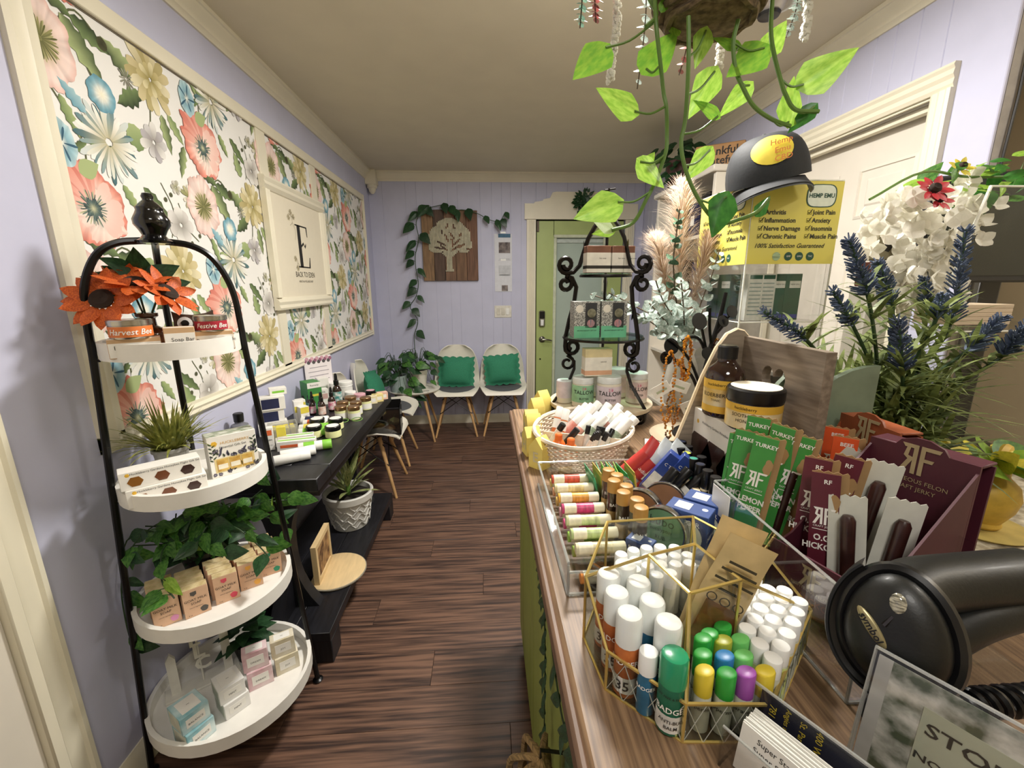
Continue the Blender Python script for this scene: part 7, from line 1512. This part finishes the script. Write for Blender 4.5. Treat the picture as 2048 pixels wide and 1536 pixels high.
for k, (x, y, h, m_, nm) in enumerate(((.99, 1.38, .13, mat('pale_grey_tub', '#b9bdb4', .4), 'pale grey tub on the bottom of the acrylic case'), (.86, 1.36, .16, mat('smoke_tub', '#4a4a48', .3), 'smoky jar with black lid on the bottom of the acrylic case'), (.815, 1.44, .16, mat('smoke_tub', '#4a4a48'), 'dark jar seen low through the left pane'))):
    jar('supplement_tub', nm, 'jar', (x, y, CZ + .0006), .038, h, m_, BLACK, .025, neck=.97)
capm = mat('cap_black_twill', '#15181c', .75, scale=180, var=.15, bump=.15); capmesh = mat('cap_mesh', '#101215', .8, scale=260, var=.4, bump=.5); under_b = mat('cap_under_brim', '#5c5f65', .7)
t = thing('baseball_cap', 'black cap with a yellow oval patch resting on the acrylic case', 'cap', (.845, 1.33, chh + CZ - .012), rad(-22))
t.rotation_euler = (rad(10), rad(-11), rad(-24))
def dome(a0, a1):
    def g(s, u):
        a = rad(a0 + (a1 - a0) * u); r = math.cos(s * PI / 2) ** .62; z = .112 * math.sin(s * PI / 2) ** .9
        return (.096 * r * math.cos(a), .106 * r * math.sin(a), z + .012)
    return thick(lambda s, u: g(s * .985, u), 10, 18, .002)
part('front_panel', dome(-165, -15), capm, t, smooth=60); part('mesh_back', dome(-15, 195), capmesh, t, smooth=60)
def brim(dz):
    return thick(lambda s, u: (lambda a, R_: ((.084 + .004 * R_) * math.cos(a) * (1 + .1 * R_), .1 * math.sin(a) - R_ * .075 * math.sin(PI * u) ** .7, .014 - R_ * .012 - .028 * (2 * u - 1) ** 2 * (.3 + R_) + dz))(rad(-168 + 156 * u), s), 6, 20, .003)
part('brim', brim(0), capm, t, smooth=60); part('brim_underside', brim(-.0035), under_b, t, smooth=60)
part('button', MB().ball(.006, (0, 0, .125), 10, 6, (1, 1, .6)), capm, t)
def patch():
    v = []; f = []; n = 30; R_ = 6
    for q_ in range(R_ + 1):
        for k in range(n):
            rr = max(.001, q_ / R_); u = 2 * PI * k / n; al = rad(-90) + rr * .56 * math.cos(u); s = .44 + rr * .25 * math.sin(u); r = math.cos(s * PI / 2) ** .62
            v.append((.0995 * r * math.cos(al), .1095 * r * math.sin(al), .1155 * math.sin(s * PI / 2) ** .9 + .0125))
    return MB().add(v, [(q_ * n + k, q_ * n + (k + 1) % n, q_ * n + n + (k + 1) % n, q_ * n + n + k) for q_ in range(R_) for k in range(n)])
t.scale = (1.12,) * 3
part('oval_patch', patch, mat('yellow_patch', '#d9c43f', .6), t)
for k, (s, x) in enumerate((('Hemp', .006), ('Emu', .006), ('CBD', .006))): text(s, .019, mat('orange_stitch', '#b5682a', .6), t, (x + .012, -.094 - .0075 * k, .098 - .0185 * k), (rad(66), 0, 0), shear=.15, bold=.01)

# ---------------------------------------------------------------- hanging basket with trailing pothos
hb_o = Vector((0.4, 0.85, 1.916))
t = thing('hanging_basket', 'woven hanging basket of trailing bright pothos above the counter', 'plant', hb_o); bz = (0.403, 0.85, 1.844)[2] - hb_o.z
jute = mat('woven_jute', '#7d6a4e', .9, scale=70, stretch=(1, 1, 3), col2='#4a3d2b', bump=.7)
bpf = [(.0001, bz), (.045, bz + .002), (.07, bz + .012), (.09, bz + .04), (.1, bz + .08), (.103, bz + .13), (.1, bz + .16)]
bs = part('basket_body', MB().lathe(bpf, 36), jute, t)
wv = MB()
for k in range(9):
    z = bz + .012 + .016 * k; r = next(a[0] + (b[0] - a[0]) * (z - a[1]) / (b[1] - a[1]) for a, b in zip(bpf, bpf[1:]) if a[1] <= z <= b[1])
    wv.tube([(r * math.cos(a), r * math.sin(a), z + .003 * math.sin(8 * a + k)) for a in [2 * PI * i / 48 for i in range(48)]], .0075, 6, closed=True)
part('woven_coil', wv, jute, bs, kind='stuff')
for a in (0, 2.1, 4.2): part('hanger_cord', MB().tube([(.1 * math.cos(a), .1 * math.sin(a), bz + .15), (0, 0, 2.42 - hb_o.z)], .003, 5), jute, t)
pot_soil(t, .095, bz + .14)
def KV(p): return Vector(p) - hb_o
for pts in (((0.296, 0.840, 1.893), (0.295, 0.820, 1.832), (0.310, 0.830, 1.781), (0.323, 0.840, 1.739), (0.330, 0.840, 1.715), (0.338, 0.850, 1.678), (0.338, 0.850, 1.645), (0.325, 0.860, 1.596), (0.311, 0.860, 1.567), (0.291, 0.870, 1.526), (0.249, 0.870, 1.512)),
            ((0.341, 0.800, 1.835), (0.346, 0.800, 1.780), (0.353, 0.810, 1.728), (0.357, 0.820, 1.685), (0.353, 0.820, 1.656), (0.359, 0.820, 1.626), (0.374, 0.820, 1.591), (0.396, 0.820, 1.557), (0.422, 0.820, 1.529), (0.453, 0.830, 1.520), (0.478, 0.830, 1.526), (0.512, 0.830, 1.539), (0.534, 0.830, 1.563)),
            ((0.436, 0.820, 1.843), (0.431, 0.820, 1.809), (0.440, 0.820, 1.769), (0.455, 0.820, 1.744), (0.480, 0.820, 1.713), (0.523, 0.830, 1.696), (0.558, 0.830, 1.686)),
            ((0.509, 0.850, 1.905), (0.495, 0.820, 1.830), (0.506, 0.820, 1.793), (0.523, 0.820, 1.755), (0.535, 0.820, 1.733), (0.557, 0.820, 1.709), (0.600, 0.820, 1.707)),
            ((0.289, 0.860, 1.899), (0.298, 0.830, 1.852), (0.278, 0.820, 1.829))):
    P = [KV(p) for p in pts]; part('vine_stem', MB().tube(smooth_path(P, 5), .0036, 7), G_STEM, t)
MIDB = mat('fresh_green_leaf', '#8ab53f', .32, scale=5, col2='#6ba236', transl=.4, stretch=(2.5, 1, 1)); DKF = mat('rich_green_leaf', '#3f7a2f', .35, scale=5, col2='#2b6125', transl=.25)
def kleaf(a, b, m, kind, stalk=None, up=(0, -1, .35), wide=1.0):
    A, B = KV(a), KV(b); d = B - A; L = d.length / 1.0
    if stalk: part('leaf_stalk', MB().tube(smooth_path([KV(stalk), (KV(stalk) + A) / 2 - Vector((0, 0, .008)), A], 4), .002, 5), G_STEM, t)
    M = Matrix.Translation(A) @ face(d, up) @ Matrix.Diagonal((L * wide, L, L, 1))
    part('leaf', lambda: leafgrid(1, .82, .22, (.06, .12, .2)[kind], nu=10, nv=4), m, t, M=M, key=('bigleaf', kind))
for a in (((0.211, 0.820, 1.797), (0.153, 0.800, 1.743), MIDB, 0, (0.293, 0.830, 1.839)), ((0.289, 0.840, 1.776), (0.354, 0.860, 1.854), MIDB, 1, (0.309, 0.830, 1.776)), ((0.391, 0.840, 1.836), (0.375, 0.830, 1.777), G_BRIGHT, 1, (0.348, 0.800, 1.778)), ((0.446, 0.830, 1.807), (0.411, 0.850, 1.840), MIDB, 2, (0.431, 0.820, 1.809)), ((0.487, 0.820, 1.803), (0.421, 0.810, 1.756), MIDB, 0, (0.433, 0.820, 1.809)), ((0.505, 0.840, 1.807), (0.545, 0.850, 1.867), G_BRIGHT, 1, (0.499, 0.820, 1.813)),
          ((0.572, 0.830, 1.753), (0.643, 0.800, 1.801), G_BRIGHT, 0, (0.520, 0.820, 1.758)), ((0.266, 0.820, 1.702), (0.196, 0.810, 1.736), G_BRIGHT, 0, (0.329, 0.840, 1.718)), ((0.408, 0.830, 1.770), (0.366, 0.820, 1.696), G_BRIGHT, 1, (0.353, 0.810, 1.725)), ((0.479, 0.840, 1.754), (0.435, 0.850, 1.710), G_BRIGHT, 2, (0.444, 0.820, 1.764)), ((0.416, 0.820, 1.697), (0.375, 0.820, 1.727), MIDB, 2, (0.354, 0.820, 1.667)), ((0.554, 0.830, 1.693), (0.566, 0.840, 1.776), G_BRIGHT, 1, (0.523, 0.830, 1.696)),
          ((0.591, 0.820, 1.715), (0.557, 0.830, 1.677), DKF, 2, (0.557, 0.820, 1.709)), ((0.288, 0.840, 1.627), (0.343, 0.850, 1.586), G_BRIGHT, 0, (0.338, 0.850, 1.642)), ((0.307, 0.860, 1.629), (0.328, 0.870, 1.656), G_BRIGHT, 2, (0.338, 0.850, 1.642)), ((0.417, 0.840, 1.648), (0.374, 0.830, 1.596), G_BRIGHT, 1, (0.363, 0.820, 1.616)), ((0.253, 0.850, 1.560), (0.168, 0.840, 1.530), G_BRIGHT, 0, (0.316, 0.860, 1.579)), ((0.249, 0.870, 1.512), (0.210, 0.870, 1.535), mat('pale_new_leaf', '#dfe6cf', .35, var=.08, transl=.3), 1), ((0.252, 0.870, 1.511), (0.212, 0.880, 1.509), G_BRIGHT, 2),
          ((0.436, 0.800, 1.561), (0.412, 0.790, 1.490), DKF, 0, (0.396, 0.820, 1.559)), ((0.515, 0.830, 1.536), (0.540, 0.830, 1.571), DKF, 2), ((0.311, 0.840, 1.864), (0.320, 0.840, 1.893), MIDB, 1), ((0.349, 0.860, 1.841), (0.333, 0.870, 1.878), G_BRIGHT, 2)):
    kleaf(*a, wide=.55 if a[3] == 1 and a[2] in (DKF,) else .9 if a[3] == 0 else .72)
# garlands hanging round the basket
def garland(label, pts, kind, y):
    o = Vector(pts[0]); t = thing('hanging_garland', label, 'garland', o); P = smooth_path([Vector(p) - o for p in pts], 8)
    if kind == 'w':
        b = MB(); n = 90
        for k in range(n):
            q = P[int(k / n * (len(P) - 1))]
            for j in range(3): b.ball(rng.uniform(.0035, .0055), q + Vector((jit(.006), jit(.006), jit(.006))), 5, 3)
        part('white_blossom', b, mat('white_tassel', '#eceae0', .8, var=.04, transl=.2), t, kind='stuff')
    else:
        part('garland_stem', MB().tube(P, .0014, 5), eu_s, t); n = 11
        for k in range(n):
            q = P[int((k + .3) / n * (len(P) - 1))]
            for sg in (1, -1): part('leaf', lambda: leafgrid(1, .9, .25, -.1, heart=False, nu=5, nv=2), kind, t, M=Matrix.Translation(q) @ face((sg * (1 if k % 2 else .5), sg * (.2 if k % 2 else .9), -.5), (0, -.6, 1)) @ Matrix.Scale(.026 * (1.1 - .55 * k / n), 4), key='garleaf')
redl = mat('red_leaf', '#a5404a', .5, scale=30, col2='#d9a5a0')
for g in (('white tassel garland nearest the big left pothos leaf', [(0.286, 1.05, 2.046), (0.292, 1.05, 1.957), (0.288, 1.05, 1.911), (0.283, 1.05, 1.835)], 'w', 1), ('white tassel garland at the right of the basket', [(0.706, 1.05, 2.041), (0.713, 1.05, 1.968), (0.712, 1.05, 1.93)], 'w', 1), ('white tassel garland behind the basket', [(0.539, 1.1, 2.084), (0.549, 1.1, 1.97), (0.551, 1.1, 1.888)], 'w', 1), ('eucalyptus garland at the far left of the basket', [(0.216, 1.05, 2.044), (0.216, 1.05, 1.991), (0.213, 1.05, 1.94)], mat('grey_green_garland', '#8fae9a', .5, scale=30, col2='#5f8570', transl=.2), 1), ('red leaf garland beside the left eucalyptus garland', [(0.241, 1.05, 2.045), (0.243, 1.05, 1.992), (0.247, 1.05, 1.951)], redl, 1), ('frosted eucalyptus garland left of the basket', [(0.349, 1.05, 2.048), (0.354, 1.05, 1.977), (0.351, 1.05, 1.903), (0.344, 1.05, 1.828)], eu_l, 1), ('red leaf garland behind the middle pothos stem', [(0.463, 1.1, 2.1), (0.471, 1.1, 1.987), (0.469, 1.1, 1.929), (0.457, 1.1, 1.878)], redl, 1), ('frosted eucalyptus garland right of the basket', [(0.686, 1.05, 2.041), (0.685, 1.05, 1.986), (0.67, 1.05, 1.934)], eu_l, 1)): garland(*g)
t = thing('garland_rail', 'wooden rail under the ceiling carrying the garlands', 'rail', (.75, 1.07, 2.2)); part('rail_bar', MB().tube([(-.6, 0, 0), (.6, 0, 0)], .01, 8), ropem, t)
for s in (-.5, .5): part('rail_cord', MB().tube([(s, 0, 0), (s, 0, .22)], .002, 5), ropem, t)

# ---------------------------------------------------------------- lavender, white blossoms and things behind the counter at the right
lav_b = mat('lavender_blue', '#5f6d86', .7, scale=60, col2='#3c4963'); lgrn = mat('lavender_leaf', '#93a05f', .5, scale=30, col2='#56653a', transl=.25)
LV = Vector((.86, .84, .9003)); t = thing('lavender_plant', 'artificial blue lavender bush behind the jerky boxes', 'plant', LV)
part('pot', MB().lathe([(.06, 0), (.075, .12), (.08, .12), (.08, .135), (.07, .135), (.06, .1)], 22), mat('grey_pot', '#a9a8a4'), t); pot_soil(t, .07, .115)
gbm = MB(); q = random.Random(21)
for a, b, sc in (((0.735, 0.8, 1.386), (0.662, 0.78, 1.485), 1), ((0.839, 0.85, 1.364), (0.79, 0.85, 1.449), .9), ((0.715, 0.8, 1.329), (0.646, 0.78, 1.395), .8), ((0.786, 0.75, 1.243), (0.756, 0.75, 1.342), 1), ((1.01, 0.88, 1.318), (0.998, 0.88, 1.516), 1.1), ((1.026, 0.95, 1.346), (1.001, 0.95, 1.42), .8), ((0.988, 0.82, 1.268), (1.026, 0.8, 1.34), 1), ((1.043, 0.8, 1.259), (1.057, 0.78, 1.327), 1), ((0.609, 0.78, 1.304), (0.505, 0.76, 1.36), .75), ((0.886, 0.8, 1.337), (0.889, 0.8, 1.385), .7)):
    A, B = Vector(a) - LV, Vector(b) - LV; base = Vector((jit(.03), jit(.03), .12)); mid = (base + A) / 2 + Vector((0, 0, .04))
    P = smooth_path([base, mid, A, B], 8); part('flower_stem', MB().tube(P, .0035, 6), G_DSTEM, t); b_ = MB(); ax = (B - A); L = ax.length; axn = ax.normalized()
    for k in range(int(150 * sc)):
        f = q.random() ** .9; p = A + ax * f; an = q.uniform(0, 6.28); s1_ = axn.orthogonal().normalized(); s2_ = axn.cross(s1_); sd = s1_ * math.cos(an) + s2_ * math.sin(an); e = p + (sd * .9 + axn * .75) * .024 * sc * (1.05 - .5 * f)
        b_.tube([p, (p + e) / 2 + axn * -.001, e], [.0014, .0017, .0012], 4)
    part('flower_spike', b_, lav_b, t, kind='stuff')
    for k in range(44):
        p = P[int(q.uniform(.25, .78) * (len(P) - 1))]; an = q.uniform(0, 6.28); blade(gbm, p, (math.cos(an), math.sin(an), q.uniform(.4, 1.3)), q.uniform(.06, .12), q.uniform(.009, .014), q.uniform(.1, .6))
for k in range(640):
    an = q.uniform(0, 6.28); tl = q.uniform(.1, 1.25); blade(gbm, (q.uniform(-.07, .07), q.uniform(-.07, .07), .12 + q.uniform(0, .16)), (math.cos(an) * math.sin(tl), math.sin(an) * math.sin(tl), math.cos(tl)), q.uniform(.1, .21), q.uniform(.009, .015), q.uniform(.15, .6), 6)
part('narrow_leaves', gbm, lgrn, t, kind='stuff', smooth=0)
wpet = mat('white_blossom_petal', '#f4f1e6', .6, var=.03, scale=14, transl=.25)
W0 = Vector((1.1, 1.02, 1.598)); t = thing('blossom_garland', 'white hanging blossom garland over the clear shield at the right', 'flowers', W0)
def blossom():
    b = MB()
    for k in range(4):
        g = leafgrid(1, .95, .3, -.25, heart=False, nu=7, nv=3); b.add(g.v, g.f, Matrix.Rotation(k * PI / 2, 4, 'Z') @ Matrix.Rotation(.35, 4, 'X'))
    return b
for (u0, v0, u1, v1, n, w_) in ((1770, 410, 1745, 510, 13, 12), (1860, 400, 1845, 560, 46, 40), (1895, 470, 1880, 600, 26, 32), (1830, 560, 1815, 625, 16, 26), (1955, 400, 1930, 480, 22, 26), (1980, 350, 1900, 420, 12, 22), (1790, 400, 1850, 395, 12, 10)):
    for k in range(n):
        f = k / n; u = u0 + (u1 - u0) * f + q.uniform(-w_, w_); v = v0 + (v1 - v0) * f + q.uniform(-10, 10); dd = 1.0 + q.uniform(-.03, .05); p = Vector(((u - 1024) / 859.3 * dd * 1.0, 0, 0))
        t_ = .5 + 0; X0, Z0 = (0.826, 1, 1.646)[0], (0.826, 1, 1.646)[2]; XA = (1.188, 1, 1.649)[0]; ZA = (0.887, 1, 1.309)[2]; XB = (0.887, 1, 1.309)[0]; ZB = (1.188, 1, 1.649)[2]
        gu, gv = (u - 1700) / 300, (v - 350) / 300; p = Vector((X0 + (XA - X0) * gu + (XB - X0) * gv, dd, Z0 + (ZB - Z0) * gu + (ZA - Z0) * gv)) - W0
        part('blossom', blossom, wpet, t, M=Matrix.Translation(p) @ face((jit(1), jit(.4), jit(1)), (jit(.5), -1, .4 + jit(.5))) @ Matrix.Scale(q.uniform(.021, .03), 4), key='blossom')
for k in range(70):
    p = Vector((q.uniform(-.02, .3), q.uniform(-.08, .08), q.uniform(.0, .09))); leaf(t, p, (jit(1), jit(.6) - .3, jit(.5)), q.uniform(.03, .055), (G_MID, G_BRIGHT, DKF)[k % 3], up=(jit(.4), -.6, .8), kind=k % 3)
part('garland_stem', MB().tube(smooth_path([(-.2, 0, .0), (-.08, 0, .06), (.05, 0, .05), (.3, 0, .06)], 5), .003, 6), G_STEM, t)
rp = mat('red_petal', '#c0303a', .5, var=.15); ypet = mat('yellow_petal', '#e0cf4a', .5, scale=14, var=.1, transl=.2)
for p, m_, R in (((0.972, 0.94, 1.605), rp, .034), ((0.988, 0.94, 1.585), rp, .03), ((1.111, 1.02, 1.669), ypet, .026)): sunflower(t, Vector(p) - W0, (jit(.3), -.8, .5), R, m_, 9)
shp = [(1.114, 0.95, 1.614), (1.033, 0.95, 1.265)]
t = thing('acrylic_shield', 'slanted clear acrylic shield carrying the white blossoms', 'shield', (shp[1][0], .95, .9003)); S0 = Vector((shp[1][0], .95, .9003)); a, b = Vector(shp[0]) - S0, Vector(shp[1]) - S0; c0 = Vector((b.x - (a.x - b.x) / (a.z - b.z) * b.z, 0, 0)); ex = Vector((.42, 0, 0))
part('shield_pane', MB().add([c0, c0 + ex * 1.2, a + ex, a], [(0, 1, 2, 3)]), ac, t, smooth=0); part('shelf_pane', MB().box(.46, .3, .005, (.24, .16, b.z + .03)), ac, t); part('polished_edge', MB().tube([c0, a, a + ex], .0035, 6).tube([b + Vector((0, 0, .03)), b + ex + Vector((0, 0, .03))], .002, 5), mat('bright_acrylic_edge', '#e6e6dc'), t, kind='stuff')
kp_ = mat('kraft_stack', '#cdb9a0', .8, scale=6, stretch=(1, 1, 40), var=.12)
p1 = (1.197, 1.06, 1.293)
for k in range(5): t = thing('paper_bundle', 'kraft paper bundle on the clear shelf, %s from the bottom' % ORD[k], 'paper', (p1[0] + .09, 1.1, b.z + .9356 + .0105 * k), jit(.03), 'kraft bundles on the clear shelf'); part('bundle_body', lambda: MB().box(.17, .1, .01, (0, 0, 0), .001), kp_, t, key='bundle')
scr = mat('screen_grey', '#2f322d', .3, scale=3, var=.3)
p2 = (1.278, 1.1, 1.707)
t = thing('computer_monitor', 'black computer monitor behind the acrylic shield at the right edge', 'monitor', (p2[0] + .21, 1.2, .9003), rad(-24)); h2 = p2[2] - .9
part('bezel', MB().box(.4, .03, .3, (0, 0, h2 - .3), .006), mat('matte_black_bezel', '#08080a', .6), t); part('screen', MB().box(.37, .002, .26, (0, -.016, h2 - .28)), scr, t); part('stand_post', MB().box(.05, .03, h2 - .25, (0, .03, 0), .004), BLACK, t); part('stand_base', MB().box(.2, .16, .012, (0, .03, 0), .004), BLACK, t)
for k, (u, v, m_, nm) in enumerate(((1788, 548, mat('red_brown_block', '#6a3a2e', .6, var=.1), 'dark red wooden block behind the lavender'), (1800, 505, mat('sage_tan_block', '#8a8268', .6, var=.1), 'tan soap block stacked on the dark red block'))):
    t = thing('wooden_block', nm, 'block', (1.0, 1.08, 1.4 + .064 * k)); part('block_body', MB().box(.06, .05, .06, (0, 0, 0), .003), m_, t); part('block_mark', MB().lathe([(.012, 0), (.0001, .001)], 5, M=Matrix.Translation((0, -.0251, .03)) @ Matrix.Rotation(PI / 2, 4, 'X')), INK, t)
t = thing('display_pillar', 'pale display pillar carrying the wooden blocks', 'pillar', (1.0, 1.08, .9003)); part('pillar_body', MB().box(.07, .06, .495, (0, 0, 0), .003), card_w, t); part('pillar_cap', MB().box(.08, .07, .004, (0, 0, .495)), card_w, t)
yg = mat('yellow_gourd_ceramic', '#c9a542', .5, scale=40, var=.12)
k0 = (1.043, 0.746, 0.9)
t = thing('yellow_planter', 'yellow ceramic jug on a saucer on the granite worktop', 'planter', (k0[0], k0[1] + .02, .9003), .4)
part('saucer', MB().lathe([(.0001, 0), (.075, 0), (.082, .006), (.075, .007), (.0001, .004)], 32), mat('tan_saucer', '#b5a05a', .5, var=.1), t)
part('jug_body', MB().lathe([(.032, .007), (.035, .012), (.033, .02), (.048, .05), (.053, .075), (.047, .1), (.03, .118), (.026, .13), (.034, .15), (.028, .15), (.02, .12)], 28), yg, t)
part('handle', MB().tube(smooth_path([(.045, 0, .1), (.075, 0, .118), (.09, 0, .095), (.075, 0, .065), (.05, 0, .06)], 5), .01, 8), yg, t); part('spout', MB().tube(smooth_path([(.02, 0, .14), (.05, 0, .165), (.075, 0, .15)], 4), [.014 - .0004 * i for i in range(9)], 8), yg, t)
for k in range(7): a = k * .9; leaf(t, (.03 * math.cos(a), .03 * math.sin(a), .15), (math.cos(a) + .5, math.sin(a), .5), .08, ypet, up=(0, -1, 1), kind=1)
for k in range(8): a = k * .8 + .3; leaf(t, (.02 * math.cos(a), .02 * math.sin(a), .15), (math.cos(a), math.sin(a), .25), .1, (G_BRIGHT, G_MID)[k % 2], up=(0, -1, 1), kind=2)

# ---------------------------------------------------------------- far right: cabinet with sign and plant, greenery over the door
t = thing('white_cabinet', 'tall white open cabinet against the right wall beyond the white door', 'cabinet', (1.425, 2.95, 0))
part('carcass', MB().box(.24, .03, 2.02, (0, -.405, 0), .003).box(.24, .03, 2.02, (0, .405, 0), .003).box(.02, .8, 2.02, (.11, 0, 0)), doorwhite, t); part('cabinet_top', MB().box(.27, .87, .035, (-.01, 0, 2.02), .006), doorwhite, t)
for z in (.1, .5, .9, 1.3, 1.68): part('cabinet_shelf', MB().box(.22, .78, .02, (0, 0, z)), doorwhite, t)
for k, (y, z, h, m_) in enumerate(((2.7, 1.7, .24, BLACK), (2.85, 1.7, .2, navy), (3.05, 1.7, .22, BLACK), (2.75, 1.32, .22, navy), (2.95, 1.32, .24, BLACK))):
    carton('storage_box', 'dark storage box inside the white cabinet, %s from the near end' % ORD[k], 'box', (1.42, y, z + .0003), 0, (.16, .1, h), m_, [('l', 0, h / 2, .05, .06, card_w)], [], 'dark boxes in the white cabinet')
t = thing('gratitude_sign', 'small brown wooden thankful grateful sign on top of the white cabinet', 'sign', (1.36, 2.62, 2.0553), rad(-35)); part('sign_board', MB().box(.26, .02, .13, (0, 0, 0), .004), mat('sign_brown_wood', '#a57a48', .6, scale=8, var=.2), t)
for s, z in (('thankful', .09), ('grateful', .04)): text(s, .06, INK, t, (0, -.0112, z), bold=.015)
t = thing('trailing_plant', 'dark trailing plant in a red-brown pot on the white cabinet', 'plant', (1.36, 3.12, 2.0553)); part('pot', MB().lathe([(.08, 0), (.1, .14), (.105, .16), (.095, .16)], 20), mat('red_brown_pot', '#4a2a22', .6), t); pot_soil(t, .09, .14)
for k in range(60):
    a = q.uniform(0, 6.28); r = q.uniform(.02, .2); leaf(t, (-.04 + math.cos(a) * r * .7, math.sin(a) * r, min(.27, .18 + q.uniform(-.12, .1))), (math.cos(a), math.sin(a), -.4 + jit(.4)), q.uniform(.06, .1), G_DARK, up=(-.5, -.5, .7), kind=k % 3)
t = thing('wall_poster', 'dark teal poster on the right wall behind the pampas plumes', 'poster', (1.546, 3.75, 1.5)); part('poster_sheet', MB().box(.003, .3, .5, (0, 0, 0)), mat('teal_header', '#35607e'), t); part('poster_panel', MB().box(.001, .24, .2, (-.002, 0, .25)), photo, t)
t = thing('door_wreath', 'dark green leafy spray on the header of the green door', 'wreath', (.95, 4.29, 2.16))
for k in range(90):
    a = q.uniform(0, 6.28); r = q.uniform(0, .09); p = Vector((math.cos(a) * r * .9, -.02 + jit(.02), math.sin(a) * r * 1.2)); leaf(t, p, (math.cos(a), -.5, math.sin(a)), q.uniform(.03, .055), G_DARK, up=(0, -1, .3), kind=k % 3)
part('twig', MB().tube([(-.05, 0, -.08), (0, 0, 0), (.06, 0, -.12)], .004, 5), G_DSTEM, t)
